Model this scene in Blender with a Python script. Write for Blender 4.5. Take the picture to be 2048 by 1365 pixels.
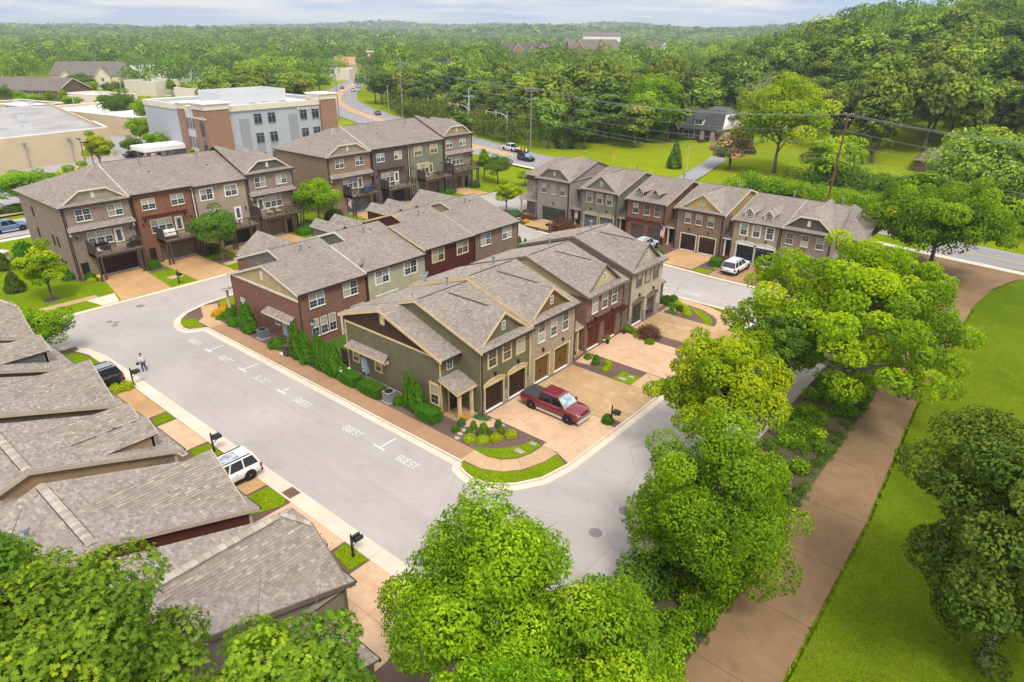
import bpy, math, random
import numpy as np
from mathutils import Matrix, Vector
from math import radians as RAD, sin, cos, pi
for _o in list(bpy.data.objects):
 bpy.data.objects.remove(_o, do_unlink=True)
SC = bpy.context.scene
COL = SC.collection
#camera
_pitch, _roll, _yaw = 0.433452, 0.0060372, 0.698069
_f = Vector((-sin(_yaw) * cos(_pitch), cos(_yaw) * cos(_pitch), -sin(_pitch)))
_r = Vector((cos(_yaw), sin(_yaw), 0.0))
_u = _r.cross(_f)
_r2 = _r * cos(_roll) + _u * sin(_roll)
_u2 = -_r * sin(_roll) + _u * cos(_roll)
cam = bpy.data.cameras.new("camera")
cam.sensor_width = 36.0
cam.lens = 36.0 * 1333.4 / 2048.0
cam.clip_start = 0.5
cam.clip_end = 30000.0
camo = bpy.data.objects.new("camera", cam)
COL.objects.link(camo)
M = Matrix(((_r2.x, _u2.x, -_f.x, 0), (_r2.y, _u2.y, -_f.y, 0), (_r2.z, _u2.z, -_f.z, 28.0), (0, 0, 0, 1)))
camo.matrix_world = M
SC.camera = camo
#sky, sun, exposure
SUN_EL, SUN_AZ = RAD(57), RAD(-32)        # azimuth of the sun in the XY plane, from +X towards +Y
W = bpy.data.worlds.new("World")
SC.world = W
W.use_nodes = True
nt = W.node_tree
nt.nodes.clear()
def _n(t, **k):
 n = nt.nodes.new(t)
 for a, b in k.items():
  setattr(n, a, b)
 return n
sky = _n("ShaderNodeTexSky", sky_type="NISHITA", sun_disc=False, sun_elevation=SUN_EL, sun_rotation=pi / 2 - SUN_AZ,
   air_density=1.0, dust_density=0.6, ozone_density=1.0)
tc = _n("ShaderNodeTexCoord")
sep = _n("ShaderNodeSeparateXYZ")
nt.links.new(tc.outputs["Generated"], sep.inputs[0])
zc = _n("ShaderNodeMath", operation="MAXIMUM"); zc.inputs[1].default_value = 0.0
nt.links.new(sep.outputs[2], zc.inputs[0])
za = _n("ShaderNodeMath", operation="ADD"); za.inputs[1].default_value = 0.06
nt.links.new(zc.outputs[0], za.inputs[0])
dv = _n("ShaderNodeVectorMath", operation="DIVIDE")
cmb = _n("ShaderNodeCombineXYZ")
for i in range(3):
 nt.links.new(za.outputs[0], cmb.inputs[i])
nt.links.new(tc.outputs["Generated"], dv.inputs[0]); nt.links.new(cmb.outputs[0], dv.inputs[1])
ns = _n("ShaderNodeTexNoise"); ns.inputs["Scale"].default_value = 0.42; ns.inputs["Detail"].default_value = 7.0
ns.inputs["Roughness"].default_value = 0.55; ns.inputs["Distortion"].default_value = 0.3
nt.links.new(dv.outputs[0], ns.inputs["Vector"])
rp = _n("ShaderNodeValToRGB")
rp.color_ramp.elements[0].position = 0.42; rp.color_ramp.elements[0].color = (0.30, 0.30, 0.30, 1)
rp.color_ramp.elements[1].position = 0.58; rp.color_ramp.elements[1].color = (0.97, 0.97, 0.97, 1)
nt.links.new(ns.outputs[0], rp.inputs[0])
lift = _n("ShaderNodeCombineXYZ")
lz = _n("ShaderNodeMath", operation="MULTIPLY_ADD"); lz.inputs[1].default_value = 0.6; lz.inputs[2].default_value = 0.34
nt.links.new(zc.outputs[0], lz.inputs[0])
nt.links.new(sep.outputs[0], lift.inputs[0]); nt.links.new(sep.outputs[1], lift.inputs[1]); nt.links.new(lz.outputs[0], lift.inputs[2])
ln = _n("ShaderNodeVectorMath", operation="NORMALIZE")
nt.links.new(lift.outputs[0], ln.inputs[0]); nt.links.new(ln.outputs[0], sky.inputs["Vector"])
cz = _n("ShaderNodeMath", operation="MULTIPLY_ADD"); cz.inputs[1].default_value = 2.0; cz.inputs[2].default_value = 1.0
nt.links.new(zc.outputs[0], cz.inputs[0])
cv = _n("ShaderNodeVectorMath", operation="SCALE"); cv.inputs[0].default_value = (4.5, 4.35, 4.2)
nt.links.new(cz.outputs[0], cv.inputs["Scale"])
hs = _n("ShaderNodeMix", data_type="RGBA")
nt.links.new(rp.outputs[0], hs.inputs[0]); nt.links.new(sky.outputs[0], hs.inputs[6]); nt.links.new(cv.outputs[0], hs.inputs[7])
bg = _n("ShaderNodeBackground"); bg.inputs[1].default_value = 0.105
nt.links.new(hs.outputs[2], bg.inputs[0])
wo = _n("ShaderNodeOutputWorld")
nt.links.new(bg.outputs[0], wo.inputs[0])
sl = bpy.data.lights.new("sun", "SUN")
sl.energy = 1.5
sl.angle = RAD(16)
sl.color = (1.0, 0.95, 0.87)
so = bpy.data.objects.new("sun", sl)
COL.objects.link(so)
_sd = Vector((cos(SUN_EL) * cos(SUN_AZ), cos(SUN_EL) * sin(SUN_AZ), sin(SUN_EL)))
so.rotation_euler = _sd.to_track_quat("Z", "Y").to_euler()
SC.view_settings.view_transform = "Standard"
SC.view_settings.look = "None"
SC.view_settings.exposure = 0.95
SC.view_settings.gamma = 1.0
SC.render.engine = "CYCLES"
SC.cycles.max_bounces = 6
SC.cycles.diffuse_bounces = 3
SC.cycles.glossy_bounces = 2
SC.cycles.transmission_bounces = 3
SC.cycles.volume_bounces = 0
SC.cycles.transparent_max_bounces = 4
SC.cycles.use_adaptive_sampling = True
SC.cycles.adaptive_threshold = 0.012
SC.cycles.use_denoising = True
SC.cycles.sample_clamp_indirect = 6.0
rnd = random.Random(7)
#object helpers
def link(o, parent=None):
 COL.objects.link(o)
 if parent is not None:
  o.parent = parent
 return o
def tag(o, label=None, cat=None, group=None, kind=None):
 if label: o["label"] = label
 if cat: o["category"] = cat
 if group: o["group"] = group
 if kind: o["kind"] = kind
 return o
def thing(name, label, cat, loc=(0, 0, 0), rz=0.0, group=None):
 o = bpy.data.objects.new(name, None)
 o.empty_display_size = 0.2
 o.location = loc
 o.rotation_euler = (0, 0, rz)
 COL.objects.link(o)
 return tag(o, label, cat, group)
def copy_tree(o, parent=None):
 c = o.copy()
 COL.objects.link(c)
 c.parent = parent
 for ch in o.children:
  copy_tree(ch, c)
 return c
def place(name, mesh, parent=None, mat=None, loc=None, rz=0.0, sc=None):
 o = bpy.data.objects.new(name, mesh)
 COL.objects.link(o)
 if parent is not None:
  o.parent = parent
 if mat is not None:
  o.matrix_local = mat
 else:
  if loc is not None: o.location = loc
  if rz: o.rotation_euler = (0, 0, rz)
  if sc is not None: o.scale = sc if hasattr(sc, "__len__") else (sc, sc, sc)
 return o
def auto_uv(me):
 nl = len(me.loops)
 if nl == 0: return
 nv = len(me.vertices)
 co = np.empty(nv * 3, np.float32); me.vertices.foreach_get("co", co); co = co.reshape(-1, 3)
 npoly = len(me.polygons)
 nr = np.empty(npoly * 3, np.float32); me.polygons.foreach_get("normal", nr); nr = nr.reshape(-1, 3)
 lt = np.empty(npoly, np.int32); me.polygons.foreach_get("loop_total", lt)
 vi = np.empty(nl, np.int32); me.loops.foreach_get("vertex_index", vi)
 pn = np.repeat(nr, lt, axis=0)
 p = co[vi]
 h = np.hypot(pn[:, 0], pn[:, 1])
 flat = h < 0.05
 hh = np.where(flat, 1, h)
 tx, ty = np.where(flat, 1, -pn[:, 1] / hh), np.where(flat, 0, pn[:, 0] / hh)
 bx, by, bz = -pn[:, 2] * ty, pn[:, 2] * tx, pn[:, 0] * ty - pn[:, 1] * tx
 uv = np.empty((nl, 2), np.float32)
 uv[:, 0] = p[:, 0] * tx + p[:, 1] * ty
 uv[:, 1] = p[:, 0] * bx + p[:, 1] * by + p[:, 2] * bz
 l = me.uv_layers.new(name="UVMap")
 l.data.foreach_set("uv", uv.ravel())
class MB:
 def __init__(s, F=None):
  s.v, s.f, s.m, s.a, s.F = [], [], [], [], F
 def add(s, vs, fs, m=0, a=None):
  n = len(s.v)
  if s.F is not None:
   F = s.F
   vs = [tuple(F @ Vector(p)) for p in vs]
  s.v += [tuple(p) for p in vs]
  for f in fs:
   s.f.append(tuple(n + i for i in f)); s.m.append(m); s.a.append(a if a is not None else 0.0)
  return s
 def box(s, x0, x1, y0, y1, z0, z1, m=0, a=None):
  if x1 < x0: x0, x1 = x1, x0
  if y1 < y0: y0, y1 = y1, y0
  if z1 < z0: z0, z1 = z1, z0
  return s.add([(x0, y0, z0), (x1, y0, z0), (x1, y1, z0), (x0, y1, z0), (x0, y0, z1), (x1, y0, z1), (x1, y1, z1), (x0, y1, z1)],
      [(0, 3, 2, 1), (4, 5, 6, 7), (0, 1, 5, 4), (1, 2, 6, 5), (2, 3, 7, 6), (3, 0, 4, 7)], m, a)
 def poly(s, pts, m=0, a=None):
  return s.add(pts, [tuple(range(len(pts)))], m, a)
 def slab(s, pts, t, m=0, ms=None, up=None):
  P = [Vector(p) for p in pts]
  n = Vector((0, 0, 0))
  for i in range(len(P)):
   a, b = P[i], P[(i + 1) % len(P)]
   n += Vector(((a.y - b.y) * (a.z + b.z), (a.z - b.z) * (a.x + b.x), (a.x - b.x) * (a.y + b.y)))
  n.normalize()
  if up is not None: n = Vector(up)
  Q = [p - n * t for p in P]
  k = len(P)
  s.add(P + Q, [tuple(range(k))], m)
  base = len(s.v) - 2 * k
  ms = m if ms is None else ms
  s.f.append(tuple(base + k + i for i in reversed(range(k)))); s.m.append(ms); s.a.append(0.0)
  for i in range(k):
   j = (i + 1) % k
   s.f.append((base + j, base + i, base + k + i, base + k + j)); s.m.append(ms); s.a.append(0.0)
  return s
 def prism(s, pts2, z0, z1, m=0, mt=None):
  k = len(pts2)
  vs = [(p[0], p[1], z0) for p in pts2] + [(p[0], p[1], z1) for p in pts2]
  s.add(vs, [tuple(range(k, 2 * k))], m if mt is None else mt)
  b = len(s.v) - 2 * k
  for i in range(k):
   j = (i + 1) % k
   s.f.append((b + i, b + j, b + k + j, b + k + i)); s.m.append(m); s.a.append(0.0)
  return s
 def tube(s, p0, p1, r0, r1=None, n=8, m=0, cap=True):
  r1 = r0 if r1 is None else r1
  p0, p1 = Vector(p0), Vector(p1)
  d = (p1 - p0)
  if d.length < 1e-6: return s
  d.normalize()
  x = d.orthogonal().normalized(); y = d.cross(x)
  vs = []
  for p, r in ((p0, r0), (p1, r1)):
   for i in range(n):
    t = 2 * pi * i / n
    vs.append(p + x * (r * cos(t)) + y * (r * sin(t)))
  fs = [(i, (i + 1) % n, n + (i + 1) % n, n + i) for i in range(n)]
  if cap: fs += [tuple(reversed(range(n))), tuple(range(n, 2 * n))]
  return s.add(vs, fs, m)
 def path(s, pts, rs, n=8, m=0):
  for i in range(len(pts) - 1):
   a = rs if not hasattr(rs, "__len__") else rs[i]
   b = rs if not hasattr(rs, "__len__") else rs[i + 1]
   s.tube(pts[i], pts[i + 1], a, b, n, m)
  return s
 def lathe(s, prof, n=12, c=(0, 0), m=0):
  vs, fs = [], []
  for r, z in prof:
   for i in range(n):
    t = 2 * pi * i / n
    vs.append((c[0] + r * cos(t), c[1] + r * sin(t), z))
  for k in range(len(prof) - 1):
   for i in range(n):
    j = (i + 1) % n
    fs.append((k * n + i, k * n + j, (k + 1) * n + j, (k + 1) * n + i))
  fs.append(tuple(reversed(range(n)))); fs.append(tuple(range((len(prof) - 1) * n, len(prof) * n)))
  return s.add(vs, fs, m)
 def mesh(s, name, mats, smooth=False, uv=True, attr=False):
  me = bpy.data.meshes.new(name)
  me.from_pydata(s.v, [], s.f)
  for m in (mats if isinstance(mats, (list, tuple)) else [mats]):
   me.materials.append(m)
  if isinstance(mats, (list, tuple)) and len(mats) > 1:
   me.polygons.foreach_set("material_index", np.array(s.m, np.int32))
  if smooth:
   me.polygons.foreach_set("use_smooth", np.ones(len(s.f), bool))
  if attr:
   at = me.attributes.new("tint", "FLOAT", "FACE")
   at.data.foreach_set("value", np.array(s.a, np.float32))
  me.update()
  if uv: auto_uv(me)
  return me
 def build(s, name, mats, parent=None, smooth=False, attr=False, uv=True):
  return place(name, s.mesh(name, mats, smooth, uv, attr), parent)
def offset_poly(pts, d):
 n = len(pts); out = []
 for i in range(n):
  p0, p1, p2 = Vector(pts[i - 1]).to_2d(), Vector(pts[i]).to_2d(), Vector(pts[(i + 1) % n]).to_2d()
  a, b = (p1 - p0).normalized(), (p2 - p1).normalized()
  na, nb = Vector((a.y, -a.x)), Vector((b.y, -b.x))
  m = (na + nb)
  if m.length < 1e-6: m = na.copy()
  m.normalize()
  k = d / max(0.35, m.dot(na))
  out.append((p1.x + m.x * k, p1.y + m.y * k))
 return out
def clip_poly(poly, a, b):
 out = []
 ax, ay = a; dx, dy = b[0] - a[0], b[1] - a[1]
 def side(p): return dx * (p[1] - ay) - dy * (p[0] - ax)
 n = len(poly)
 for i in range(n):
  p, q = poly[i], poly[(i + 1) % n]
  sp, sq = side(p), side(q)
  if sp >= 0: out.append(p)
  if (sp > 0 and sq < 0) or (sp < 0 and sq > 0):
   t = sp / (sp - sq)
   out.append((p[0] + (q[0] - p[0]) * t, p[1] + (q[1] - p[1]) * t))
 return out
#materials
MATS = {}
class NB:
 def __init__(s, name, rough=0.8, spec=0.3, metal=0.0):
  s.m = bpy.data.materials.new(name); s.m.use_nodes = True
  s.t = s.m.node_tree; s.t.nodes.clear()
  s.out = s.t.nodes.new("ShaderNodeOutputMaterial")
  s.b = s.t.nodes.new("ShaderNodeBsdfPrincipled")
  s.b.inputs["Roughness"].default_value = rough
  s.b.inputs["Specular IOR Level"].default_value = spec
  s.b.inputs["Metallic"].default_value = metal
  s.t.links.new(s.b.outputs[0], s.out.inputs[0])
 def n(s, typ, **k):
  n = s.t.nodes.new(typ)
  for a, b in k.items():
   if a.startswith("i_"):
    key = a[2:]
    n.inputs[int(key) if key.isdigit() else key.replace("_", " ")].default_value = b
   else: setattr(n, a, b)
  return n
 def l(s, a, b): s.t.links.new(a, b)
 def uv(s):
  return s.n("ShaderNodeUVMap").outputs[0]
 def obj(s):
  return s.n("ShaderNodeTexCoord").outputs["Object"]
 def pos(s):
  return s.n("ShaderNodeNewGeometry").outputs["Position"]
 def noise(s, vec, scale, detail=4.0, rough=0.6, dist=0.0):
  n = s.n("ShaderNodeTexNoise", i_Scale=scale, i_Detail=detail, i_Roughness=rough, i_Distortion=dist)
  if vec is not None: s.l(vec, n.inputs["Vector"])
  return n.outputs[0]
 def ramp(s, fac, stops, interp="LINEAR"):
  r = s.n("ShaderNodeValToRGB"); cr = r.color_ramp; cr.interpolation = interp
  while len(cr.elements) < len(stops): cr.elements.new(0.5)
  for e, (p, c) in zip(cr.elements, stops):
   e.position = p; e.color = (c[0], c[1], c[2], 1) if hasattr(c, "__len__") else (c, c, c, 1)
  s.l(fac, r.inputs[0]); return r.outputs[0]
 def mix(s, fac, a, b, mode="MIX"):
  n = s.n("ShaderNodeMix", data_type="RGBA", blend_type=mode)
  for x, i in ((fac, 0), (a, 6), (b, 7)):
   if isinstance(x, (int, float)): n.inputs[i].default_value = x if i == 0 else (x, x, x, 1)
   elif isinstance(x, tuple): n.inputs[i].default_value = (x[0], x[1], x[2], 1)
   else: s.l(x, n.inputs[i])
  return n.outputs[2]
 def math(s, op, a, b=0.0):
  n = s.n("ShaderNodeMath", operation=op)
  for x, i in ((a, 0), (b, 1)):
   if isinstance(x, (int, float)): n.inputs[i].default_value = x
   else: s.l(x, n.inputs[i])
  return n.outputs[0]
 def bump(s, h, dist=0.01, strength=0.6):
  n = s.n("ShaderNodeBump", i_Strength=strength, i_Distance=dist)
  s.l(h, n.inputs["Height"]); s.l(n.outputs[0], s.b.inputs["Normal"])
 def col(s, c):
  if isinstance(c, tuple): s.b.inputs["Base Color"].default_value = (c[0], c[1], c[2], 1)
  else: s.l(c, s.b.inputs["Base Color"])
  return s.m
def vary(c, k): return tuple(max(0.0, min(1.0, x * k)) for x in c)
def paint(name, c, rough=0.6, spec=0.3, var=0.12, scale=1.2, metal=0.0):
 key = ("paint", name)
 if key in MATS: return MATS[key]
 b = NB(name, rough, spec, metal)
 n = b.noise(b.obj(), scale, 5.0, 0.65)
 MATS[key] = b.col(b.ramp(n, [(0.3, vary(c, 1 - var)), (0.7, vary(c, 1 + var))]))
 return MATS[key]
def brick(name, c1, c2, mortar, dark=None):
 key = ("brick", name)
 if key in MATS: return MATS[key]
 b = NB(name, 0.9, 0.15)
 uv = b.uv()
 t = b.n("ShaderNodeTexBrick", i_Scale=1.0, i_Mortar_Size=0.008, i_Mortar_Smooth=0.2, i_Bias=0.0, i_Brick_Width=0.21, i_Row_Height=0.076)
 b.l(uv, t.inputs["Vector"])
 t.inputs["Color1"].default_value = (*c1, 1); t.inputs["Color2"].default_value = (*c2, 1); t.inputs["Mortar"].default_value = (*mortar, 1)
 big = b.noise(uv, 0.5, 4.0, 0.6)
 col = b.mix(0.35, t.outputs[0], b.ramp(big, [(0.3, 0.72), (0.7, 1.15)]), "MULTIPLY")
 if dark:
  v = b.n("ShaderNodeTexBrick", i_Scale=1.0, i_Mortar_Size=0.0, i_Bias=-0.62, i_Brick_Width=0.21, i_Row_Height=0.076)
  b.l(uv, v.inputs["Vector"])
  v.inputs["Color1"].default_value = (0, 0, 0, 1); v.inputs["Color2"].default_value = (1, 1, 1, 1)
  wn = b.noise(uv, 7.0, 2.0, 0.7)
  k = b.math("MULTIPLY", b.ramp(wn, [(0.55, 0.0), (0.62, 1.0)]), 0.75)
  col = b.mix(k, col, dark)
 b.bump(t.outputs["Fac"], -0.006, 0.5)
 MATS[key] = b.col(col)
 return MATS[key]
def siding(name, c):
 key = ("siding", name)
 if key in MATS: return MATS[key]
 b = NB(name, 0.7, 0.25)
 n = b.noise(b.uv(), 0.8, 5.0, 0.6)
 st = b.n("ShaderNodeMapping"); st.inputs["Scale"].default_value = (1.5, 26.0, 1)
 b.l(b.uv(), st.inputs[0])
 gr = b.noise(st.outputs[0], 1.0, 4.0, 0.6)
 c1 = b.ramp(n, [(0.3, vary(c, 0.86)), (0.7, vary(c, 1.12))])
 MATS[key] = b.col(b.mix(0.3, c1, b.ramp(gr, [(0.3, 0.8), (0.7, 1.15)]), "MULTIPLY"))
 return MATS[key]
def shingle_mat():
 if "shingle" in MATS: return MATS["shingle"]
 b = NB("shingle_tabs", 0.95, 0.1)
 at = b.n("ShaderNodeAttribute", attribute_name="tint")
 c = b.ramp(at.outputs["Fac"], [(0.0, (0.225, 0.187, 0.160)), (0.35, (0.285, 0.241, 0.205)), (0.6, (0.325, 0.278, 0.236)), (0.8, (0.255, 0.212, 0.184)), (1.0, (0.385, 0.335, 0.280))])
 g = b.noise(b.pos(), 60.0, 2.0, 0.7)
 c = b.mix(0.5, c, b.ramp(g, [(0.3, 0.75), (0.7, 1.2)]), "MULTIPLY")
 big = b.noise(b.pos(), 0.35, 5.0, 0.65)
 MATS["shingle"] = b.col(b.mix(0.5, c, b.ramp(big, [(0.3, 0.82), (0.7, 1.14)]), "MULTIPLY"))
 return MATS["shingle"]
def shingle_piece_mat():
 if "shingle_one" in MATS: return MATS["shingle_one"]
 b = NB("shingle_single_tab", 0.95, 0.1)
 oi = b.n("ShaderNodeObjectInfo")
 c = b.ramp(oi.outputs["Random"], [(0.0, (0.225, 0.187, 0.160)), (0.35, (0.285, 0.241, 0.205)), (0.6, (0.325, 0.278, 0.236)), (0.8, (0.255, 0.212, 0.184)), (1.0, (0.385, 0.335, 0.280))])
 g = b.noise(b.pos(), 60.0, 2.0, 0.7)
 MATS["shingle_one"] = b.col(b.mix(0.5, c, b.ramp(g, [(0.3, 0.75), (0.7, 1.2)]), "MULTIPLY"))
 return MATS["shingle_one"]
def roof_tex(name, c):
 key = ("rooftex", name)
 if key in MATS: return MATS[key]
 b = NB(name, 0.95, 0.1)
 uv = b.uv()
 t = b.n("ShaderNodeTexBrick", i_Scale=1.0, i_Mortar_Size=0.012, i_Mortar_Smooth=0.3, i_Brick_Width=0.5, i_Row_Height=0.25)
 b.l(uv, t.inputs["Vector"])
 t.inputs["Color1"].default_value = (*vary(c, 0.8), 1); t.inputs["Color2"].default_value = (*vary(c, 1.2), 1); t.inputs["Mortar"].default_value = (*vary(c, 0.55), 1)
 big = b.noise(uv, 0.3, 4.0, 0.6)
 MATS[key] = b.col(b.mix(0.5, t.outputs[0], b.ramp(big, [(0.3, 0.8), (0.7, 1.15)]), "MULTIPLY"))
 return MATS[key]
def glass_mat(name="window_glass", c=(0.03, 0.037, 0.045), curtain=None):
 key = ("glass", name)
 if key in MATS: return MATS[key]
 b = NB(name, 0.06, 0.7)
 oi = b.n("ShaderNodeObjectInfo")
 if curtain:
  cc = b.ramp(oi.outputs["Random"], [(0.0, vary(curtain, 0.55)), (0.5, curtain), (1.0, vary(curtain, 1.1))])
  w = b.n("ShaderNodeTexWave", wave_type="BANDS", bands_direction="Y", i_Scale=6.0, i_Distortion=0.2)
  b.l(b.uv(), w.inputs["Vector"])
  cc = b.mix(0.3, cc, b.ramp(w.outputs[0], [(0.2, 0.72), (0.8, 1.08)]), "MULTIPLY")
  b.b.inputs["Roughness"].default_value = 0.15
 else:
  n = b.noise(b.uv(), 2.2, 3.0, 0.6)
  cc = b.mix(0.8, b.ramp(n, [(0.35, vary(c, 0.7)), (0.7, vary(c, 2.2))]), b.ramp(oi.outputs["Random"], [(0.0, 0.7), (1.0, 1.5)]), "MULTIPLY")
 MATS[key] = b.col(cc)
 return MATS[key]
def concrete(name, c, agg=0.0, patch=0.18, rough=0.9, stain=None):
 key = ("conc", name)
 if key in MATS: return MATS[key]
 b = NB(name, rough, 0.15)
 p = b.pos()
 big = b.noise(p, 0.22, 6.0, 0.6, 0.4)
 mid = b.noise(p, 1.6, 5.0, 0.6)
 fine = b.noise(p, 42.0, 3.0, 0.75)
 col = b.ramp(big, [(0.28, vary(c, 1 - patch)), (0.72, vary(c, 1 + patch))])
 col = b.mix(0.5, col, b.ramp(mid, [(0.3, 0.86), (0.7, 1.1)]), "MULTIPLY")
 col = b.mix(0.25 + agg, col, b.ramp(fine, [(0.3, 0.62), (0.5, 1.0), (0.72, 1.3)]), "MULTIPLY")
 if stain:
  st = b.noise(p, 0.55, 4.0, 0.55, 1.0)
  col = b.mix(b.ramp(st, [(0.52, 0.0), (0.70, 0.55)]), col, stain)
 oi = b.n("ShaderNodeObjectInfo")
 col = b.mix(0.5, col, b.ramp(oi.outputs["Random"], [(0.0, 0.93), (1.0, 1.06)]), "MULTIPLY")
 b.bump(fine, 0.004, 0.25)
 MATS[key] = b.col(col)
 return MATS[key]
def asphalt(name, c, patch=0.1):
 key = ("asph", name)
 if key in MATS: return MATS[key]
 b = NB(name, 0.85, 0.2)
 p = b.pos()
 big = b.noise(p, 0.09, 6.0, 0.62, 0.6)
 mp = b.n("ShaderNodeMapping"); mp.inputs["Scale"].default_value = (0.10, 1.4, 1.0)
 b.l(p, mp.inputs[0])
 streak = b.noise(mp.outputs[0], 0.9, 5.0, 0.6, 0.3)
 fine = b.noise(p, 30.0, 3.0, 0.8)
 spots = b.noise(p, 0.8, 3.0, 0.5)
 col = b.ramp(big, [(0.25, vary(c, 1 - patch)), (0.75, vary(c, 1 + patch))])
 col = b.mix(0.35, col, b.ramp(streak, [(0.3, 0.85), (0.7, 1.1)]), "MULTIPLY")
 col = b.mix(0.25, col, b.ramp(fine, [(0.3, 0.7), (0.7, 1.25)]), "MULTIPLY")
 col = b.mix(b.ramp(spots, [(0.60, 0.0), (0.78, 0.30)]), col, vary(c, 0.55))
 v = b.n("ShaderNodeTexVoronoi", feature="DISTANCE_TO_EDGE", i_Scale=0.10)
 wv = b.n("ShaderNodeMix", data_type="RGBA"); wv.inputs[0].default_value = 0.06
 b.l(p, wv.inputs[6]); b.l(b.n("ShaderNodeTexNoise", i_Scale=1.2).outputs["Color"], wv.inputs[7])
 b.l(wv.outputs[2], v.inputs["Vector"])
 col = b.mix(b.ramp(v.outputs["Distance"], [(0.0, 0.34), (0.004, 0.0)]), col, vary(c, 0.5))
 MATS[key] = b.col(col)
 return MATS[key]
def grass_mat(name, c1, c2, c3=None, scale=1.0):
 key = ("grass", name)
 if key in MATS: return MATS[key]
 b = NB(name, 1.0, 0.0)
 p = b.pos()
 big = b.noise(p, 0.06 * scale, 5.0, 0.6, 0.5)
 mid = b.noise(p, 0.7 * scale, 6.0, 0.65)
 fine = b.noise(p, 9.0, 4.0, 0.75)
 col = b.ramp(big, [(0.3, c1), (0.7, c2)])
 col = b.mix(0.5, col, b.ramp(mid, [(0.25, 0.72), (0.75, 1.22)]), "MULTIPLY")
 if c3: col = b.mix(b.ramp(b.noise(p, 0.35, 5.0, 0.65, 0.8), [(0.55, 0.0), (0.8, 0.6)]), col, c3)
 col = b.mix(0.85, col, b.ramp(fine, [(0.28, 0.40), (0.5, 1.0), (0.75, 1.75)]), "MULTIPLY")
 tuft = b.noise(p, 2.6, 5.0, 0.7)
 col = b.mix(0.55, col, b.ramp(tuft, [(0.3, 0.7), (0.7, 1.28)]), "MULTIPLY")
 b.bump(fine, 0.06, 0.8)
 MATS[key] = b.col(col)
 return MATS[key]
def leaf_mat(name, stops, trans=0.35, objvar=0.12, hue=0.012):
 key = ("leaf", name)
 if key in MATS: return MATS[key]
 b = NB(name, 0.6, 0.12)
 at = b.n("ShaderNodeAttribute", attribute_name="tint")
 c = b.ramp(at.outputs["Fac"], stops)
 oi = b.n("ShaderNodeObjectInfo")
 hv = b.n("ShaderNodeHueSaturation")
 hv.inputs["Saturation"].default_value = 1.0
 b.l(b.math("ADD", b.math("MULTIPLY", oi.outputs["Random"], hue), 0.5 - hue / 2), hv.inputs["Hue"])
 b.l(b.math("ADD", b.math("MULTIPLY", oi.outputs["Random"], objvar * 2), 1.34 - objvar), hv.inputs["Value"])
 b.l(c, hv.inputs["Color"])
 b.l(hv.outputs[0], b.b.inputs["Base Color"])
 tr = b.n("ShaderNodeBsdfTranslucent")
 tc_ = b.mix(1.0, hv.outputs[0], (1.25, 1.15, 0.45), "MULTIPLY")
 b.l(tc_, tr.inputs[0])
 mx = b.n("ShaderNodeMixShader"); mx.inputs[0].default_value = trans
 b.l(b.b.outputs[0], mx.inputs[1]); b.l(tr.outputs[0], mx.inputs[2])
 b.l(mx.outputs[0], b.out.inputs[0])
 MATS[key] = b.m
 return b.m
#ground, roads, kerbs, walks, drives
RZ = -0.12                                   # road level; lawns and walks lie near 0
GRASS = grass_mat("mown_grass", (0.120, 0.195, 0.004), (0.170, 0.235, 0.005), (0.23, 0.255, 0.008))
LAWN = grass_mat("park_lawn", (0.080, 0.128, 0.005), (0.135, 0.180, 0.007), (0.17, 0.18, 0.018))
FIELD = grass_mat("field_grass", (0.160, 0.215, 0.005), (0.230, 0.275, 0.007), (0.29, 0.29, 0.022), 0.4)
ROADM = asphalt("pale_worn_road", (0.375, 0.335, 0.307), 0.13)
MAINM = asphalt("grey_main_road", (0.27, 0.255, 0.255), 0.12)
LOTM = asphalt("car_park_tarmac", (0.33, 0.31, 0.30), 0.12)
CONC = concrete("pale_concrete", (0.60, 0.51, 0.40), 0.0, 0.10)
CONCW = concrete("white_concrete_walk", (0.60, 0.53, 0.42), 0.0, 0.10)
DRV1 = concrete("pink_tan_aggregate", (0.56, 0.375, 0.235), 0.12, 0.10, stain=(0.42, 0.265, 0.15))
DRV2 = concrete("ochre_aggregate", (0.40, 0.26, 0.135), 0.25, 0.2, stain=(0.56, 0.41, 0.235))
DRV3 = concrete("orange_tan_aggregate", (0.47, 0.285, 0.135), 0.2, 0.14, stain=(0.38, 0.215, 0.095))
DRV4 = concrete("red_tan_aggregate", (0.36, 0.20, 0.115), 0.25, 0.14, stain=(0.29, 0.16, 0.09))
PATHM = concrete("brown_park_path", (0.225, 0.142, 0.076), 0.40, 0.20, stain=(0.135, 0.098, 0.06))
MULCH = concrete("bark_mulch", (0.135, 0.085, 0.072), 0.55, 0.22)
PAINTW = paint("road_paint_white", (0.62, 0.61, 0.59), 0.7, var=0.08, scale=6.0)
PAINTY = paint("road_paint_yellow", (0.70, 0.42, 0.10), 0.7, var=0.12, scale=4.0)
SOIL = concrete("joint_soil", (0.10, 0.07, 0.05), 0.2, 0.2)
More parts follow.
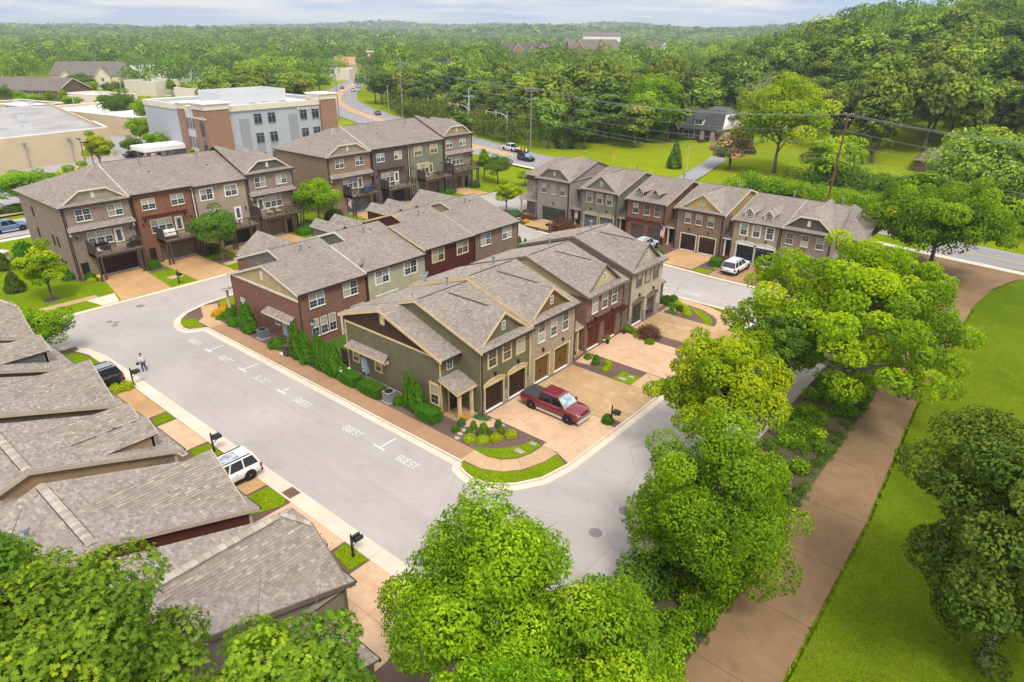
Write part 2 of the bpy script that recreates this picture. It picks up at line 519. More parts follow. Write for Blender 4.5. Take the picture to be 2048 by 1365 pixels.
def hill_h(x, y):
 rt = x * 0.766 + y * 0.643; fw = -x * 0.643 + y * 0.766
 def ss(a, b, t):
  t = min(1.0, max(0.0, (t - a) / (b - a))); return t * t * (3 - 2 * t)
 d = math.hypot(rt, fw)
 a = math.atan2(rt, max(fw, 1.0))
 z = 26.0 * ss(0.22, 0.54, a) * ss(150, 390, d)
 z += 16.0 * math.exp(-((rt + 395) / 230) ** 2 - ((fw - 1330) / 260) ** 2)
 for (f0, w, hh, ph, fr) in ((2300, 520, 30, 0.3, 5.1), (3900, 800, 62, 1.7, 6.3)):
  prof = 0.62 + 0.22 * sin(a * fr + ph) + 0.13 * sin(a * fr * 2.7 + ph * 3.1) + 0.08 * sin(a * fr * 6.1 + ph * 5)
  z += hh * prof * math.exp(-((d - f0) / w) ** 2)
 return z
def structure(mb, name, mat, parent=None, attr=False):
 o = mb.build(name, mat, parent)
 if parent is None: o["kind"] = "structure"
 return o
def land():
 V, Fc = [], []
 fs = [-60, 0, 60, 110, 150, 185] + [220 + 40 * i for i in range(18)] + [960 + 90 * i for i in range(22)] + [2980 + 160 * i for i in range(18)] + [7000, 12000]
 nr = 90
 for f in fs:
  w = 260 + max(f, 0) * 1.05
  for i in range(nr + 1):
   t = (i / nr * 2 - 1)
   rt = w * t
   x, y = rt * 0.766 - f * 0.643, rt * 0.643 + f * 0.766
   V.append((x, y, hill_h(x, y) - 0.32))
 n = nr + 1
 for j in range(len(fs) - 1):
  for i in range(nr):
   Fc.append((j * n + i, j * n + i + 1, (j + 1) * n + i + 1, (j + 1) * n + i))
 m = MB(); m.v = V; m.f = Fc; m.m = [0] * len(Fc); m.a = m.m
 o = m.build("ground", FIELD); o["kind"] = "structure"
 return o
land()
def sheet(pts, z, name, mat, parent=None):
 return structure(MB().poly([(x, y, z) for x, y in pts]), name, mat, parent)
sheet([(-79.2, 6), (-13.2, 6), (-13.2, 77.3), (-24, 77.3), (-31, 77.4), (-62, 80.5), (-72, 83.0), (-79.3, 83)], RZ, "road", ROADM)
sheet([(-79.3, 40), (-72, 40), (-72, 100), (-86, 100), (-86, 83), (-79.3, 83)], RZ + 0.004, "upper_road", ROADM)
def rect(x0, x1, y0, y1): return [(x0, y0), (x1, y0), (x1, y1), (x0, y1)]
def arc(cx, cy, r, a0, a1, n=8): return [(cx + r * cos(RAD(a0 + (a1 - a0) * i / n)), cy + r * sin(RAD(a0 + (a1 - a0) * i / n))) for i in range(n + 1)]
def kerbed(pts, name, mat, kerb=True, gut=0.55, kz=0.02, top=0.0):
 if kerb:
  inner = offset_poly(pts, -0.16)
  g = offset_poly(pts, gut)
  k = len(pts)
  m = MB()
  for i in range(k):
   j = (i + 1) % k
   m.poly([(*pts[i], RZ + 0.012), (*g[i], RZ + 0.012), (*g[j], RZ + 0.012), (*pts[j], RZ + 0.012)])
  structure(m, "gutter_strip", CONC)
  m = MB()
  for i in range(k):
   j = (i + 1) % k
   m.add([(*pts[i], RZ), (*pts[j], RZ), (*pts[j], kz), (*pts[i], kz), (*inner[i], kz), (*inner[j], kz), (*inner[i], RZ), (*inner[j], RZ)],
      [(0, 1, 2, 3), (3, 2, 5, 4), (4, 5, 7, 6)])
  structure(m, "kerb", CONC)
  pts = inner
 return structure(MB().prism(pts, RZ - 0.3, top), name, mat)
isl = [(-64.9, 28.15), (-28.4, 28.2), (-27.95, 27.6), (-27.2, 27.35), (-26.2, 27.2), (-25.0, 27.6), (-23.7, 28.7), (-22.7, 30.4), (-22.25, 32.9), (-22.2, 63.5)] + \
   [(-22.5, 65.6), (-23.3, 67.1), (-24.6, 68.0), (-26.6, 68.35), (-66.0, 68.4), (-69.0, 67.9), (-71.0, 66.5), (-71.9, 64.0), (-72.1, 36.0), (-71.6, 31.5), (-70.6, 28.8), (-69.4, 27.4), (-68.2, 26.75), (-66.9, 26.45), (-65.9, 26.6), (-65.4, 27.4)]
kerbed(isl, "block_ground", MULCH)
def slabs(name, mat, cells, z=0.03, t=0.1, gap=0.018, base=None):
 xs = [p for c in cells for p in c]
 root = bpy.data.objects.new(name, None); COL.objects.link(root); root["kind"] = "structure"
 for c in cells:
  q = offset_poly(c, -gap / 2)
  place("slab", MB().prism(q, z - t, z).mesh("slab", mat), root)
 return root
def grid(xs, ys): return [[(xs[i], ys[j]), (xs[i + 1], ys[j]), (xs[i + 1], ys[j + 1]), (xs[i], ys[j + 1])] for i in range(len(xs) - 1) for j in range(len(ys) - 1)]
def lin(a, b, n): return [a + (b - a) * i / n for i in range(n + 1)]
WALK1 = concrete("red_brown_aggregate_walk", (0.345, 0.205, 0.115), 0.35, 0.12)
WALK2 = concrete("tan_aggregate_walk", (0.47, 0.315, 0.175), 0.2, 0.12)
def arcwalk(name, mat, ctrl_in, ctrl_out, z=0.03):
 return slabs(name, mat, [[ctrl_out[i], ctrl_out[i + 1], ctrl_in[i + 1], ctrl_in[i]] for i in range(len(ctrl_in) - 1)], z)
slabs("sidewalk", WALK1, [[(a, 28.38), (b, 28.38), (b, 29.9), (a, 29.9)] for a, b in zip(lin(-64.6, -28.6, 20)[:-1], lin(-64.6, -28.6, 20)[1:])])
arcwalk("sidewalk", WALK2, [(-28.6, 29.9), (-27.3, 29.85), (-26.3, 30.2), (-25.5, 31.1), (-25.15, 32.2), (-25.1, 33.6)], [(-28.6, 28.38), (-26.6, 28.5), (-25.35, 29.15), (-24.4, 30.3), (-23.8, 32.0), (-23.65, 33.6)])
slabs("sidewalk", WALK2, [[(-25.1, a), (-23.65, a), (-23.65, b), (-25.1, b)] for a, b in ((46.05, 47.5), (47.5, 49.0), (55.55, 57.1))])
arcwalk("sidewalk", WALK2, [(-25.1, 62.9), (-25.2, 63.8), (-25.7, 64.9), (-26.5, 65.7), (-28.0, 66.5), (-30.0, 66.8)], [(-23.65, 62.9), (-23.7, 64.4), (-24.3, 65.9), (-25.6, 67.0), (-27.8, 67.85), (-30.0, 68.05)])
slabs("sidewalk", WALK2, [[(a, 66.8), (b, 66.8), (b, 68.05), (a, 68.05)] for a, b in zip(lin(-44, -30, 8)[:-1], lin(-44, -30, 8)[1:])])
slabs("sidewalk", WALK2, [[(-64.6, 28.4), (-64.6, 29.9), (-66.6, 30.0), (-68.0, 29.3), (-67.2, 28.3)], [(-68.0, 29.3), (-66.6, 30.0), (-69.0, 31.6), (-70.6, 32.3), (-71.2, 30.6)]])
GH = 0.035
def lawn(pts, z=GH, name="grass_patch", mat=GRASS, th=0.08):
 o = structure(MB().prism(pts, z - th, z), name, mat)
 return o
lawn([(-28.35, 28.2), (-27.9, 27.75), (-26.2, 27.4), (-25.1, 27.8), (-23.9, 28.8), (-22.9, 30.4), (-22.45, 32.7), (-23.6, 33.4), (-23.72, 32.0), (-24.3, 30.2), (-25.3, 29.05), (-26.6, 28.42)])
lawn([(-28.9, 29.95), (-27.3, 29.92), (-26.35, 30.3), (-25.6, 31.2), (-25.25, 32.2), (-25.2, 33.55), (-26.2, 33.7), (-26.4, 32.6), (-27.2, 31.4), (-28.0, 30.6)])
lawn([(-65.3, 28.1), (-65.6, 27.3), (-66.9, 26.65), (-68.2, 26.95), (-69.1, 27.6), (-68.0, 28.6), (-67.2, 28.25)])
lawn([(-70.9, 32.5), (-69.0, 31.8), (-67.5, 31.2), (-67.0, 32.0), (-67.6, 34.5), (-71.6, 35.2), (-71.4, 33.5)])
lawn(rect(-26.95, -25.15, 46.05, 47.9)); lawn(rect(-23.6, -22.45, 46.1, 48.9))
lawn([(-29.9, 66.5), (-28.4, 66.2), (-26.8, 65.3), (-25.95, 64.4), (-25.4, 62.95), (-26.2, 62.95), (-27.0, 64.0), (-28.5, 65.2)])
lawn([(-28.9, 68.15), (-27.6, 67.95), (-25.5, 67.1), (-24.2, 66.0), (-23.6, 64.5), (-23.5, 62.95), (-22.45, 62.95), (-22.7, 65.4), (-23.5, 66.9), (-24.8, 67.8), (-26.8, 68.15)])
lawn(rect(-52.8, -46.3, 31.9, 66), 0.012, "garden_grass", grass_mat("shade_darkened_garden_grass", (0.055, 0.10, 0.015), (0.08, 0.13, 0.02), (0.16, 0.15, 0.05)))  # darker copy of the grass, garden shade put into its colour
slabs("driveway", DRV1, grid([-31.3, -28.4, -25.2], [34.15, 37.0, 39.7]) + [[(-25.2, 33.6), (-23.65, 33.5), (-23.65, 37.0), (-25.2, 37.0)], [(-25.2, 37.0), (-23.65, 37.0), (-23.65, 39.7), (-25.2, 39.7)], [(-23.65, 33.5), (-22.36, 33.0), (-22.36, 37.0), (-23.65, 37.0)], [(-23.65, 37.0), (-22.36, 37.0), (-22.36, 39.2), (-23.65, 39.4)]])
slabs("driveway", DRV2, grid([-31.3, -28.4, -25.2], [39.72, 42.9, 46.0]) + grid([-25.2, -23.65], [39.72, 41.6, 43.6, 46.0]) + [[(-23.65, 40.1), (-22.36, 40.3), (-22.36, 43.2), (-23.65, 43.2)], [(-23.65, 43.2), (-22.36, 43.2), (-22.36, 46.0), (-23.65, 46.0)]])
slabs("driveway", DRV1, grid([-31.7, -28.4, -25.2, -23.65, -22.36], [49.1, 52.3, 55.5]) + [[(-31.4, 46.7), (-30.0, 47.0), (-30.6, 48.6), (-31.7, 49.05)]])
slabs("driveway", DRV2, grid([-31.5, -28.4, -25.2, -23.65, -22.36], [57.2, 60.0, 62.9]) + [[(-31.5, 63.0), (-30.2, 63.0), (-29.6, 64.2), (-30.6, 64.9), (-31.5, 64.6)]])
slabs("entry_path", DRV1, [[(-33.4, 32.3), (-31.6, 31.6), (-30.2, 32.5), (-31.6, 33.4)], [(-31.6, 33.4), (-30.2, 32.5), (-29.0, 33.9), (-31.3, 34.1)]])
near = [(-70.5, 4.0), (-13.4, 4.0), (-13.4, 17.6), (-61.8, 17.75), (-64.0, 17.75), (-67.4, 17.7), (-70.0, 16.9), (-71.3, 15.0), (-71.6, 12.0), (-71.6, 4.0)][::1]
structure(MB().prism(near, RZ - 0.3, -0.005), "block_ground", MULCH)
slabs("kerb", CONC, [[(a, 17.72), (b, 17.72), (b, 18.85), (a, 18.85)] for a, b in zip(lin(-62.0, -13.6, 16)[:-1], lin(-62.0, -13.6, 16)[1:])], RZ + 0.035, 0.06)
slabs("kerb", CONC, [[(-62.0, 18.85), (-62.0, 17.72), (-66.0, 17.75), (-65.8, 18.8)][::-1], [(-65.8, 18.8), (-66.0, 17.75), (-68.4, 17.3), (-69.0, 18.3)][::-1], [(-69.0, 18.3), (-68.4, 17.3), (-70.4, 15.8), (-71.6, 16.8)][::-1]], RZ + 0.035, 0.06)
lawn([(-70.2, 8.0), (-62.3, 11.5), (-62.1, 17.6), (-66.0, 17.65), (-68.3, 17.2), (-70.2, 15.7), (-71.2, 13.0), (-71.2, 8.0)])
for a, b, m in ((-61.9, -57.9, DRV4), (-57.3, -51.3, DRV3), (-49.5, -44.6, DRV1), (-41.6, -36.5, DRV3), (-33.6, -27.9, DRV1), (-25.5, -19.4, DRV1)):
 c = (a + b) / 2
 slabs("driveway", m, grid([a, c, b], [12.4, 15.0, 17.66]))
for p in ([(-51.2, 17.6), (-51.0, 16.5), (-49.7, 16.0), (-49.6, 17.6)], [(-44.5, 16.2), (-43.0, 16.0), (-41.7, 16.4), (-41.8, 17.6), (-44.2, 17.6)], [(-36.4, 15.6), (-34.4, 15.3), (-33.7, 17.2), (-34.2, 17.65), (-36.2, 17.6)], [(-27.8, 17.55), (-27.6, 16.6), (-25.8, 16.3), (-25.6, 17.6)]):
 lawn(p[::-1] if MB and sum((p[i][0] * p[(i + 1) % len(p)][1] - p[(i + 1) % len(p)][0] * p[i][1]) for i in range(len(p))) < 0 else p)
left = [(-118.6, -10), (-79.6, 14), (-79.4, 24.0), (-79.1, 25.5), (-79.1, 97.0), (-118.6, 124.5)]
structure(MB().prism([(-118.6, -10), (-90.0, -6), (-84.5, 8), (-81.0, 16), (-79.6, 21.0), (-79.3, 25.0), (-79.2, 83), (-86, 83), (-86, 97), (-112, 126), (-118.6, 126.5)], RZ - 0.3, -0.01), "lawn", GRASS)
slabs("kerb", CONC, [[(-79.55, a), (-78.9, a), (-78.9, b), (-79.55, b)] for a, b in zip(lin(19, 82, 14)[:-1], lin(19, 82, 14)[1:])], 0.02, 0.15)
slabs("driveway", DRV3, [[(-90.1, 27.6), (-79.2, 25.6), (-79.2, 31.2), (-90.1, 32.1)]] if False else [[(-90.1, 27.4), (-84.5, 26.5), (-84.5, 29.3), (-90.1, 29.8)], [(-84.5, 26.5), (-79.6, 25.6), (-79.6, 28.7), (-84.5, 29.3)], [(-90.1, 29.8), (-84.5, 29.3), (-84.5, 31.7), (-90.1, 32.1)], [(-84.5, 29.3), (-79.6, 28.7), (-79.6, 31.3), (-84.5, 31.7)]])
slabs("driveway", DRV3, grid([-90.1, -84.8, -79.6], [34.6, 37.2, 39.6])); slabs("driveway", DRV3, grid([-90.1, -84.8, -79.6], [43.4, 45.6, 47.8])); slabs("driveway", DRV3, grid([-90.1, -84.8, -79.6], [49.2, 51.6, 54.0]))
slabs("driveway", DRV3, grid([-92.8, -86.0, -79.6], [67.3, 69.9, 72.6])); slabs("driveway", DRV3, grid([-92.8, -86.0, -79.6], [74.8, 77.5, 80.4])); slabs("driveway", DRV3, grid([-92.8, -86.0, -79.6], [83.6, 86.0, 88.8])); slabs("driveway", DRV3, grid([-92.8, -89.0, -86.1], [91.0, 93.2, 95.4]))
slabs("sidewalk", WALK2, [[(-83.8, a), (-82.6, a), (-82.6, b), (-83.8, b)] for a, b in ((18.5, 20.0), (20.0, 21.5), (21.5, 23.0), (23.0, 24.4), (32.6, 34.3), (40.0, 41.6), (41.6, 43.2))], 0.02)
slabs("sidewalk", CONCW, [[(-82.6, 23.0), (-79.7, 23.6), (-79.7, 25.4), (-82.8, 26.1)]], 0.02)
def bed(pts, z=0.004, name="mulch_bed"): return structure(MB().prism(pts, z - 0.06, z), name, MULCH)
bed([(-103, 21.5), (-95.5, 24.2), (-92.0, 24.0), (-88.6, 25.9), (-88.4, 26.9), (-90.1, 27.3), (-90.3, 24.95), (-105, 24.9)])
bed(rect(-90.2, -86.8, 32.2, 34.4)); bed(rect(-90.2, -88.5, 39.8, 43.2)); bed([(-92.8, 56.3), (-84, 57.0), (-83.5, 62), (-92.8, 64)])
for c, r in (((-92.1, 18.8), 1.1), ((-102.3, 20.4), 1.1), ((-85.0, 40.6), 1.5), ((-85.8, 20.6), 0.9), ((-74.2, 86.5), 0.8), ((-84.9, 105.0), 1.2), ((-69.0, 14.8), 1.3)):
 bed(arc(c[0], c[1], r, 0, 330, 11), 0.012)
structure(MB().prism([(-71.5, 84.2), (-62, 80.9), (-31, 77.75), (-20.5, 77.7), (-13.4, 77.7), (-13.4, 101), (-72, 103), (-71.8, 92)], RZ - 0.3, -0.008), "block_ground", MULCH)
slabs("kerb", CONC, [[(-22.5 - 4.4 * i, 77.35 + (0 if i < 2 else (i - 2) * 0.36)), (-18.1 - 4.4 * i, 77.3 + (0 if i < 3 else (i - 3) * 0.36)), (-18.1 - 4.4 * i, 77.85 + (0 if i < 3 else (i - 3) * 0.36)), (-22.5 - 4.4 * i, 77.9 + (0 if i < 2 else (i - 2) * 0.36))] for i in range(10)], 0.012, 0.14)
for a, b, m, y0 in ((-66.2, -61.0, DRV3, 81.6), (-57.8, -52.2, DRV2, 80.6), (-49.3, -44.0, DRV2, 79.6), (-41.2, -35.4, DRV3, 78.7), (-32.9, -27.4, DRV4, 77.95), (-26.7, -21.0, DRV4, 77.9)):
 c = (a + b) / 2
 slabs("driveway", m, grid([a, c, b], [y0, (y0 + 85.8) / 2, 85.8]))
for p in (rect(-35.2, -33.1, 78.3, 80.0), rect(-52.0, -49.5, 80.2, 82.0), rect(-43.8, -41.4, 79.3, 81.0), rect(-20.9, -18.0, 78.0, 86.0), [(-71.0, 85), (-67.0, 83.5), (-67.0, 84.6), (-70.5, 86.0)]): lawn(p, 0.02)
lawn([(-71.8, 99.6), (-14, 99.6), (-14, 113), (-60, 119), (-72, 124), (-88, 127), (-88, 98), (-73, 98), (-72.2, 88), (-71.8, 88)], 0.004, "lawn")
slabs("entry_path", WALK2, [[(-70.8, 84.4), (-66.3, 83.3), (-66.3, 84.3), (-69.4, 85.4)], [(-69.4, 85.4), (-68.2, 85.1), (-68.2, 87.0), (-69.6, 87.0)]], 0.025)
slabs("parking_bay", CONCW, grid([-78.9, -75.8, -72.6], [96.5, 104.5]), -0.02)
structure(MB().prism([(-13.2, -20), (-8.0, -20), (-8.2, 90), (-9.0, 104), (-14, 106), (-13.2, 77)], RZ - 0.3, -0.02), "verge", concrete("leaf_litter", (0.10, 0.085, 0.045), 0.5, 0.35))
pw = [(-8.3, -4.2, 0), (-8.2, -4.2, 24), (-8.2, -4.3, 40), (-8.3, -5.2, 58), (-8.5, -5.2, 76), (-8.8, -5.2, 88), (-9.4, -4.4, 96), (-11.5, -2.6, 102), (-15.0, 1.5, 107)]
cells = []
for (a, b, y0), (c, d, y1) in zip(pw[:-1], pw[1:]):
 k = max(1, round((y1 - y0) / 6.0))
 for i in range(k):
  t0, t1 = i / k, (i + 1) / k
  L = lambda p, q, t: p + (q - p) * t
  cells.append([(L(a, c, t0), L(y0, y1, t0)), (L(b, d, t0), L(y0, y1, t0)), (L(b, d, t1), L(y0, y1, t1)), (L(a, c, t1), L(y0, y1, t1))])
slabs("park_path", PATHM, cells, 0.005, 0.1, 0.03)
structure(MB().prism([(-3.85, -30), (70, -30), (70, 96), (10, 103), (1.6, 106.5), (-2.4, 102), (-4.2, 96), (-5.0, 88), (-5.0, 58), (-4.1, 40), (-4.0, 24)], RZ - 0.4, -0.01), "lawn", LAWN)
def band(pts, w, z, name, mat, off=0.0):
 L, Rr = [], []
 for i, p in enumerate(pts):
  a = Vector(pts[max(0, i - 1)]); b = Vector(pts[min(len(pts) - 1, i + 1)]); d = (b - a).normalized(); nn = Vector((-d.y, d.x))
  ww = w[i] if hasattr(w, "__len__") else w
  L.append(Vector(p) + nn * (off + ww / 2)); Rr.append(Vector(p) + nn * (off - ww / 2))
 m = MB()
 for i in range(len(pts) - 1):
  m.poly([(Rr[i].x, Rr[i].y, z), (Rr[i + 1].x, Rr[i + 1].y, z), (L[i + 1].x, L[i + 1].y, z), (L[i].x, L[i].y, z)])
 return structure(m, name, mat)
MAIN = [(90, 96), (40, 104), (-3, 111), (-50, 119.5), (-85, 126.5), (-112, 132), (-135, 138.5), (-160, 147), (-190, 156), (-225, 170), (-262, 190), (-300, 220), (-350, 268), (-420, 340)]
MW = [9.4, 9.4, 9.6, 10, 11, 14, 17, 19, 19, 19, 18, 17, 15, 14]
band(MAIN, MW, RZ + 0.002, "main_road", MAINM)
band(MAIN[:6], 0.12, RZ + 0.012, "road_marking", PAINTY, 0.14); band(MAIN[:6], 0.12, RZ + 0.012, "road_marking", PAINTY, -0.14)
for s in (4.35, -4.35): band(MAIN[:5], 0.12, RZ + 0.012, "road_marking", PAINTW, s)
band(MAIN[5:13], 3.4, RZ + 0.008, "turning_lane", concrete("median_ochre", (0.46, 0.30, 0.17), 0.1, 0.12))
for k in range(40):
 t = k / 40 * 7; i = 5 + int(t); f = t - int(t)
 p = Vector(MAIN[i]).lerp(Vector(MAIN[i + 1]), f); d = (Vector(MAIN[i + 1]) - Vector(MAIN[i])).normalized(); nn = Vector((-d.y, d.x)); e = (d * 0.8 + nn).normalized() * 1.9
 a, b = p - e, p + e; wv = d * 0.35
 structure(MB().poly([(a.x, a.y, RZ + 0.014), (a.x + wv.x, a.y + wv.y, RZ + 0.014), (b.x + wv.x, b.y + wv.y, RZ + 0.014), (b.x, b.y, RZ + 0.014)]), "road_marking", PAINTY)
for s in (5.2, -5.2):
 for k in range(22):
  t = k / 22 * 7; i = 5 + int(t); f = t - int(t)
  p = Vector(MAIN[i]).lerp(Vector(MAIN[i + 1]), f); d = (Vector(MAIN[i + 1]) - Vector(MAIN[i])).normalized(); nn = Vector((-d.y, d.x)); q = p + nn * s
  structure(MB().poly([(*(q - d * 1.5 - nn * 0.07), RZ + 0.014), (*(q + d * 1.5 - nn * 0.07), RZ + 0.014), (*(q + d * 1.5 + nn * 0.07), RZ + 0.014), (*(q - d * 1.5 + nn * 0.07), RZ + 0.014)]), "road_marking", PAINTW)
band([(-1, 105.2), (-50, 113.2), (-85, 119.4), (-112, 123.5)], 1.5, 0.03, "main_sidewalk", CONCW)
SIDE = [(-125, -40), (-125.2, 30), (-126, 80), (-128, 110), (-130, 134)]
band(SIDE, 11.5, RZ + 0.006, "side_street", asphalt("side_street_tarmac", (0.37, 0.345, 0.335), 0.1))
band(SIDE, 0.14, RZ + 0.016, "road_marking", PAINTY, 1.6); band(SIDE, 0.14, RZ + 0.016, "road_marking", PAINTY, -1.6)
band([(-117.4, -40), (-117.6, 30), (-118, 80), (-119, 112)], 1.5, 0.02, "side_walk", CONCW)
band([(-134.4, -40), (-134.8, 30), (-135.4, 80)], 1.5, 0.0, "side_walk", WALK2)
band([(-62.5, 125), (-65, 140), (-69.5, 161), (-74, 178)], 4.2, -0.1, "house_drive", asphalt("grey_drive", (0.27, 0.265, 0.275), 0.15))
sheet([(-138, -60), (-138, 120), (-150, 128), (-235, 150), (-240, 40), (-260, -60)], RZ - 0.03, "car_park", LOTM)
sheet([(-235, 60), (-238, 145), (-330, 165), (-360, 40)], RZ - 0.05, "car_park", LOTM)
#paint on the estate roads
def glyph(ch):
 L = {"G": [((.5, .85), (.38, 1), (.14, 1), (0, .84), (0, .16), (.14, 0), (.4, 0), (.52, .14), (.52, .45), (.3, .45))],
   "U": [((0, 1), (0, .15), (.13, 0), (.39, 0), (.52, .15), (.52, 1))], "E": [((.5, 1), (0, 1), (0, 0), (.5, 0)), ((0, .52), (.42, .52))],
   "S": [((.5, .86), (.38, 1), (.12, 1), (0, .86), (0, .64), (.12, .53), (.4, .47), (.52, .36), (.52, .14), (.4, 0), (.12, 0), (0, .14))], "T": [((0, 1), (.54, 1)), ((.27, 1), (.27, 0))]}
 return L[ch]
def stencil(word, ox, oy, ux, uy, hgt, z, wear=0.0, R=None):
 u = Vector((ux, uy)); v = Vector((-uy, ux)); m = MB(); x = 0.0
 for ch in word:
  for st in glyph(ch):
   for p, q in zip(st[:-1], st[1:]):
    if R and R.random() < wear: continue
    a = Vector((ox, oy)) + u * (x + p[0] * hgt * 0.8) + v * (p[1] * hgt); b = Vector((ox, oy)) + u * (x + q[0] * hgt * 0.8) + v * (q[1] * hgt)
    d = (b - a);
    if d.length < 1e-4: continue
    d.normalize(); nn = Vector((-d.y, d.x)) * 0.036; a -= d * 0.03; b += d * 0.03
    z += 0.0007
    m.poly([(*(a - nn), z), (*(b - nn), z), (*(b + nn), z), (*(a + nn), z)])
  x += hgt * 0.66
 return m
_R = random.Random(3)
for x, wr in ((-63.7, 0.05), (-57.8, 0.12), (-51.6, 0.12), (-45.3, 0.12), (-38.6, 0.0), (-32.3, 0.0)):
 structure(stencil("GUEST", x, 25.45, 1, 0, 0.62, RZ + 0.005, wr, _R), "road_lettering", PAINTW)
for x, full in ((-59.9, 1), (-53.7, 1), (-47.4, 0.5), (-34.35, 1)):
 structure(MB().box(x - 0.06, x + 0.06, 25.72, 25.72 + 1.55 * full, RZ, RZ + 0.006), "road_marking", PAINTW)
 structure(MB().box(x - 0.62, x + 0.62, 25.58, 25.71, RZ, RZ + 0.006), "road_marking", PAINTW)
structure(stencil("GUEST", -30.6, 71.0, -1, 0, 0.62, RZ + 0.005, 0.1, _R), "road_lettering", PAINTW)
structure(MB().box(-35.3, -35.2, 69.2, 70.6, RZ, RZ + 0.006), "road_marking", PAINTW); structure(MB().box(-35.8, -34.6, 70.6, 70.72, RZ, RZ + 0.006), "road_marking", PAINTW)
IRON = paint("rusty_iron", (0.16, 0.09, 0.07), 0.8)
IRON2 = paint("worn_iron", (0.20, 0.175, 0.165), 0.7)
for x, y, r in ((-76.7, 26.4, 0.45), (-74.5, 22.3, 0.3), (-73.8, 22.7, 0.3), (-73.1, 22.3, 0.3), (-16.6, 31.3, 0.42), (-16.9, 28.3, 0.42), (-24.0, 74.5, 0.42)):
 o = MB().lathe([(r, RZ + 0.004), (r, RZ + 0.014), (r - 0.05, RZ + 0.016), (r - 0.06, RZ + 0.008)], 14, (x, y)).build("manhole_cover", IRON2); tag(o, "iron manhole cover " + {-76.7: "by the corner lawn drive at the left", -74.5: "lowest of the three small ones at the left junction", -73.8: "right of the three small ones at the left junction", -73.1: "left of the three small ones at the left junction", -16.6: "farther of two near the lower trees", -16.9: "nearer of two by the lower trees", -24.0: "in the upper lane before the big tree"}[x], "manhole cover", "manhole covers in the roads")
for x, y in ((-34.6, 18.3), (-70.0, 17.2)):
 t = thing("drain_grate", "rusty drain grate set in the pale kerb" + (" by the white SUV" if x > -50 else " beside the street corner lawn"), "drain grate", (x, y, RZ + 0.036))
 MB().box(-0.5, 0.5, -0.42, 0.42, 0, 0.01).build("frame", IRON, t)
 b = MB().box(-0.44, 0.44, 0, 0.06, 0.01, 0.03).mesh("bar", IRON)
 for k in range(7): place("bar", b, t, loc=(0, -0.38 + 0.115 * k, 0))
CONCB = paint("concrete_lid", (0.34, 0.29, 0.24), 0.9)
for x, y, w, l, tx in ((-26.0, 31.9, 0.75, 0.45, "larger"), (-25.8, 33.3, 0.5, 0.35, "smaller")):
 o = MB().box(x - w / 2, x + w / 2, y - l / 2, y + l / 2, 0.02, 0.06).build("utility_box_lid", CONCB); tag(o, tx + " concrete meter box lid in the corner lawn by the pickup", "box lid")
for x, y, w, l, tx in ((-26.2, 46.6, 0.75, 0.45, "larger"), (-25.8, 47.4, 0.5, 0.35, "smaller")):
 o = MB().box(x - w / 2, x + w / 2, y - l / 2, y + l / 2, 0.02, 0.06).build("utility_box_lid", CONCB); tag(o, tx + " concrete meter box lid in the square lawn between drives", "box lid")
for x, y, tx in ((-44.4, 15.7, "beside the round yellow bush"), (-36.2, 15.3, "behind the white SUV drive")):
 t = thing("utility_box_lid", "pale framed meter box lid " + tx, "box lid", (x, y, 0.0)); MB().box(-0.32, 0.32, -0.22, 0.22, 0.0, 0.05).build("frame", CONCW, t); MB().box(-0.24, 0.24, -0.15, 0.15, 0.05, 0.06).build("lid", IRON2, t)
#house kit
def F_front(y=0.0, x=0.0, z=0.0): return Matrix(((1, 0, 0, x), (0, 0, -1, y), (0, 1, 0, z), (0, 0, 0, 1)))
def F_back(y=0.0, x=0.0, z=0.0): return Matrix(((-1, 0, 0, x), (0, 0, 1, y), (0, 1, 0, z), (0, 0, 0, 1)))
def F_left(x=0.0, y=0.0, z=0.0): return Matrix(((0, 0, -1, x), (-1, 0, 0, y), (0, 1, 0, z), (0, 0, 0, 1)))
def F_right(x=0.0, y=0.0, z=0.0): return Matrix(((0, 0, 1, x), (1, 0, 0, y), (0, 1, 0, z), (0, 0, 0, 1)))
CREAM = paint("cream_trim", (0.62, 0.47, 0.25), 0.55)
IVORY = paint("ivory_trim", (0.62, 0.56, 0.44), 0.55)
WHITE = paint("white_trim", (0.74, 0.72, 0.66), 0.5)
TAUPE = paint("taupe_trim", (0.16, 0.125, 0.095), 0.6)
BEIGE = paint("beige_trim", (0.46, 0.38, 0.28), 0.6)
DARKB = paint("dark_brown_metal", (0.035, 0.026, 0.022), 0.45, 0.4)
DECKW = paint("deck_timber", (0.075, 0.056, 0.047), 0.75)
DECKF = paint("deck_floor_timber", (0.26, 0.19, 0.12), 0.8)
BLACK = paint("black_metal", (0.012, 0.012, 0.013), 0.4, 0.5)
VENTM = paint("grey_vent_metal", (0.22, 0.23, 0.24), 0.45, 0.5)
ROOFD = paint("roof_deck_edge", (0.17, 0.135, 0.112), 0.95)
REDW = paint("red_stained_timber", (0.10, 0.025, 0.018), 0.65)
STONE = brick("stone_brick_mix", (0.26, 0.17, 0.13), (0.42, 0.36, 0.30), (0.32, 0.28, 0.24), (0.13, 0.07, 0.05))
GLASS = glass_mat()
BLIND = glass_mat("glass_over_blind", curtain=(0.36, 0.36, 0.28))
SCREEN = glass_mat("glass_behind_screen", (0.05, 0.055, 0.06))
_WC = {}
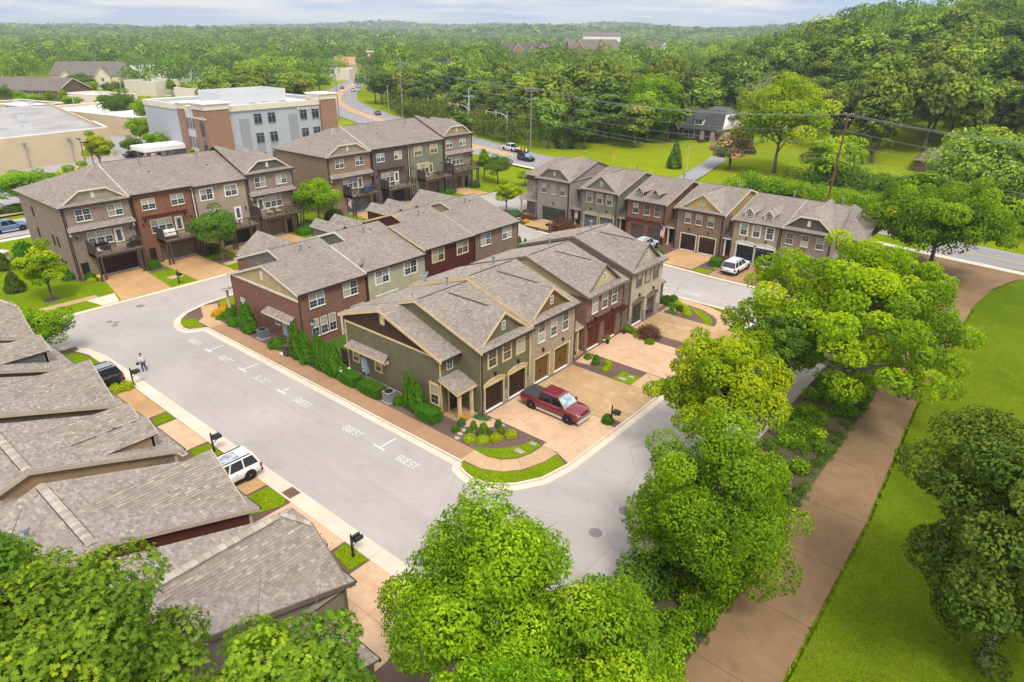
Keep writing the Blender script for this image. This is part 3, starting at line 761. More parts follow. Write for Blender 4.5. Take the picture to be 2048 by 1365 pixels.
def window_meshes(w, h, trim, style, sash):
 key = (round(w, 2), round(h, 2), trim.name, style, sash)
 if key in _WC: return _WC[key]
 fr = MB(); t = 0.042
 if style == "cased":                       # wide flat casing boards round the frame
  c = 0.13
  fr.box(-c, w + c, -c, 0, 0, 0.045); fr.box(-c, w + c, h, h + c + 0.02, 0, 0.05)
  fr.box(-c, 0, 0, h, 0, 0.04); fr.box(w, w + c, 0, h, 0, 0.04)
 if style == "hooded":                      # casing with a bracketed head
  c = 0.13
  fr.box(-c, w + c, -c, 0, 0, 0.045); fr.box(-c - 0.05, w + c + 0.05, h, h + 0.13, 0, 0.05); fr.box(-c - 0.1, w + c + 0.1, h + 0.13, h + 0.2, 0, 0.11)
  fr.box(-c, 0, 0, h, 0, 0.04); fr.box(w, w + c, 0, h, 0, 0.04)
  fr.box(-c + 0.01, -0.02, h - 0.2, h, 0.04, 0.085); fr.box(w + 0.02, w + c - 0.01, h - 0.2, h, 0.04, 0.085)
 fr.box(0, w, 0, t, 0, 0.06); fr.box(0, w, h - t, h, 0, 0.06)
 fr.box(0, t, t, h - t, 0, 0.06); fr.box(w - t, w, t, h - t, 0, 0.06)
 cols = 2 if sash == "double" else 1
 cw = (w - 2 * t) / cols
 if cols == 2: fr.box(w / 2 - 0.035, w / 2 + 0.035, t, h - t, 0, 0.065)
 fr.box(t, w - t, h / 2 - 0.025, h / 2 + 0.025, 0, 0.055)
 for k in range(cols):                      # glazing bars
  x = t + cw * (k + 0.5)
  fr.box(x - 0.006, x + 0.006, t, h - t, 0.0, 0.03)
 for q in (0.25, 0.75):
  fr.box(t, w - t, h * q - 0.006, h * q + 0.006, 0.0, 0.028)
 pw = cw - (0.05 if cols == 2 else 0)
 p = MB().box(0, pw, 0, h / 2 - t - 0.026, 0.004, 0.02)
 sill = MB().box(-0.06, w + 0.06, -0.09, -0.002, 0, 0.09)
 _WC[key] = (fr.mesh("window", trim), p.mesh("pane", GLASS), p.mesh("pane", BLIND), sill.mesh("sill", IVORY), cols, pw, t, cw)
 return _WC[key]
SILLB = {}
class House:
 def __init__(s, name, label, loc, rz, group, cat="townhouse"):
  s.o = thing(name, label, cat, loc, rz, group)
  s.sh = []           # roof slopes, laid with shingles at the end
  s.R = random.Random(hash(tuple(round(x, 1) for x in loc)) & 0xffff)
 def part(s, mb, name, mat, parent=None, kind=None, label=None, F=None):
  o = place(name, mb.mesh(name, mat), parent or s.o, F)
  if kind: o["kind"] = kind
  if label: o["label"] = label
  return o
 #walls
 def wall(s, F, u0, u1, v0, v1, mat, holes=(), lap=False, name="wall", reveal=0.22, th=0.12):
  mb = MB()
  us = sorted(set([u0, u1] + [x for h in holes for x in h[:2]])); vs = sorted(set([v0, v1] + [x for h in holes for x in h[2:4]]))
  us = [u for u in us if u0 <= u <= u1]; vs = [v for v in vs if v0 <= v <= v1]
  def inhole(a, b): return any(h[0] < a < h[1] and h[2] < b < h[3] for h in holes)
  for i in range(len(us) - 1):
   for j in range(len(vs) - 1):
    if inhole((us[i] + us[i + 1]) / 2, (vs[j] + vs[j + 1]) / 2): continue
    if lap:
     s._lap(mb, [(us[i], vs[j]), (us[i + 1], vs[j]), (us[i + 1], vs[j + 1]), (us[i], vs[j + 1])])
    else:
     mb.poly([(us[i], vs[j], 0), (us[i + 1], vs[j], 0), (us[i + 1], vs[j + 1], 0), (us[i], vs[j + 1], 0)])
  for h in holes:
   a, b, c, d = h[:4]
   for q in (((a, c, 0), (a, d, 0), (a, d, -reveal), (a, c, -reveal)), ((b, d, 0), (b, c, 0), (b, c, -reveal), (b, d, -reveal)),
       ((a, d, 0), (b, d, 0), (b, d, -reveal), (a, d, -reveal))):
    mb.poly(q)
  mb.box(u0 + 0.01, u1 - 0.01, v0, v1 - 0.01, -reveal - th, -reveal - 0.02) if not holes else None
  o = place(name, mb.mesh(name, mat), s.o, F)
  if lap: o["kind"] = "stuff"
  return o
 def _lap(s, mb, poly, e=0.165, d=0.016):
  v0 = min(p[1] for p in poly); v1 = max(p[1] for p in poly)
  k = math.floor(v0 / e)
  while k * e < v1 - 1e-6:
   a, b = k * e, (k + 1) * e
   q = clip_poly(clip_poly(poly, (0, a), (1, a)), (1, b), (0, b))
   if len(q) >= 3:
    off = lambda v: d * (1 - (v - a) / e) + 0.002
    mb.poly([(x, v, off(v)) for x, v in q])
    lo = [p for p in q if p[1] < a + 1e-5]
    if len(lo) >= 2:
     x0, x1 = min(p[0] for p in lo), max(p[0] for p in lo)
     mb.poly([(x0, a, 0), (x1, a, 0), (x1, a, d + 0.002), (x0, a, d + 0.002)])
   k += 1
 def gable(s, F, pts, mat, style="lap", trim=None, back=0.12, name="gable_wall"):
  mb = MB()
  if style == "lap":
   s._lap(mb, pts)
  else:
   mb.poly([(a, b, 0) for a, b in pts])
  mb.slab([(a, b, -0.03) for a, b in pts], back)
  o = place(name, mb.mesh(name, mat), s.o, F)
  if style == "lap": o["kind"] = "stuff"
  if style == "batten":
   x0, x1 = min(p[0] for p in pts), max(p[0] for p in pts)
   n = int((x1 - x0) / 0.42)
   for i in range(1, n + 1):
    x = x0 + (x1 - x0) * i / (n + 1)
    q = clip_poly(clip_poly(pts, (x - 0.02, 1), (x - 0.02, 0)), (x + 0.02, 0), (x + 0.02, 1))
    if len(q) < 3: continue
    a, b = min(p[1] for p in q), max(p[1] for p in q)
    if b - a > 0.15:
     place("batten", MB().box(x - 0.022, x + 0.022, a, b - 0.03, 0, 0.025).mesh("batten", mat), s.o, F)
  return o
 #openings
 def window(s, F, u, v, w, h, trim=None, style="plain", sash="single", blind=None, sill=True, name="window"):
  trim = trim or WHITE
  fr, pd, pl, sl, cols, pw, t, cw = window_meshes(w, h, trim, style, sash)
  o = place(name, fr, s.o, F @ Matrix.Translation((u, v, 0.012)))
  for k in range(cols):
   for j in range(2):
    bl = (s.R.random() < (0.75 if j == 1 else 0.15)) if blind is None else (j == 1 and blind > 0) or blind > 1
    x = t + cw * k + (0.05 * k if cols == 2 else 0)
    place("pane", pl if bl else pd, o, Matrix.Translation((x, t if j == 0 else h / 2 + 0.026, 0)))
  if sill and style == "plain": place("sill", sl, o)
  return o
 def garage(s, F, u, w, h, mat, jamb, rows=4, cols=2, deep=0.2, top_lights=False):
  key = (round(w, 2), round(h, 2), mat.name, rows, cols)
  if key not in SILLB:
   rh = h / rows
   p = MB().box(0.01, w - 0.01, 0.006, rh - 0.006, -0.04, 0.0)
   cw = w / cols
   for c in range(cols):
    x0, x1 = c * cw + 0.09, (c + 1) * cw - 0.09
    p.box(x0, x1, 0.09, rh - 0.09, 0.0, 0.012)
   q = MB().box(0.01, w - 0.01, 0.006, rh - 0.006, -0.04, 0.0)
   for c in range(cols * 2):
    q.box(c * w / cols / 2 + 0.1, (c + 1) * w / cols / 2 - 0.1, 0.12, rh - 0.12, 0.0, 0.01, 1)
   SILLB[key] = (p.mesh("door_panel", mat), q.mesh("door_panel", [mat, GLASS]), MB().box(0, 0.06, 0, 0.26, 0, 0.03).mesh("handle", BLACK))
  pm, qm, hm = SILLB[key]
  g = place("garage_door", MB().box(0, w, 0.0, h, -0.1, -0.045).mesh("garage_door", mat), s.o, F @ Matrix.Translation((u, 0.02, -deep)))
  for r in range(rows):
   place("door_panel", qm if (top_lights and r == rows - 1) else pm, g, Matrix.Translation((0, h / rows * r, 0)))
  place("handle", hm, g, Matrix.Translation((w / 2 + 0.03, h * 0.36, 0.012)))
  place("handle", hm, g, Matrix.Translation((w / 2 - 0.09, h * 0.36, 0.012)))
  if jamb:
   for a, b in ((u - 0.13, u - 0.002), (u + w + 0.002, u + w + 0.13)): s.part(MB().box(a, b, 0, h + 0.02, -deep + 0.04, 0.03), "door_jamb", jamb, F=F)
   s.part(MB().box(u - 0.13, u + w + 0.13, h + 0.025, h + 0.16, -deep + 0.04, 0.032), "door_head", jamb, F=F)
  s.part(MB().box(u + 0.01, u + w - 0.01, 0.0, 0.06, -deep - 0.06, -0.005), "weather_strip", WHITE, F=F)
  return g
 def arch(s, F, u0, u1, z, rise, mat):
  n = 14; c = (u0 + u1) / 2; hw = (u1 - u0) / 2
  top = [(c + hw * (-1 + 2 * i / n), z + rise * (1 - (-1 + 2 * i / n) ** 2)) for i in range(n + 1)]
  s.part(MB().slab([(u0, z - 0.22, 0.035), (u1, z - 0.22, 0.035)] + [(x, y, 0.035) for x, y in reversed(top)], 0.06), "arched_head", mat, F=F)
  m = MB()
  for (a, b), (c2, d) in zip(top[:-1], top[1:]):
   m.add([(a, b, 0.0), (c2, d, 0.0), (c2, d + 0.07, 0.0), (a, b + 0.07, 0.0), (a, b, 0.12), (c2, d, 0.12), (c2, d + 0.07, 0.12), (a, b + 0.07, 0.12)],
      [(4, 5, 6, 7), (3, 7, 6, 2), (0, 1, 5, 4)])
  s.part(m, "drip_mould", mat, F=F)
 def door(s, F, u, w, h, mat, frame=None, glass=True, v=0.0):
  d = place("door", MB().box(0, w, 0, h, 0.0, 0.05).mesh("door", mat), s.o, F @ Matrix.Translation((u, v, 0.01)))
  if glass: place("pane", MB().box(0.16, w - 0.16, h * 0.32, h - 0.16, 0.05, 0.058).mesh("pane", SCREEN), d)
  place("handle", MB().box(w - 0.12, w - 0.06, h * 0.42, h * 0.5, 0.05, 0.1).mesh("handle", BLACK), d)
  f = MB().box(-0.1, 0, 0, h, 0, 0.07).box(w, w + 0.1, 0, h, 0, 0.07).box(-0.1, w + 0.1, h, h + 0.11, 0, 0.075)
  place("door_frame", f.mesh("door_frame", frame or WHITE), d)
  return d
 def trim(s, F, u0, u1, v0, v1, mat, name="corner_board", n=0.035):
  return s.part(MB().box(u0, u1, v0, v1, 0.0, n), name, mat, F=F)
 def lamp(s, F, u, v):
  m = MB().box(-0.05, 0.05, 0, 0.16, 0, 0.05).box(-0.07, 0.07, -0.16, 0.06, 0.05, 0.2).box(-0.09, 0.09, 0.06, 0.1, 0.03, 0.22)
  s.part(m, "wall_lamp", BLACK, F=F @ Matrix.Translation((u, v, 0.01)))
 #roofs
 def slope(s, pts, name="roof_slope", t=0.13, shingles=True):
  o = s.part(MB().slab(pts, t), name, ROOFD)
  if shingles: s.sh.append([Vector(p) for p in pts])
  return o
 def board(s, p, q, mat, name="rake_board", h=0.2, t=0.05, drop=0.0):
  p, q = Vector(p), Vector(q)
  d = (q - p); side = Vector((d.y, -d.x, 0))
  if side.length < 1e-6: return
  side.normalize(); side *= t / 2
  dn = Vector((0, 0, h)); z = Vector((0, 0, -drop))
  A = [p + z - side, p + z + side, q + z + side, q + z - side]
  B = [a - dn for a in A]
  m = MB().add(A + B, [(0, 1, 2, 3), (7, 6, 5, 4), (0, 4, 5, 1), (1, 5, 6, 2), (2, 6, 7, 3), (3, 7, 4, 0)])
  return s.part(m, name, mat)
 def gutter(s, p, q, mat=None):
  return s.board(p, q, mat or DARKB, "gutter", 0.13, 0.12, 0.04)
 def downspout(s, x, y, z0, z1, mat=None):
  return s.part(MB().box(x - 0.05, x + 0.05, y - 0.05, y + 0.05, z0, z1), "downspout", mat or DARKB)
 def ridge(s, p, q, mat=None, w=0.30, pieces=False, rise=0.05):
  p, q = Vector(p), Vector(q); d = q - p; L = d.length; d.normalize()
  sd = Vector((d.y, -d.x, 0)).normalized() * w / 2
  def cap(a, b, up):
   z = Vector((0, 0, up)); lo = Vector((0, 0, -w * 0.16))
   return MB().add([a + z, b + z, a + sd + lo + z, b + sd + lo + z, a - sd + lo + z, b - sd + lo + z, a + sd + lo, b + sd + lo, a - sd + lo, b - sd + lo],
       [(0, 2, 3, 1), (0, 1, 5, 4), (2, 6, 7, 3), (4, 5, 9, 8), (0, 4, 8, 6, 2), (1, 3, 7, 9, 5)])
  if pieces:
   n = max(1, int(L / 0.3));
   for i in range(n):
    a, b = p + d * (L * i / n), p + d * (L * (i + 0.97) / n)
    s.part(cap(a, b, rise + 0.012 * (i % 2)), "ridge_cap", s.R.choice(CAPS))
  else:
   s.part(cap(p, q, rise), "ridge_cap", mat or CAPS[0])
 def vent(s, x, y, z, h=0.6, r=0.06, cap=True):
  m = MB().tube((0, 0, -0.2), (0, 0, h), r, n=8)
  if cap: m.tube((0, 0, h), (0, 0, h + 0.16), r * 1.9, n=10)
  m.lathe([(r * 2.6, 0.0), (r * 1.2, 0.1)], 8)
  s.part(m, "vent_pipe", VENTM, F=Matrix.Translation((x, y, z)))
 def finish(s, singles=0, tex=None):
  R = s.R; e = 0.146; V, Fc, A = [], [], []; ones = []
  for P in s.sh:
   O = P[0]; u = (P[1] - P[0]).normalized()
   n = (P[1] - P[0]).cross(P[-1] - P[0]).normalized()
   w = n.cross(u)
   poly = [((p - O).dot(u), (p - O).dot(w)) for p in P]
   k = len(poly)
   edges = []
   for i in range(k):
    a, b = poly[i], poly[(i + 1) % k]
    edges.append((a[0], a[1], b[0] - a[0], b[1] - a[1]))
   u0, u1 = min(p[0] for p in poly), max(p[0] for p in poly); v1 = max(p[1] for p in poly)
   rows = int(v1 / e + 0.999)
   for r in range(rows):
    a, b = r * e, min((r + 1) * e, v1)
    x = u0 - R.random() * 0.3
    while x < u1:
     wd = R.choice((0.17, 0.2, 0.24, 0.28, 0.34))
     q = [(x + 0.004, a), (x + wd - 0.004, a), (x + wd - 0.004, b), (x + 0.004, b)]
     x += wd
     inside = True; out = False
     for ax, ay, dx, dy in edges:
      sd = [dx * (py - ay) - dy * (px - ax) for px, py in q]
      if min(sd) < -1e-6:
       inside = False
       if max(sd) <= 1e-6: out = True; break
     if out: continue
     full = inside
     if not inside:
      for ax, ay, dx, dy in edges:
       q = clip_poly(q, (ax, ay), (ax + dx, ay + dy))
       if len(q) < 3: break
      if len(q) < 3: continue
     t = R.random()
     thick = 0.016 + 0.014 * (t > 0.55)
     if full and len(ones) < singles and R.random() < 0.5:
      ones.append((O + u * q[0][0] + w * a, u, w, n, wd, t)); continue
     base = len(V)
     for px, py in q:
      hgt = thick * (1 - (py - a) / e) + 0.004
      V.append(tuple(O + u * px + w * py + n * hgt))
     Fc.append(tuple(range(base, base + len(q)))); A.append(t)
     lo = [i for i, p in enumerate(q) if p[1] < a + 1e-5]
     if len(lo) >= 2:
      lo.sort(key=lambda i: q[i][0]); i0, i1 = lo[0], lo[-1]
      b2 = len(V)
      for i in (i0, i1):
       px, py = q[i]; V.append(tuple(O + u * px + w * py - n * 0.002))
      Fc.append((b2, b2 + 1, base + i1, base + i0)); A.append(t * 0.5)
  m = MB(); m.v = V; m.f = Fc; m.a = A; m.m = [0] * len(Fc)
  if V:
   o = place("roof_covering", m.mesh("roof_covering", shingle_mat(), uv=False, attr=True), s.o)
   o["kind"] = "stuff"
  for p, u, w, n, wd, t in ones:
   key = ("sh", wd, t > 0.55)
   if key not in SILLB:
    th = 0.018 + 0.014 * (t > 0.55)
    SILLB[key] = MB().add([(0.004, 0, -0.002), (wd - 0.004, 0, -0.002), (0.004, 0, th), (wd - 0.004, 0, th), (0.004, e, 0.004), (wd - 0.004, e, 0.004)],
           [(0, 1, 3, 2), (2, 3, 5, 4), (0, 2, 4), (1, 5, 3), (0, 4, 5, 1)]).mesh("shingle", shingle_piece_mat(), uv=False)
   place("shingle", SILLB[key], s.o, Matrix(((u.x, w.x, n.x, p.x), (u.y, w.y, n.y, p.y), (u.z, w.z, n.z, p.z), (0, 0, 0, 1))) @ Matrix.Translation((-0.004, 0, 0)))
  return s.o
 #compound roofs
 def two_slopes(s, x0, x1, yf, zf, yr, zr, yb, zb):
  s.slope([(x0, yf, zf), (x1, yf, zf), (x1, yr, zr), (x0, yr, zr)])
  s.slope([(x1, yb, zb), (x0, yb, zb), (x0, yr, zr), (x1, yr, zr)])
 def cross_gable(s, x0, x1, z0, zg, y0, ye, trim, wallmat, clip=0.0, yw=0.3, win=None, over=0.22, style="lap", oh=0.25, foot=0.0):
  xc = (x0 + x1) / 2; k = (zg - z0) / (xc - x0)
  a, b = x0 - oh, x1 + oh; za = z0 - k * oh
  yf = y0 - over
  if clip <= 0:
   s.slope([(b, yf, za), (b, ye, za), (xc, ye, zg), (xc, yf, zg)])
   s.slope([(a, ye, za), (a, yf, za), (xc, yf, zg), (xc, ye, zg)])
   pts = [(x0 + 0.1, z0), (x1 - 0.1, z0), (xc, zg - 0.12)]
   rk = [((a, yf, za), (xc, yf, zg)), ((xc, yf, zg), (b, yf, za))]
  else:
   zc = zg - clip; xa, xb = xc - clip / k, xc + clip / k; hy = clip / 0.75
   s.slope([(b, yf, za), (b, ye, za), (xc, ye, zg), (xc, yf + hy, zg), (xb, yf, zc)])
   s.slope([(a, ye, za), (a, yf, za), (xa, yf, zc), (xc, yf + hy, zg), (xc, ye, zg)])
   s.slope([(xa, yf, zc), (xb, yf, zc), (xc, yf + hy, zg)])
   pts = [(x0 + 0.1, z0), (x1 - 0.1, z0), (xb - 0.05, zc - 0.1), (xa + 0.05, zc - 0.1)]
   rk = [((a, yf, za), (xa, yf, zc)), ((xa, yf, zc), (xb, yf, zc)), ((xb, yf, zc), (b, yf, za))]
  F = F_front(y0)
  s.gable(F, pts, wallmat, style)
  for p, q in rk: s.board((p[0], p[1] - 0.03, p[2]), (q[0], q[1] - 0.03, q[2]), trim, h=0.2, drop=-0.01)
  for p, q in rk: s.board((p[0], y0 - 0.04, p[2] - 0.14), (q[0], y0 - 0.04, q[2] - 0.14), trim, "frieze_board", h=0.12, t=0.04)
  if win == "small": s.window(F, xc - 0.2, z0 + 0.45, 0.4, 0.75, WHITE, "plain", sill=False, blind=0)
  if win == "louvre": s.part(MB().box(xc - 0.19, xc + 0.19, z0 + 0.42, z0 + 1.15, 0.01, 0.05), "gable_vent", trim, F=F)
 def dormer(s, xc, w, y0, z0, h, rise, yb, trim, wallmat, cheek_lap=True):
  x0, x1 = xc - w / 2, xc + w / 2; ze = z0 + h; zg = ze + rise; oh = 0.18; k = rise / (w / 2)
  for sgn, pts in ((1, [(x1 + oh, y0 - 0.2, ze - k * oh), (x1 + oh, yb, ze - k * oh), (xc, yb, zg), (xc, y0 - 0.2, zg)]),
       (-1, [(x0 - oh, yb, ze - k * oh), (x0 - oh, y0 - 0.2, ze - k * oh), (xc, y0 - 0.2, zg), (xc, yb, zg)])):
   s.slope(pts, "dormer_roof", 0.09)
  s.gable(F_front(y0), [(x0, z0 - 0.3), (x1, z0 - 0.3), (x1, ze), (xc, zg - 0.06), (x0, ze)], wallmat, "flat", name="dormer_front")
  s.part(MB().box(x0, x0 + 0.06, y0, yb, z0 - 0.3, ze), "dormer_cheek", wallmat); s.part(MB().box(x1 - 0.06, x1, y0, yb, z0 - 0.3, ze), "dormer_cheek", wallmat)
  s.board((x0 - oh, y0 - 0.22, ze - k * oh), (xc, y0 - 0.22, zg), trim, h=0.15); s.board((xc, y0 - 0.22, zg), (x1 + oh, y0 - 0.22, ze - k * oh), trim, h=0.15)
  s.trim(F_front(y0), x0 - 0.02, x0 + 0.1, z0 - 0.3, ze, trim); s.trim(F_front(y0), x1 - 0.1, x1 + 0.02, z0 - 0.3, ze, trim)
  s.window(F_front(y0), xc - w * 0.27, z0 + 0.08, w * 0.54, h - 0.1, WHITE, "plain", sill=False, blind=0)
CAPS = [paint("ridge_cap_tan", (0.36, 0.31, 0.25), 0.95), paint("ridge_cap_grey_tan", (0.31, 0.265, 0.22), 0.95), paint("ridge_cap_light", (0.40, 0.35, 0.285), 0.95)]
def pergola(h, F, u0, u1, v, mat=None, out=0.75):
 mat = mat or REDW
 for u in (u0 + 0.25, u1 - 0.25):
  h.part(MB().box(u - 0.06, u + 0.06, v - 0.6, v - 0.02, 0, 0.1).add([(u - 0.05, v - 0.55, 0.1), (u + 0.05, v - 0.55, 0.1), (u - 0.05, v - 0.42, 0.1), (u + 0.05, v - 0.42, 0.1), (u - 0.05, v - 0.12, out - 0.2), (u + 0.05, v - 0.12, out - 0.2), (u - 0.05, v - 0.01, out - 0.2), (u + 0.05, v - 0.01, out - 0.2)],
      [(0, 1, 5, 4), (2, 6, 7, 3), (0, 4, 6, 2), (1, 3, 7, 5)]), "bracket", mat, F=F)
 for n in (0.06, out - 0.2):
  h.part(MB().box(u0, u1, v, v + 0.16, n, n + 0.07), "trellis_beam", mat, F=F)
 k = int((u1 - u0) / 0.36)
 raf = MB().box(-0.035, 0.035, v + 0.162, v + 0.28, 0.0, out).mesh("trellis_rafter", mat)
 for i in range(k + 1):
  place("trellis_rafter", raf, h.o, F @ Matrix.Translation((u0 + 0.05 + (u1 - u0 - 0.1) * i / k, 0, 0)))
def pent_roof(h, x0, x1, y, z0, z1, out):
 h.slope([(x0, y - out, z0), (x1, y - out, z0), (x1 - 0.12, y, z1), (x0 + 0.12, y, z1)], "pent_roof", 0.1)
 h.board((x0, y - out - 0.03, z0), (x1, y - out - 0.03, z0), DARKB, "gutter", 0.1, 0.06)
#the townhouses
BR_RED = brick("red_brick", (0.155, 0.060, 0.038), (0.26, 0.105, 0.065), (0.30, 0.23, 0.18), (0.09, 0.04, 0.03))
BR_TAN = brick("pinkish_tan_brick", (0.34, 0.25, 0.17), (0.44, 0.345, 0.25), (0.40, 0.34, 0.27), (0.22, 0.14, 0.09))
BR_DARK = brick("dark_red_brick", (0.13, 0.058, 0.038), (0.26, 0.125, 0.08), (0.28, 0.21, 0.165), (0.34, 0.22, 0.15))
BR_BROWN = brick("brown_mixed_brick", (0.175, 0.105, 0.065), (0.27, 0.175, 0.115), (0.30, 0.25, 0.20), (0.06, 0.04, 0.03))
BR_PINK = brick("pinkish_grey_brick", (0.225, 0.155, 0.12), (0.315, 0.235, 0.185), (0.30, 0.26, 0.22), (0.09, 0.07, 0.06))
BR_GREY = brick("grey_brick", (0.215, 0.185, 0.17), (0.30, 0.26, 0.24), (0.34, 0.31, 0.29), (0.13, 0.11, 0.105))
BR_CHAR = brick("charcoal_brick", (0.075, 0.06, 0.056), (0.135, 0.11, 0.10), (0.17, 0.15, 0.14), (0.035, 0.03, 0.03))
BR_ORNG = brick("orange_red_brick", (0.185, 0.068, 0.036), (0.255, 0.10, 0.055), (0.25, 0.17, 0.12), (0.12, 0.05, 0.03))
S_GREEN = siding("dark_olive_siding", (0.140, 0.126, 0.068))
S_GOLD = siding("golden_brown_siding", (0.17, 0.10, 0.030))
S_BROWN = siding("dark_brown_board", (0.060, 0.030, 0.019))
S_CREAM = siding("pale_yellow_siding", (0.50, 0.40, 0.215))
S_BEIGE = siding("beige_siding", (0.42, 0.355, 0.26))
S_TAUPE = siding("taupe_siding", (0.235, 0.19, 0.14))
S_SAGE = siding("pale_sage_siding", (0.40, 0.375, 0.25))
S_MAROON = siding("maroon_siding", (0.085, 0.020, 0.012))
S_GREYG = siding("grey_green_siding", (0.17, 0.165, 0.115))
S_GREY = siding("mid_grey_siding", (0.155, 0.145, 0.125))
S_CHAR = siding("charcoal_grey_siding", (0.085, 0.077, 0.070))
S_SAND = siding("sand_siding", (0.33, 0.26, 0.165))
S_TANB = siding("tan_board", (0.42, 0.32, 0.18))
S_SLATE = siding("slate_green_siding", (0.10, 0.105, 0.09))
S_TANF = siding("tan_siding", (0.29, 0.20, 0.105))
D_BROWN = paint("dark_brown_door", (0.034, 0.017, 0.011), 0.5)
D_GOLD = paint("golden_brown_door", (0.145, 0.078, 0.018), 0.5)
D_RED = paint("red_brown_door", (0.105, 0.026, 0.012), 0.5)
D_GREEN = paint("dark_green_door", (0.040, 0.045, 0.028), 0.5)
D_SLATE = paint("blue_grey_door", (0.105, 0.125, 0.15), 0.5)
D_TAUPE = paint("taupe_door", (0.115, 0.093, 0.08), 0.5)
D_NAVY = paint("blue_black_door", (0.022, 0.024, 0.032), 0.5)
D_TAN = paint("tan_taupe_door", (0.17, 0.13, 0.085), 0.5)
D_AQUA = paint("grey_green_blue_door", (0.14, 0.17, 0.165), 0.5)
D_OLIVE = paint("olive_grey_door", (0.11, 0.11, 0.08), 0.5)
BLACKD = paint("black_door", (0.012, 0.011, 0.012), 0.4, 0.5)
CREAMD = paint("cream_door", (0.52, 0.46, 0.35), 0.5)
WHITER = paint("white_plaster_room", (0.62, 0.62, 0.60), 0.9)
def side_profile(h, F, prof, mat, lap=True, low=None):
 h.gable(F, prof, mat, "lap" if lap else "flat", name="side_wall")
 if low:
  u0, u1, v, m = low
  h.wall(F @ Matrix.Translation((0, 0, 0.03)), u0, u1, 0, v, m, name="side_wall", reveal=0.02, th=0.01)
def porch_post(h, x, y, z0, z1, mat, r=0.11):
 m = MB().box(x - r, x + r, y - r, y + r, z0, z1).box(x - r - 0.04, x + r + 0.04, y - r - 0.04, y + r + 0.04, z0, z0 + 0.25).box(x - r - 0.03, x + r + 0.03, y - r - 0.03, y + r + 0.03, z1 - 0.12, z1 - 0.004)
 h.part(m, "porch_post", mat)
def low_wing(h, x0, x1, ye, ya, yb, ze, za, zb, wall, trim, lap=True, porch=True, door=BLACKD, postx=None, base=None, win=True):
 h.slope([(x0, ye, ze), (x1, ye, ze), (x1, ya, za), (x0, ya, za)])
 h.slope([(x1, yb, zb), (x0, yb, zb), (x0, ya, za), (x1, ya, za)])
 h.gutter((x0, ye - 0.04, ze), (x1, ye - 0.04, ze))
 yw = ye + 0.4; w0, w1 = x0 + 0.2, x1 - 0.02
 F = F_front(yw)
 h.wall(F, w0, w1, 0, ze - 0.05, wall, lap=lap, name="entry_wall")
 c = (w0 + w1) / 2
 if win: h.window(F, c - 0.33, 3.85, 0.66, 0.85, WHITE, "plain", sill=False, blind=0)
 h.door(F, c - 0.2, 0.85, 2.05, door, trim, v=0.17)
 h.part(MB().box(w0, w1, 0.35, yw - 0.01, 0, 0.15), "porch_floor", WALKM)
 if porch:
  zp = 2.78
  h.slope([(x0 - 0.05, yw - 2.0, zp), (x1, yw - 2.0, zp), (x1, yw, zp + 0.66), (x0 - 0.05, yw, zp + 0.66)], "porch_roof", 0.1)
  h.board((x0 - 0.03, yw - 2.02, zp - 0.02), (x1, yw - 2.02, zp - 0.02), trim, "fascia", 0.16)
  h.board((x0 - 0.05, yw, zp + 0.62), (x0 - 0.05, yw - 2.0, zp - 0.04), trim, "fascia", 0.16)
  for px in (postx or (w0 + 0.12, w1 - 0.3)):
   porch_post(h, px, yw - 1.75, 0.15, zp - 0.13, trim)
WALKM = concrete("brown_aggregate_walk", (0.37, 0.225, 0.130), 0.35, 0.14)
def garage_front(h, W, ze, wallmat, lap, gar, doormat, jamb, wins, trim, wstyle, base=None, wz=3.95, wh=1.55, ww=0.92, gh=2.3, arch=None, rows=4, cols=2, lights=False, lamps=None):
 F = F_front(0)
 holes = [(a, b, 0, gh) for a, b in gar]
 h.wall(F, 0, W, 0, ze, wallmat, holes, lap=lap, name="front_wall")
 for a, b in gar:
  h.garage(F, a, b - a, gh, doormat, jamb, rows, cols, top_lights=lights)
  if arch is not None: h.arch(F, a - 0.24, b + 0.24, gh + 0.28, 0.30, arch)
 for i, u in enumerate(wins):
  h.window(F, u, wz, ww, wh, trim, wstyle)
 for u in lamps or [(a + b) / 2 for a, b in gar]:
  h.lamp(F, u, gh + (1.0 if arch else 0.75))
 if base:
  us = [0] + [x for a, b in gar for x in (a - 0.14, b + 0.14)] + [W]
  for i in range(0, len(us), 2):
   if us[i + 1] - us[i] > 0.1:
    h.part(MB().box(us[i] - (0.03 if i == 0 else 0), us[i + 1] + (0.03 if i == len(us) - 2 else 0), 0, 1.2, 0.0, 0.07), "pier", base, F=F)
#row facing the truck: four houses
GA = "row of four garage front townhouses beside the guest parking"
h = House("townhouse", "dark green sided end townhouse with cream trim, behind the maroon pickup", (-31.5, 33.75, 0), pi / 2, GA)
garage_front(h, 6.25, 5.72, S_GREEN, True, [(0.52, 2.7), (3.42, 5.58)], D_BROWN, CREAM, (0.91, 2.68, 4.42), CREAM, "hooded", base=STONE, arch=CREAM, wz=3.95, wh=1.4, gh=2.28, rows=5)
h.trim(F_front(0), 0, 0.15, 1.2, 5.6, CREAM); h.trim(F_front(0), 6.08, 6.22, 1.2, 5.6, CREAM)
h.two_slopes(-0.15, 6.2, -0.4, 5.75, 7.1, 8.19, 14.9, 5.66)
h.gutter((0.0, -0.44, 5.75), (6.2, -0.44, 5.75)); h.downspout(0.05, -0.1, 0, 5.5)
h.cross_gable(0.42, 5.9, 6.0, 8.06, 0.4, 6.7, CREAM, S_GREEN, win="small")
Fl = F_left(0, 14.5)
side_profile(h, Fl, [(0, 0), (14.5, 0), (14.5, 5.72), (7.4, 8.06), (0, 5.7)], S_GREEN)
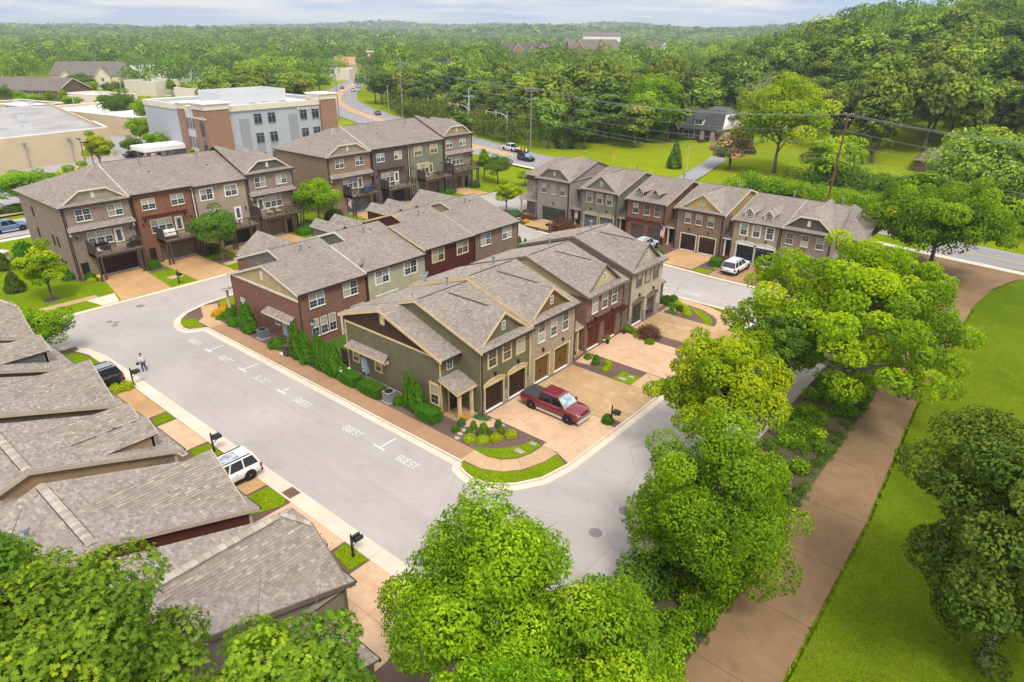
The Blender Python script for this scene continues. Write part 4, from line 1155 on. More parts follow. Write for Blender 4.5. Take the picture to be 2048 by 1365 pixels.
h.board((-0.17, -0.4, 5.75), (-0.17, 7.1, 8.19), CREAM); h.board((-0.17, 7.1, 8.19), (-0.17, 9.2, 7.5), CREAM)
low_wing(h, -2.2, 0.0, 2.0, 9.3, 14.92, 5.06, 7.44, 5.62, S_GREEN, CREAM, postx=(-1.75, -0.4))
Fe = F_left(-1.95, 14.4)
h.wall(Fe, 0, 12.0, 0.3, 4.98, S_GREEN, lap=True, name="side_wall")
h.gable(Fe, [(0.0, 5.0), (12.0, 5.0), (5.1, 7.28), (0.0, 5.55)], S_BROWN, "batten")
h.trim(Fe, 0, 12.0, 4.94, 5.1, CREAM, "band_board", 0.06); h.trim(Fe, 11.86, 12.02, 0.3, 4.94, CREAM); h.trim(Fe, 0, 0.15, 0.3, 4.94, CREAM)
h.board((-2.22, 2.0, 5.06), (-2.22, 9.3, 7.44), CREAM, h=0.26); h.board((-2.22, 9.3, 7.44), (-2.22, 14.92, 5.62), CREAM, h=0.26)
h.part(MB().box(5.0, 5.55, 6.05, 6.85, 0.01, 0.05), "gable_vent", CREAM, F=Fe)
h.part(MB().box(0, 12.0, 0, 0.3, 0.0, 0.06), "brick_base", STONE, F=Fe)
for u, v, w, hh in ((0.85, 1.42, 0.75, 0.9), (3.9, 1.42, 0.75, 0.9), (10.75, 0.8, 0.9, 1.75)):
 h.window(Fe, u, v, w, hh, CREAM, "cased", blind=1)
h.slope([(-2.6, 13.85, 2.98), (-2.6, 8.5, 2.98), (-1.95, 8.7, 3.36), (-1.95, 13.65, 3.36)], "lean_to_roof", 0.08)
h.board((-2.62, 13.85, 2.97), (-2.62, 8.5, 2.97), CREAM, "fascia", 0.15)
for y in (13.6, 8.75): h.part(MB().box(-2.5, -1.96, y - 0.06, y + 0.06, 2.6, 2.84), "bracket", CREAM)
mb_ = place("meter_bank", MB().box(2.15, 2.95, 0.75, 2.2, 0.01, 0.24).box(2.45, 2.6, 0.0, 0.75, 0.02, 0.14).mesh("meter_bank", paint("pale_blue_grey_metal", (0.30, 0.36, 0.40), 0.5, 0.4)), h.o, Fe)
_mm = MB().tube((0, 0, 0), (0, 0, 0.1), 0.11, n=10).mesh("meter", paint("meter_glass", (0.45, 0.47, 0.46), 0.2, 0.5))
for k in range(4): place("meter", _mm, mb_, Matrix.Translation((2.42, 0.95 + 0.33 * k, 0.24)))
h.wall(F_back(14.5, 6.25), 0, 8.2, 0, 5.5, S_GREEN, lap=True, name="back_wall")
for x, y, c in ((4.9, 8.4, True), (3.4, 8.0, False), (1.5, 9.2, False), (-1.0, 11.0, False)): h.vent(x, y, 8.15 - (y - 7.1) * 0.325, 0.75 if c else 0.3, 0.09 if c else 0.045, c)
h.ridge((0.3, 7.1, 8.19), (6.1, 7.1, 8.19), DARKB, 0.16, rise=0.04); h.ridge((3.16, 2.0, 8.07), (3.16, 6.4, 8.07), DARKB, 0.14, rise=0.04)
h.finish()
H_A1 = h
h = House("townhouse", "tan brick townhouse with two golden brown garage doors, right of the green one", (-31.5, 40.0, 0), pi / 2, GA)
garage_front(h, 6.55, 6.02, BR_TAN, False, [(0.62, 2.66), (3.47, 5.62)], D_GOLD, CREAM, (1.0, 2.72, 4.45), WHITE, "plain", wz=3.9, wh=1.75, ww=0.9, gh=2.36, rows=5, lights=True)
h.two_slopes(-0.15, 6.7, -0.4, 6.05, 7.3, 8.5, 14.9, 6.0)
h.gutter((0, -0.44, 6.05), (6.7, -0.44, 6.05))
h.cross_gable(0.5, 6.05, 6.28, 8.3, 0.4, 7.0, CREAM, S_GOLD, win="small")
side_profile(h, F_left(0, 14.5), [(0, 5.0), (14.5, 5.0), (14.5, 6.0), (7.2, 8.36), (0, 6.0)], S_GREEN)
side_profile(h, F_right(6.55), [(0, 0), (14.5, 0), (14.5, 6.0), (7.3, 8.36), (0, 6.0)], S_GOLD, low=(0.0, 3.5, 5.9, BR_TAN))
h.board((-0.17, -0.4, 6.05), (-0.17, 7.3, 8.5), CREAM, h=0.3); h.board((-0.17, 7.3, 8.5), (-0.17, 14.9, 6.0), CREAM, h=0.3)
low_wing(h, 6.6, 8.8, 2.2, 8.2, 14.8, 5.06, 7.2, 5.5, BR_TAN, CREAM, lap=False, postx=(8.2,))
h.wall(F_back(14.5, 8.8), 0, 8.8, 0, 5.6, BR_TAN, name="back_wall")
for x, y, c in ((5.0, 8.6, True), (3.0, 8.3, False), (1.6, 9.5, False), (6.0, 9.8, False)): h.vent(x, y, 8.45 - (y - 7.3) * 0.325, 0.75 if c else 0.3, 0.09 if c else 0.045, c)
h.ridge((0.3, 7.3, 8.5), (6.4, 7.3, 8.5), DARKB, 0.16, rise=0.04); h.ridge((3.28, 2.0, 8.31), (3.28, 6.6, 8.31), DARKB, 0.14, rise=0.04)
h.finish()
h = House("townhouse", "dark brick townhouse with red garage doors under a timber trellis", (-31.9, 48.85, 0), pi / 2, GA)
garage_front(h, 6.6, 5.75, BR_DARK, False, [(0.42, 2.55), (3.35, 5.5)], D_RED, None, (0.9, 2.62, 4.35), WHITE, "plain", wz=3.75, wh=1.8, ww=0.98, gh=2.4, rows=5, lamps=[])
pergola(h, F_front(0), 0.12, 6.5, 2.82)
h.two_slopes(-0.2, 6.85, -0.4, 5.76, 7.2, 8.24, 14.9, 5.75)
h.gutter((0, -0.44, 5.76), (6.85, -0.44, 5.76), TAUPE)
h.cross_gable(0.6, 6.1, 6.0, 8.1, 0.4, 6.7, TAUPE, S_CREAM, win="small")
side_profile(h, F_left(0, 14.5), [(0, 0), (14.5, 0), (14.5, 5.75), (7.3, 8.1), (0, 5.75)], S_CREAM, low=(11.2, 14.5, 5.6, BR_DARK))
side_profile(h, F_right(6.6), [(0, 0), (14.5, 0), (14.5, 5.75), (7.2, 8.1), (0, 5.75)], S_BEIGE, low=(0, 3.5, 5.6, BR_DARK))
h.board((-0.22, -0.4, 5.76), (-0.22, 7.2, 8.24), TAUPE, h=0.26); h.board((-0.22, 7.2, 8.24), (-0.22, 14.9, 5.75), TAUPE, h=0.26)
low_wing(h, 6.62, 7.6, 2.4, 8.2, 14.8, 4.9, 6.8, 5.3, BR_DARK, TAUPE, lap=False, postx=(7.2,), win=False)
h.wall(F_back(14.5, 7.5), 0, 7.5, 0, 5.6, BR_DARK, name="back_wall")
for x, y, c in ((4.9, 8.2, True), (3.1, 8.3, False), (2.0, 9.6, False)): h.vent(x, y, 8.2 - (y - 7.2) * 0.325, 0.75 if c else 0.3, 0.09 if c else 0.045, c)
h.ridge((0.3, 7.2, 8.24), (6.5, 7.2, 8.24), DARKB, 0.16, rise=0.04); h.ridge((3.35, 2.0, 8.11), (3.35, 6.3, 8.11), DARKB, 0.14, rise=0.04)
h.finish()
h = House("townhouse", "beige sided townhouse with one garage open and one dark green door", (-31.7, 56.45, 0), pi / 2, GA)
F = F_front(0)
h.wall(F, 0, 6.6, 0, 6.15, S_BEIGE, [(0.75, 2.88, 0, 2.35), (3.7, 5.75, 0, 2.35)], lap=True, name="front_wall", reveal=0.25)
h.garage(F, 0.75, 2.13, 2.35, D_GREEN, TAUPE, 5)
for a, b in ((0.75, 2.88), (3.7, 5.75)): h.arch(F, a - 0.24, b + 0.24, 2.65, 0.3, TAUPE)
for u in (1.15, 2.9, 4.62): h.window(F, u, 4.35, 0.92, 1.5, TAUPE, "hooded")
for u in (1.8, 4.7): h.lamp(F, u, 3.35)
g = h.part(MB().box(3.3, 6.4, 2.35, 2.45, -6.0, -0.3).box(3.3, 6.4, -0.06, 0.0, -6.0, -0.26).box(3.3, 3.4, 0, 2.35, -6.0, -0.3).box(6.3, 6.4, 0, 2.35, -6.0, -0.3).box(3.4, 6.3, 0, 2.35, -6.1, -6.0), "open_garage_room", WHITER, F=F)
for a, b in ((0, 0.6), (3.02, 3.55), (5.9, 6.6)): h.part(MB().box(a, b, 0, 1.2, 0.0, 0.07), "pier", BR_GREY, F=F)
h.two_slopes(-0.2, 6.85, -0.4, 6.2, 7.2, 8.66, 14.9, 6.2)
h.gutter((0, -0.44, 6.2), (6.85, -0.44, 6.2), TAUPE)
h.cross_gable(0.8, 6.15, 6.45, 8.5, 0.4, 6.7, TAUPE, S_BEIGE, win="small")
side_profile(h, F_left(0, 14.5), [(0, 0), (14.5, 0), (14.5, 6.18), (7.3, 8.52), (0, 6.18)], siding("brownish_beige_siding", (0.30, 0.245, 0.175)))
side_profile(h, F_right(6.6), [(0, 0), (14.5, 0), (14.5, 6.18), (7.2, 8.52), (0, 6.18)], S_BEIGE)
h.board((-0.22, -0.4, 6.2), (-0.22, 7.2, 8.66), TAUPE, h=0.26); h.board((-0.22, 7.2, 8.66), (-0.22, 14.9, 6.2), TAUPE, h=0.26)
h.trim(F, 0, 0.14, 1.2, 6.0, TAUPE); h.trim(F_left(0, 14.5), 14.36, 14.52, 1.0, 6.0, TAUPE)
low_wing(h, 6.62, 8.9, 2.2, 8.2, 14.8, 5.0, 7.0, 5.3, S_BEIGE, TAUPE)
h.wall(F_back(14.5, 8.7), 0, 8.7, 0, 5.8, S_BEIGE, lap=True, name="back_wall")
h.wall(F_right(8.7), 2.6, 14.5, 0, 5.0, S_BEIGE, lap=True, name="side_wall"); h.gable(F_right(8.7), [(2.6, 5.0), (14.5, 5.0), (14.5, 5.3), (8.2, 6.85), (2.6, 5.1)], S_BROWN, "batten")
for x, y, c in ((4.6, 8.2, True), (2.6, 8.3, False), (5.6, 9.4, False)): h.vent(x, y, 8.6 - (y - 7.2) * 0.325, 0.75 if c else 0.3, 0.09 if c else 0.045, c)
h.ridge((0.3, 7.2, 8.66), (6.5, 7.2, 8.66), DARKB, 0.16, rise=0.04); h.ridge((3.47, 2.0, 8.51), (3.47, 6.3, 8.51), DARKB, 0.14, rise=0.04)
h.finish()
H_A4 = h
#middle row, backs to the camera
GB = "middle row of four townhouses seen from behind"
def b_unit(label, Y0, W, ze, wall, lap, trim, wstyle, upgab, gabcol, kind, lowmat, end=False, rake=IVORY):
 h = House("townhouse", label, (-53.0, Y0, 0), pi / 2, GB)
 F = F_front(0); D = 12.0; zr = ze + 2.36; yr = 7.6; yl = 5.5; zl = ze + 1.7
 h.wall(F, 0, W, 0, ze - 0.05, wall, lap=lap, name="back_wall")
 for u in (1.15, 5.1): h.window(F, u, ze - 1.78, 1.75, 1.45, trim, wstyle, "double", sill=True)
 if lap:
  h.part(MB().box(0.95, 4.05, 2.72, 2.86, 0.0, 0.06).box(0.95, 4.05, 0.72, 0.84, 0, 0.05), "window_head", trim, F=F)
 for u in (1.1, 2.1, 3.1): h.window(F, u, 0.86, 0.8, 1.8, trim, "plain", blind=1, sill=not lap)
 h.door(F, 4.55, 0.85, 2.1, CREAMD if not lap else trim, trim)
 for u in (5.85, 6.75): h.window(F, u, 0.95, 0.78, 1.7, trim, "plain", blind=1)
 h.slope([(-0.15, -0.3, ze), (2.05, -0.3, ze), (2.05, yl, zl), (-0.15, yl, zl)])
 h.slope([(2.0, -0.3, ze), (W, -0.3, ze), (W, yr, zr), (2.0, yr, zr)])
 h.slope([(2.05, 12.8, zl - 2.55), (-0.15, 12.8, zl - 2.55), (-0.15, yl, zl), (2.05, yl, zl)])
 h.slope([(W, 14.9, ze - 0.05), (2.0, 14.9, ze - 0.05), (2.0, yr, zr), (W, yr, zr)])
 h.gutter((0, -0.34, ze), (W, -0.34, ze))
 h.downspout(0.02, -0.09, 0, ze - 0.1)
 h.gable(F_left(2.15, 14.5), [(0, 4.4), (14.5 - yl, 4.4), (14.5 - yl, zl - 0.15), (14.5 - yr, zr - 0.13), (0, ze + 0.1)], upgab, "lap" if kind != "brick" else "lap", name="side_wall")
 if kind == "brick": h.wall(F_left(2.11, 14.5), 0, 2.4, 0, ze, wall, name="side_wall", reveal=0.01, th=0.005)
 h.board((1.98, yr, zr), (1.98, 14.9, ze - 0.05), rake, h=0.22); h.board((1.98, yl + 0.2, zl + 0.06), (1.98, yr, zr), rake, h=0.22)
 h.board((-0.17, -0.3, ze), (-0.17, yl, zl), rake, h=0.2); h.board((-0.17, yl, zl), (-0.17, 12.8, zl - 2.55), rake, h=0.2)
 h.wall(F_back(14.5, W), 0, W - 2.1, 0, ze - 0.1, wall, lap=lap, name="front_wall")
 h.wall(F_back(12.4, W), W - 2.1, W, 0, zl - 2.5, wall, lap=lap, name="entry_wall")
 side_profile(h, F_right(W - 0.02), [(0, 0), (14.5, 0), (14.5, ze - 0.1), (yr, zr - 0.13), (0, ze - 0.1)], upgab)
 if gabcol == "gable":
  xc = 2.1 + (W - 2.1) / 2
  for sgn in (1, -1):
   a = xc + sgn * 3.0
   P = [(a, 14.75, ze + 0.25), (a, 7.6, ze + 0.25), (xc, 7.6, zr + 0.05), (xc, 14.75, zr + 0.05)]
   h.slope(P if sgn < 0 else [(a, 7.6, ze + 0.25), (a, 14.75, ze + 0.25), (xc, 14.75, zr + 0.05), (xc, 7.6, zr + 0.05)])
  h.gable(F_back(14.4, W), [(W - xc - 2.8, ze + 0.2), (W - xc + 2.8, ze + 0.2), (W - xc, zr - 0.1)], upgab, "lap")
 else:
  for xc in (3.6, 6.2):
   zt = zr + 0.25
   for sgn in (1, -1):
    a = xc + sgn * 1.05
    h.slope([(a, 13.2, zt - 0.85), (a, 7.8, zt - 0.85), (xc, 7.8, zt), (xc, 13.2, zt)] if sgn < 0 else [(a, 7.8, zt - 0.85), (a, 13.2, zt - 0.85), (xc, 13.2, zt), (xc, 7.8, zt)], "dormer_roof", 0.09)
   h.part(MB().box(xc - 0.85, xc + 0.85, 9.5, 13.0, ze, zt - 0.78), "dormer_cheek", upgab)
   h.gable(F_back(13.02, 0), [(-xc - 0.85, ze + 0.5), (-xc + 0.85, ze + 0.5), (-xc + 0.85, zt - 0.8), (-xc, zt - 0.12), (-xc - 0.85, zt - 0.8)], upgab, "flat", name="dormer_front")
 h.ridge((2.1, yr, zr), (W, yr, zr), DARKB, 0.12, rise=0.035)
 for x, y, c in ((4.6, 5.8, True), (5.6, 5.4, False), (3.2, 5.0, False), (1.0, 4.4, False)):
  z = ze + (y + 0.3) * 0.2975; h.vent(x, y, z, 0.7 if c else 0.32, 0.085 if c else 0.045, c)
 h.part(MB().box(-0.12, 0.12, 0, 0.3, 0, 0.1), "roof_vent", BLACK, F=Matrix.Translation((5.9, 6.2, ze + 6.5 * 0.2975 - 0.02)))
 if end:
  Fe = F_left(0, 12.0)
  h.wall(Fe, 0, 12.0, 0, zl - 2.38, wall, name="side_wall")
  h.gable(Fe, [(0.0, zl - 2.4), (12.0, zl - 2.4), (12.0, ze - 0.08), (12.0 - yl, zl - 0.16), (0, zl - 2.36)], S_TANB, "batten")
  h.trim(Fe, -0.1, 12.1, zl - 2.5, zl - 2.3, IVORY, "band_board", 0.1)
  h.part(MB().box(5.85, 6.3, zl - 1.65, zl - 0.75, 0.01, 0.06), "gable_vent", IVORY, F=Fe)
  h.window(Fe, 7.5, 1.45, 0.75, 0.95, WHITE, "plain", blind=1); h.window(Fe, 1.1, 1.4, 0.75, 1.2, WHITE, "plain", blind=1)
  h.slope([(-0.7, 5.8, 2.62), (-0.7, 0.75, 2.62), (0, 0.95, 3.02), (0, 5.6, 3.02)], "lean_to_roof", 0.08)
  h.board((-0.72, 5.8, 2.6), (-0.72, 0.75, 2.6), IVORY, "fascia", 0.14)
  for y in (5.5, 1.0): h.part(MB().box(-0.6, -0.01, y - 0.06, y + 0.06, 2.25, 2.5), "bracket", IVORY)
  m2 = place("meter_bank", MB().box(9.0, 9.75, 0.7, 2.1, 0.01, 0.24).box(9.3, 9.45, 0.0, 0.7, 0.02, 0.14).mesh("meter_bank", paint("pale_blue_grey_metal", (0.30, 0.36, 0.40), 0.5, 0.4)), h.o, Fe)
  for k in range(4): place("meter", _mm, m2, Matrix.Translation((9.3, 0.9 + 0.32 * k, 0.24)))
  h.slope([(2.0, 14.2, 2.75), (-0.35, 14.2, 2.75), (-0.35, 12.4, 3.35), (2.0, 12.4, 3.35)], "porch_roof", 0.1)
  porch_post(h, 0.05, 13.9, 0.1, 2.62, IVORY); porch_post(h, 1.6, 13.9, 0.1, 2.62, IVORY)
  h.board((-0.37, 12.4, 3.33), (-0.37, 14.2, 2.73), IVORY, "fascia", 0.16)
 h.finish()
 return h
b_unit("red brick end townhouse with tan boarded gable, first of the middle row", 31.8, 8.1, 5.62, BR_RED, False, WHITE, "plain", S_GREY, "gable", "brick", BR_RED, end=True)
b_unit("pale sage sided townhouse with white window casings in the middle row", 39.9, 8.15, 5.82, S_SAGE, True, WHITE, "cased", S_GREYG, "dormer", "lap", S_SAGE, rake=WHITE)
b_unit("maroon sided townhouse with cream window casings in the middle row", 48.05, 8.0, 6.24, S_MAROON, True, CREAM, "cased", S_MAROON, "dormer", "lap", S_MAROON, rake=CREAM)
b_unit("brown mixed brick townhouse at the far end of the middle row", 56.05, 8.25, 6.3, BR_BROWN, False, WHITE, "plain", S_SAND, "gable", "lap", BR_BROWN, rake=IVORY)
#row across the upper lane, facing the camera
GC = "row of six townhouses across the upper lane"
def c_unit(label, X0, W, ze, wall, lap, roofkind, gabmat, trim, gar, doormat, jamb, wins, wstyle, sidemat, wing=None, base=None, arch=None, perg=False, rows=4, cols=2, gh=2.35, wz=4.0, wh=1.5, lights=True, wingwall=None, right_hip=False, left_hip=False, door=BLACKD, sidelow=True):
 h = House("townhouse", label, (X0, 86.0, 0), 0.0, GC)
 garage_front(h, W, ze - 0.02, wall, lap, gar, doormat, jamb, wins, trim, wstyle, base=base, arch=arch, wz=wz, wh=wh, gh=gh, rows=rows, cols=cols, lights=lights)
 k = 0.295; yr = 7.5; zr = ze + k * 7.9
 if right_hip or left_hip:
  if right_hip:
   x0, x1 = -0.1, W + 6.4
   h.slope([(x0, -0.4, ze), (W + 0.25, -0.4, ze), (W + 0.25, 2.2, ze + 2.6 * k), (W - 0.2, yr, zr), (x0, yr, zr)])
   h.slope([(W + 0.2, 1.9, ze - 0.55), (W + 3.3, 1.9, ze - 0.55), (W - 0.3, 7.5, zr + 0.15)])
   h.slope([(W + 3.3, 1.9, ze - 0.55), (W + 3.3, 13.8, ze - 0.55), (W - 0.3, 8.2, zr + 0.15), (W - 0.3, 7.5, zr + 0.15)])
   h.slope([(W + 3.3, 14.9, ze - 0.1), (x0, 14.9, ze - 0.1), (x0, yr, zr), (W - 0.3, yr, zr + 0.1)])
  else:
   h.slope([(-4.2, -0.4 + 2, ze - 0.2), (0.0, -0.4 + 2, ze - 0.2), (0.0, 7.5, zr), (-1.0, 7.5, zr)])
   h.slope([(-0.25, -0.4, ze), (W + 0.25, -0.4, ze), (W + 0.25, yr, zr), (-0.25, yr, zr)])
   h.slope([(-4.2, 15.0, ze - 0.2), (-4.2, 1.6, ze - 0.2), (-1.0, 7.5, zr), (-1.0, 7.9, zr)])
   h.slope([(W + 0.2, 15.0, ze - 0.1), (-4.2, 15.0, ze - 0.2), (-1.0, yr, zr), (W + 0.2, yr, zr)])
  h.gutter((0, -0.44, ze), (W + 0.2, -0.44, ze))
 else:
  h.two_slopes(-0.2, W + 0.25, -0.4, ze, yr, zr, 15.0, ze + 0.05)
  h.gutter((0, -0.44, ze), (W + 0.25, -0.44, ze))
  for x in (W + 0.27, -0.22):
   h.board((x, -0.4, ze), (x, yr, zr), trim, h=0.24); h.board((x, yr, zr), (x, 15.0, ze + 0.05), trim, h=0.24)
  h.ridge((0, yr, zr), (W, yr, zr), DARKB, 0.12, rise=0.035)
 if roofkind == "gable":
  h.cross_gable(0.45, W - 0.45, ze + 0.22, ze + 2.35, 0.4, 6.6, trim, gabmat, win="small")
  h.ridge((W / 2, 3.0, ze + 2.36), (W / 2, 6.4, ze + 2.36), DARKB, 0.12, rise=0.035)
 elif roofkind == "clip":
  h.cross_gable(0.0, W, ze + 0.16, ze + 2.75, 0.4, 8.2, trim, gabmat, clip=0.95, win="louvre", oh=0.15)
 elif roofkind == "dormer":
  for xc in (1.55, 4.15): h.dormer(xc, 1.15, 0.8, ze + 0.42, 0.8, 0.55, 5.2, trim, gabmat)
 sp = [(0, 0), (14.6, 0), (14.6, ze), (yr, zr - 0.14), (0, ze - 0.02)]
 side_profile(h, F_right(W), sp, sidemat, low=(0, 2.6, ze - 0.15, wall) if (sidelow and not lap) else None)
 side_profile(h, F_left(0, 14.6), [(14.6 - a, b) for a, b in sp][::-1], sidemat)
 h.wall(F_back(14.6, W), 0, W, 0, ze - 0.05, wall, lap=lap, name="back_wall")
 h.downspout(W - 0.1, -0.1, 0, ze - 0.15)
 if wing:
  x0, x1 = wing
  ww = wingwall or wall
  low_wing(h, x0, x1, 2.0, 8.0, 14.6, ze - 0.75, ze + 1.0, ze - 0.5, ww, trim, lap=(ww.name.endswith("siding")), door=door, postx=((x0 + 0.4, x1 - 0.5) if x1 - x0 > 3 else ((x0 + x1) / 2 - 0.35,)))
 for x, y, c in ((W * 0.72, 8.3, True), (W * 0.9, 8.6, False)): h.vent(x, y, zr - (y - yr) * k, 0.75 if c else 0.35, 0.09 if c else 0.045, c)
 h.finish()
 return h
c_unit("grey brick end townhouse with wide green garage door and columned porch", -67.1, 6.5, 6.75, BR_GREY, False, "clip", S_GREY, BEIGE, [(1.15, 5.95)], D_GREEN, None, (1.1, 2.95, 4.8), "plain", BR_GREY, wing=(-4.1, 0.0), rows=4, cols=4, wz=4.55, wh=1.5, left_hip=True)
c_unit("olive grey sided townhouse with two blue grey garage doors", -58.2, 6.45, 6.25, S_GREYG, True, "gable", S_GREYG, BEIGE, [(0.65, 3.0), (3.55, 5.9)], D_SLATE, BEIGE, (1.0, 2.85, 4.6), "cased", S_GREYG, wing=(-2.3, 0.0), arch=BEIGE, wz=4.4, wh=1.45, base=BR_GREY)
h3 = c_unit("red brick townhouse with two dormers and timber trellis over garages", -50.1, 6.35, 5.92, BR_RED, False, "dormer", S_MAROON, BEIGE, [(1.0, 3.1), (3.8, 6.0)], D_TAUPE, None, (1.1, 2.95, 4.65), "plain", siding("red_brown_siding", (0.13, 0.05, 0.035)), wing=(-1.75, 0.0))
pergola(h3, F_front(0), 0.2, 6.2, 3.0)
c_unit("brown brick townhouse with yellow gable and two dark brown garage doors", -42.0, 7.0, 5.88, BR_BROWN, False, "gable", siding("ochre_yellow_siding", (0.42, 0.29, 0.10)), IVORY, [(1.05, 3.3), (3.85, 6.2)], D_BROWN, IVORY, (1.35, 3.0, 4.75), "plain", siding("ochre_yellow_siding", (0.42, 0.29, 0.10)), wing=(-1.8, 0.0), wz=3.95, wh=1.45)
c_unit("sand sided townhouse with dormers, arched black garage doors and white SUV", -33.5, 6.2, 5.6, S_SAND, True, "dormer", S_SAND, WHITE, [(0.75, 3.1), (3.3, 5.75)], D_NAVY, WHITE, (0.95, 2.65, 4.4), "hooded", S_SAND, wing=(-1.6, 0.0), arch=WHITE, wz=3.75, wh=1.5, base=BR_TAN)
c_unit("pinkish brick end townhouse with wide taupe garage door and hipped roof", -27.3, 6.25, 5.58, BR_PINK, False, "clip", S_CHAR, IVORY, [(0.95, 5.6)], D_TAUPE, IVORY, (0.75, 2.65, 4.5), "plain", BR_PINK, wing=(6.27, 9.4), rows=4, cols=4, wz=3.68, wh=1.4, right_hip=True, wingwall=BR_PINK)
#three storey rows with rear decks
def deck(h, u0, u1, z, out, side="left", rail=DECKW, floor=DECKF, uppanel=1.45):
 F = F_front(0)
 d = place("deck", MB().box(u0, u1, z - 0.3, z - 0.04, out - 0.08, out).box(u0, u0 + 0.08, z - 0.3, z - 0.04, 0.01, out - 0.08).box(u1 - 0.08, u1, z - 0.3, z - 0.04, 0.01, out - 0.08).box(u0 + 0.08, u1 - 0.08, z - 0.3, z - 0.1, 0.01, 0.08).mesh("deck", rail), h.o, F)
 n = int(out / 0.15)
 bm = MB().box(0, u1 - u0, 0, 0.04, 0.004, out / n - 0.004).mesh("deck_board", floor)
 for k in range(n): place("deck_board", bm, d, Matrix.Translation((u0, z - 0.038, out / n * k)))
 pm = MB().box(-0.09, 0.09, 0, z - 0.3, -0.09, 0.09).mesh("deck_post", rail)
 for u in (u0 + 0.1, u0 + 0.55, u1 - 0.55, u1 - 0.1): place("deck_post", pm, d, Matrix.Translation((u, 0, out - 0.12)))
 tr = MB().box(u0, u1, z + 0.98, z + 1.04, out - 0.16, out + 0.02).box(u0, u1, z + 0.12, z + 0.18, out - 0.09, out - 0.04)
 e = u1 if side == "left" else u0
 tr.box(e - 0.1 if side == "left" else e, e if side == "left" else e + 0.1, z + 0.98, z + 1.04, 0.02, out - 0.16)
 place("rail", tr.mesh("rail", rail), d)
 for u in (u0 + 0.06, (u0 * 2 + u1) / 3, (u0 + 2 * u1) / 3, u1 - 0.06): place("rail_post", MB().box(-0.06, 0.06, z, z + 0.975, out - 0.14, out - 0.03).mesh("rail_post", rail), d, Matrix.Translation((u, 0, 0)))
 bl = MB(); k = int((u1 - u0) / 0.14)
 for i in range(k): u = u0 + 0.1 + (u1 - u0 - 0.2) * i / k; bl.box(u, u + 0.035, z + 0.18, z + 0.98, out - 0.085, out - 0.05)
 for i in range(int(out / 0.14)): bl.box(e - 0.07 if side == "left" else e + 0.035, e - 0.035 if side == "left" else e + 0.07, z + 0.0, z + 0.98, 0.05 + 0.14 * i, 0.085 + 0.14 * i)
 o = place("balusters", bl.mesh("balusters", rail), d); o["kind"] = "stuff"
 s = u0 if side == "left" else u1 - 0.08
 place("privacy_screen", MB().box(s, s + 0.08, z - 0.3, z + uppanel, 0.02, out).box(s - 0.03, s + 0.11, z + uppanel, z + uppanel + 0.05, 0.02, out + 0.02).mesh("privacy_screen", rail), d)
 return d
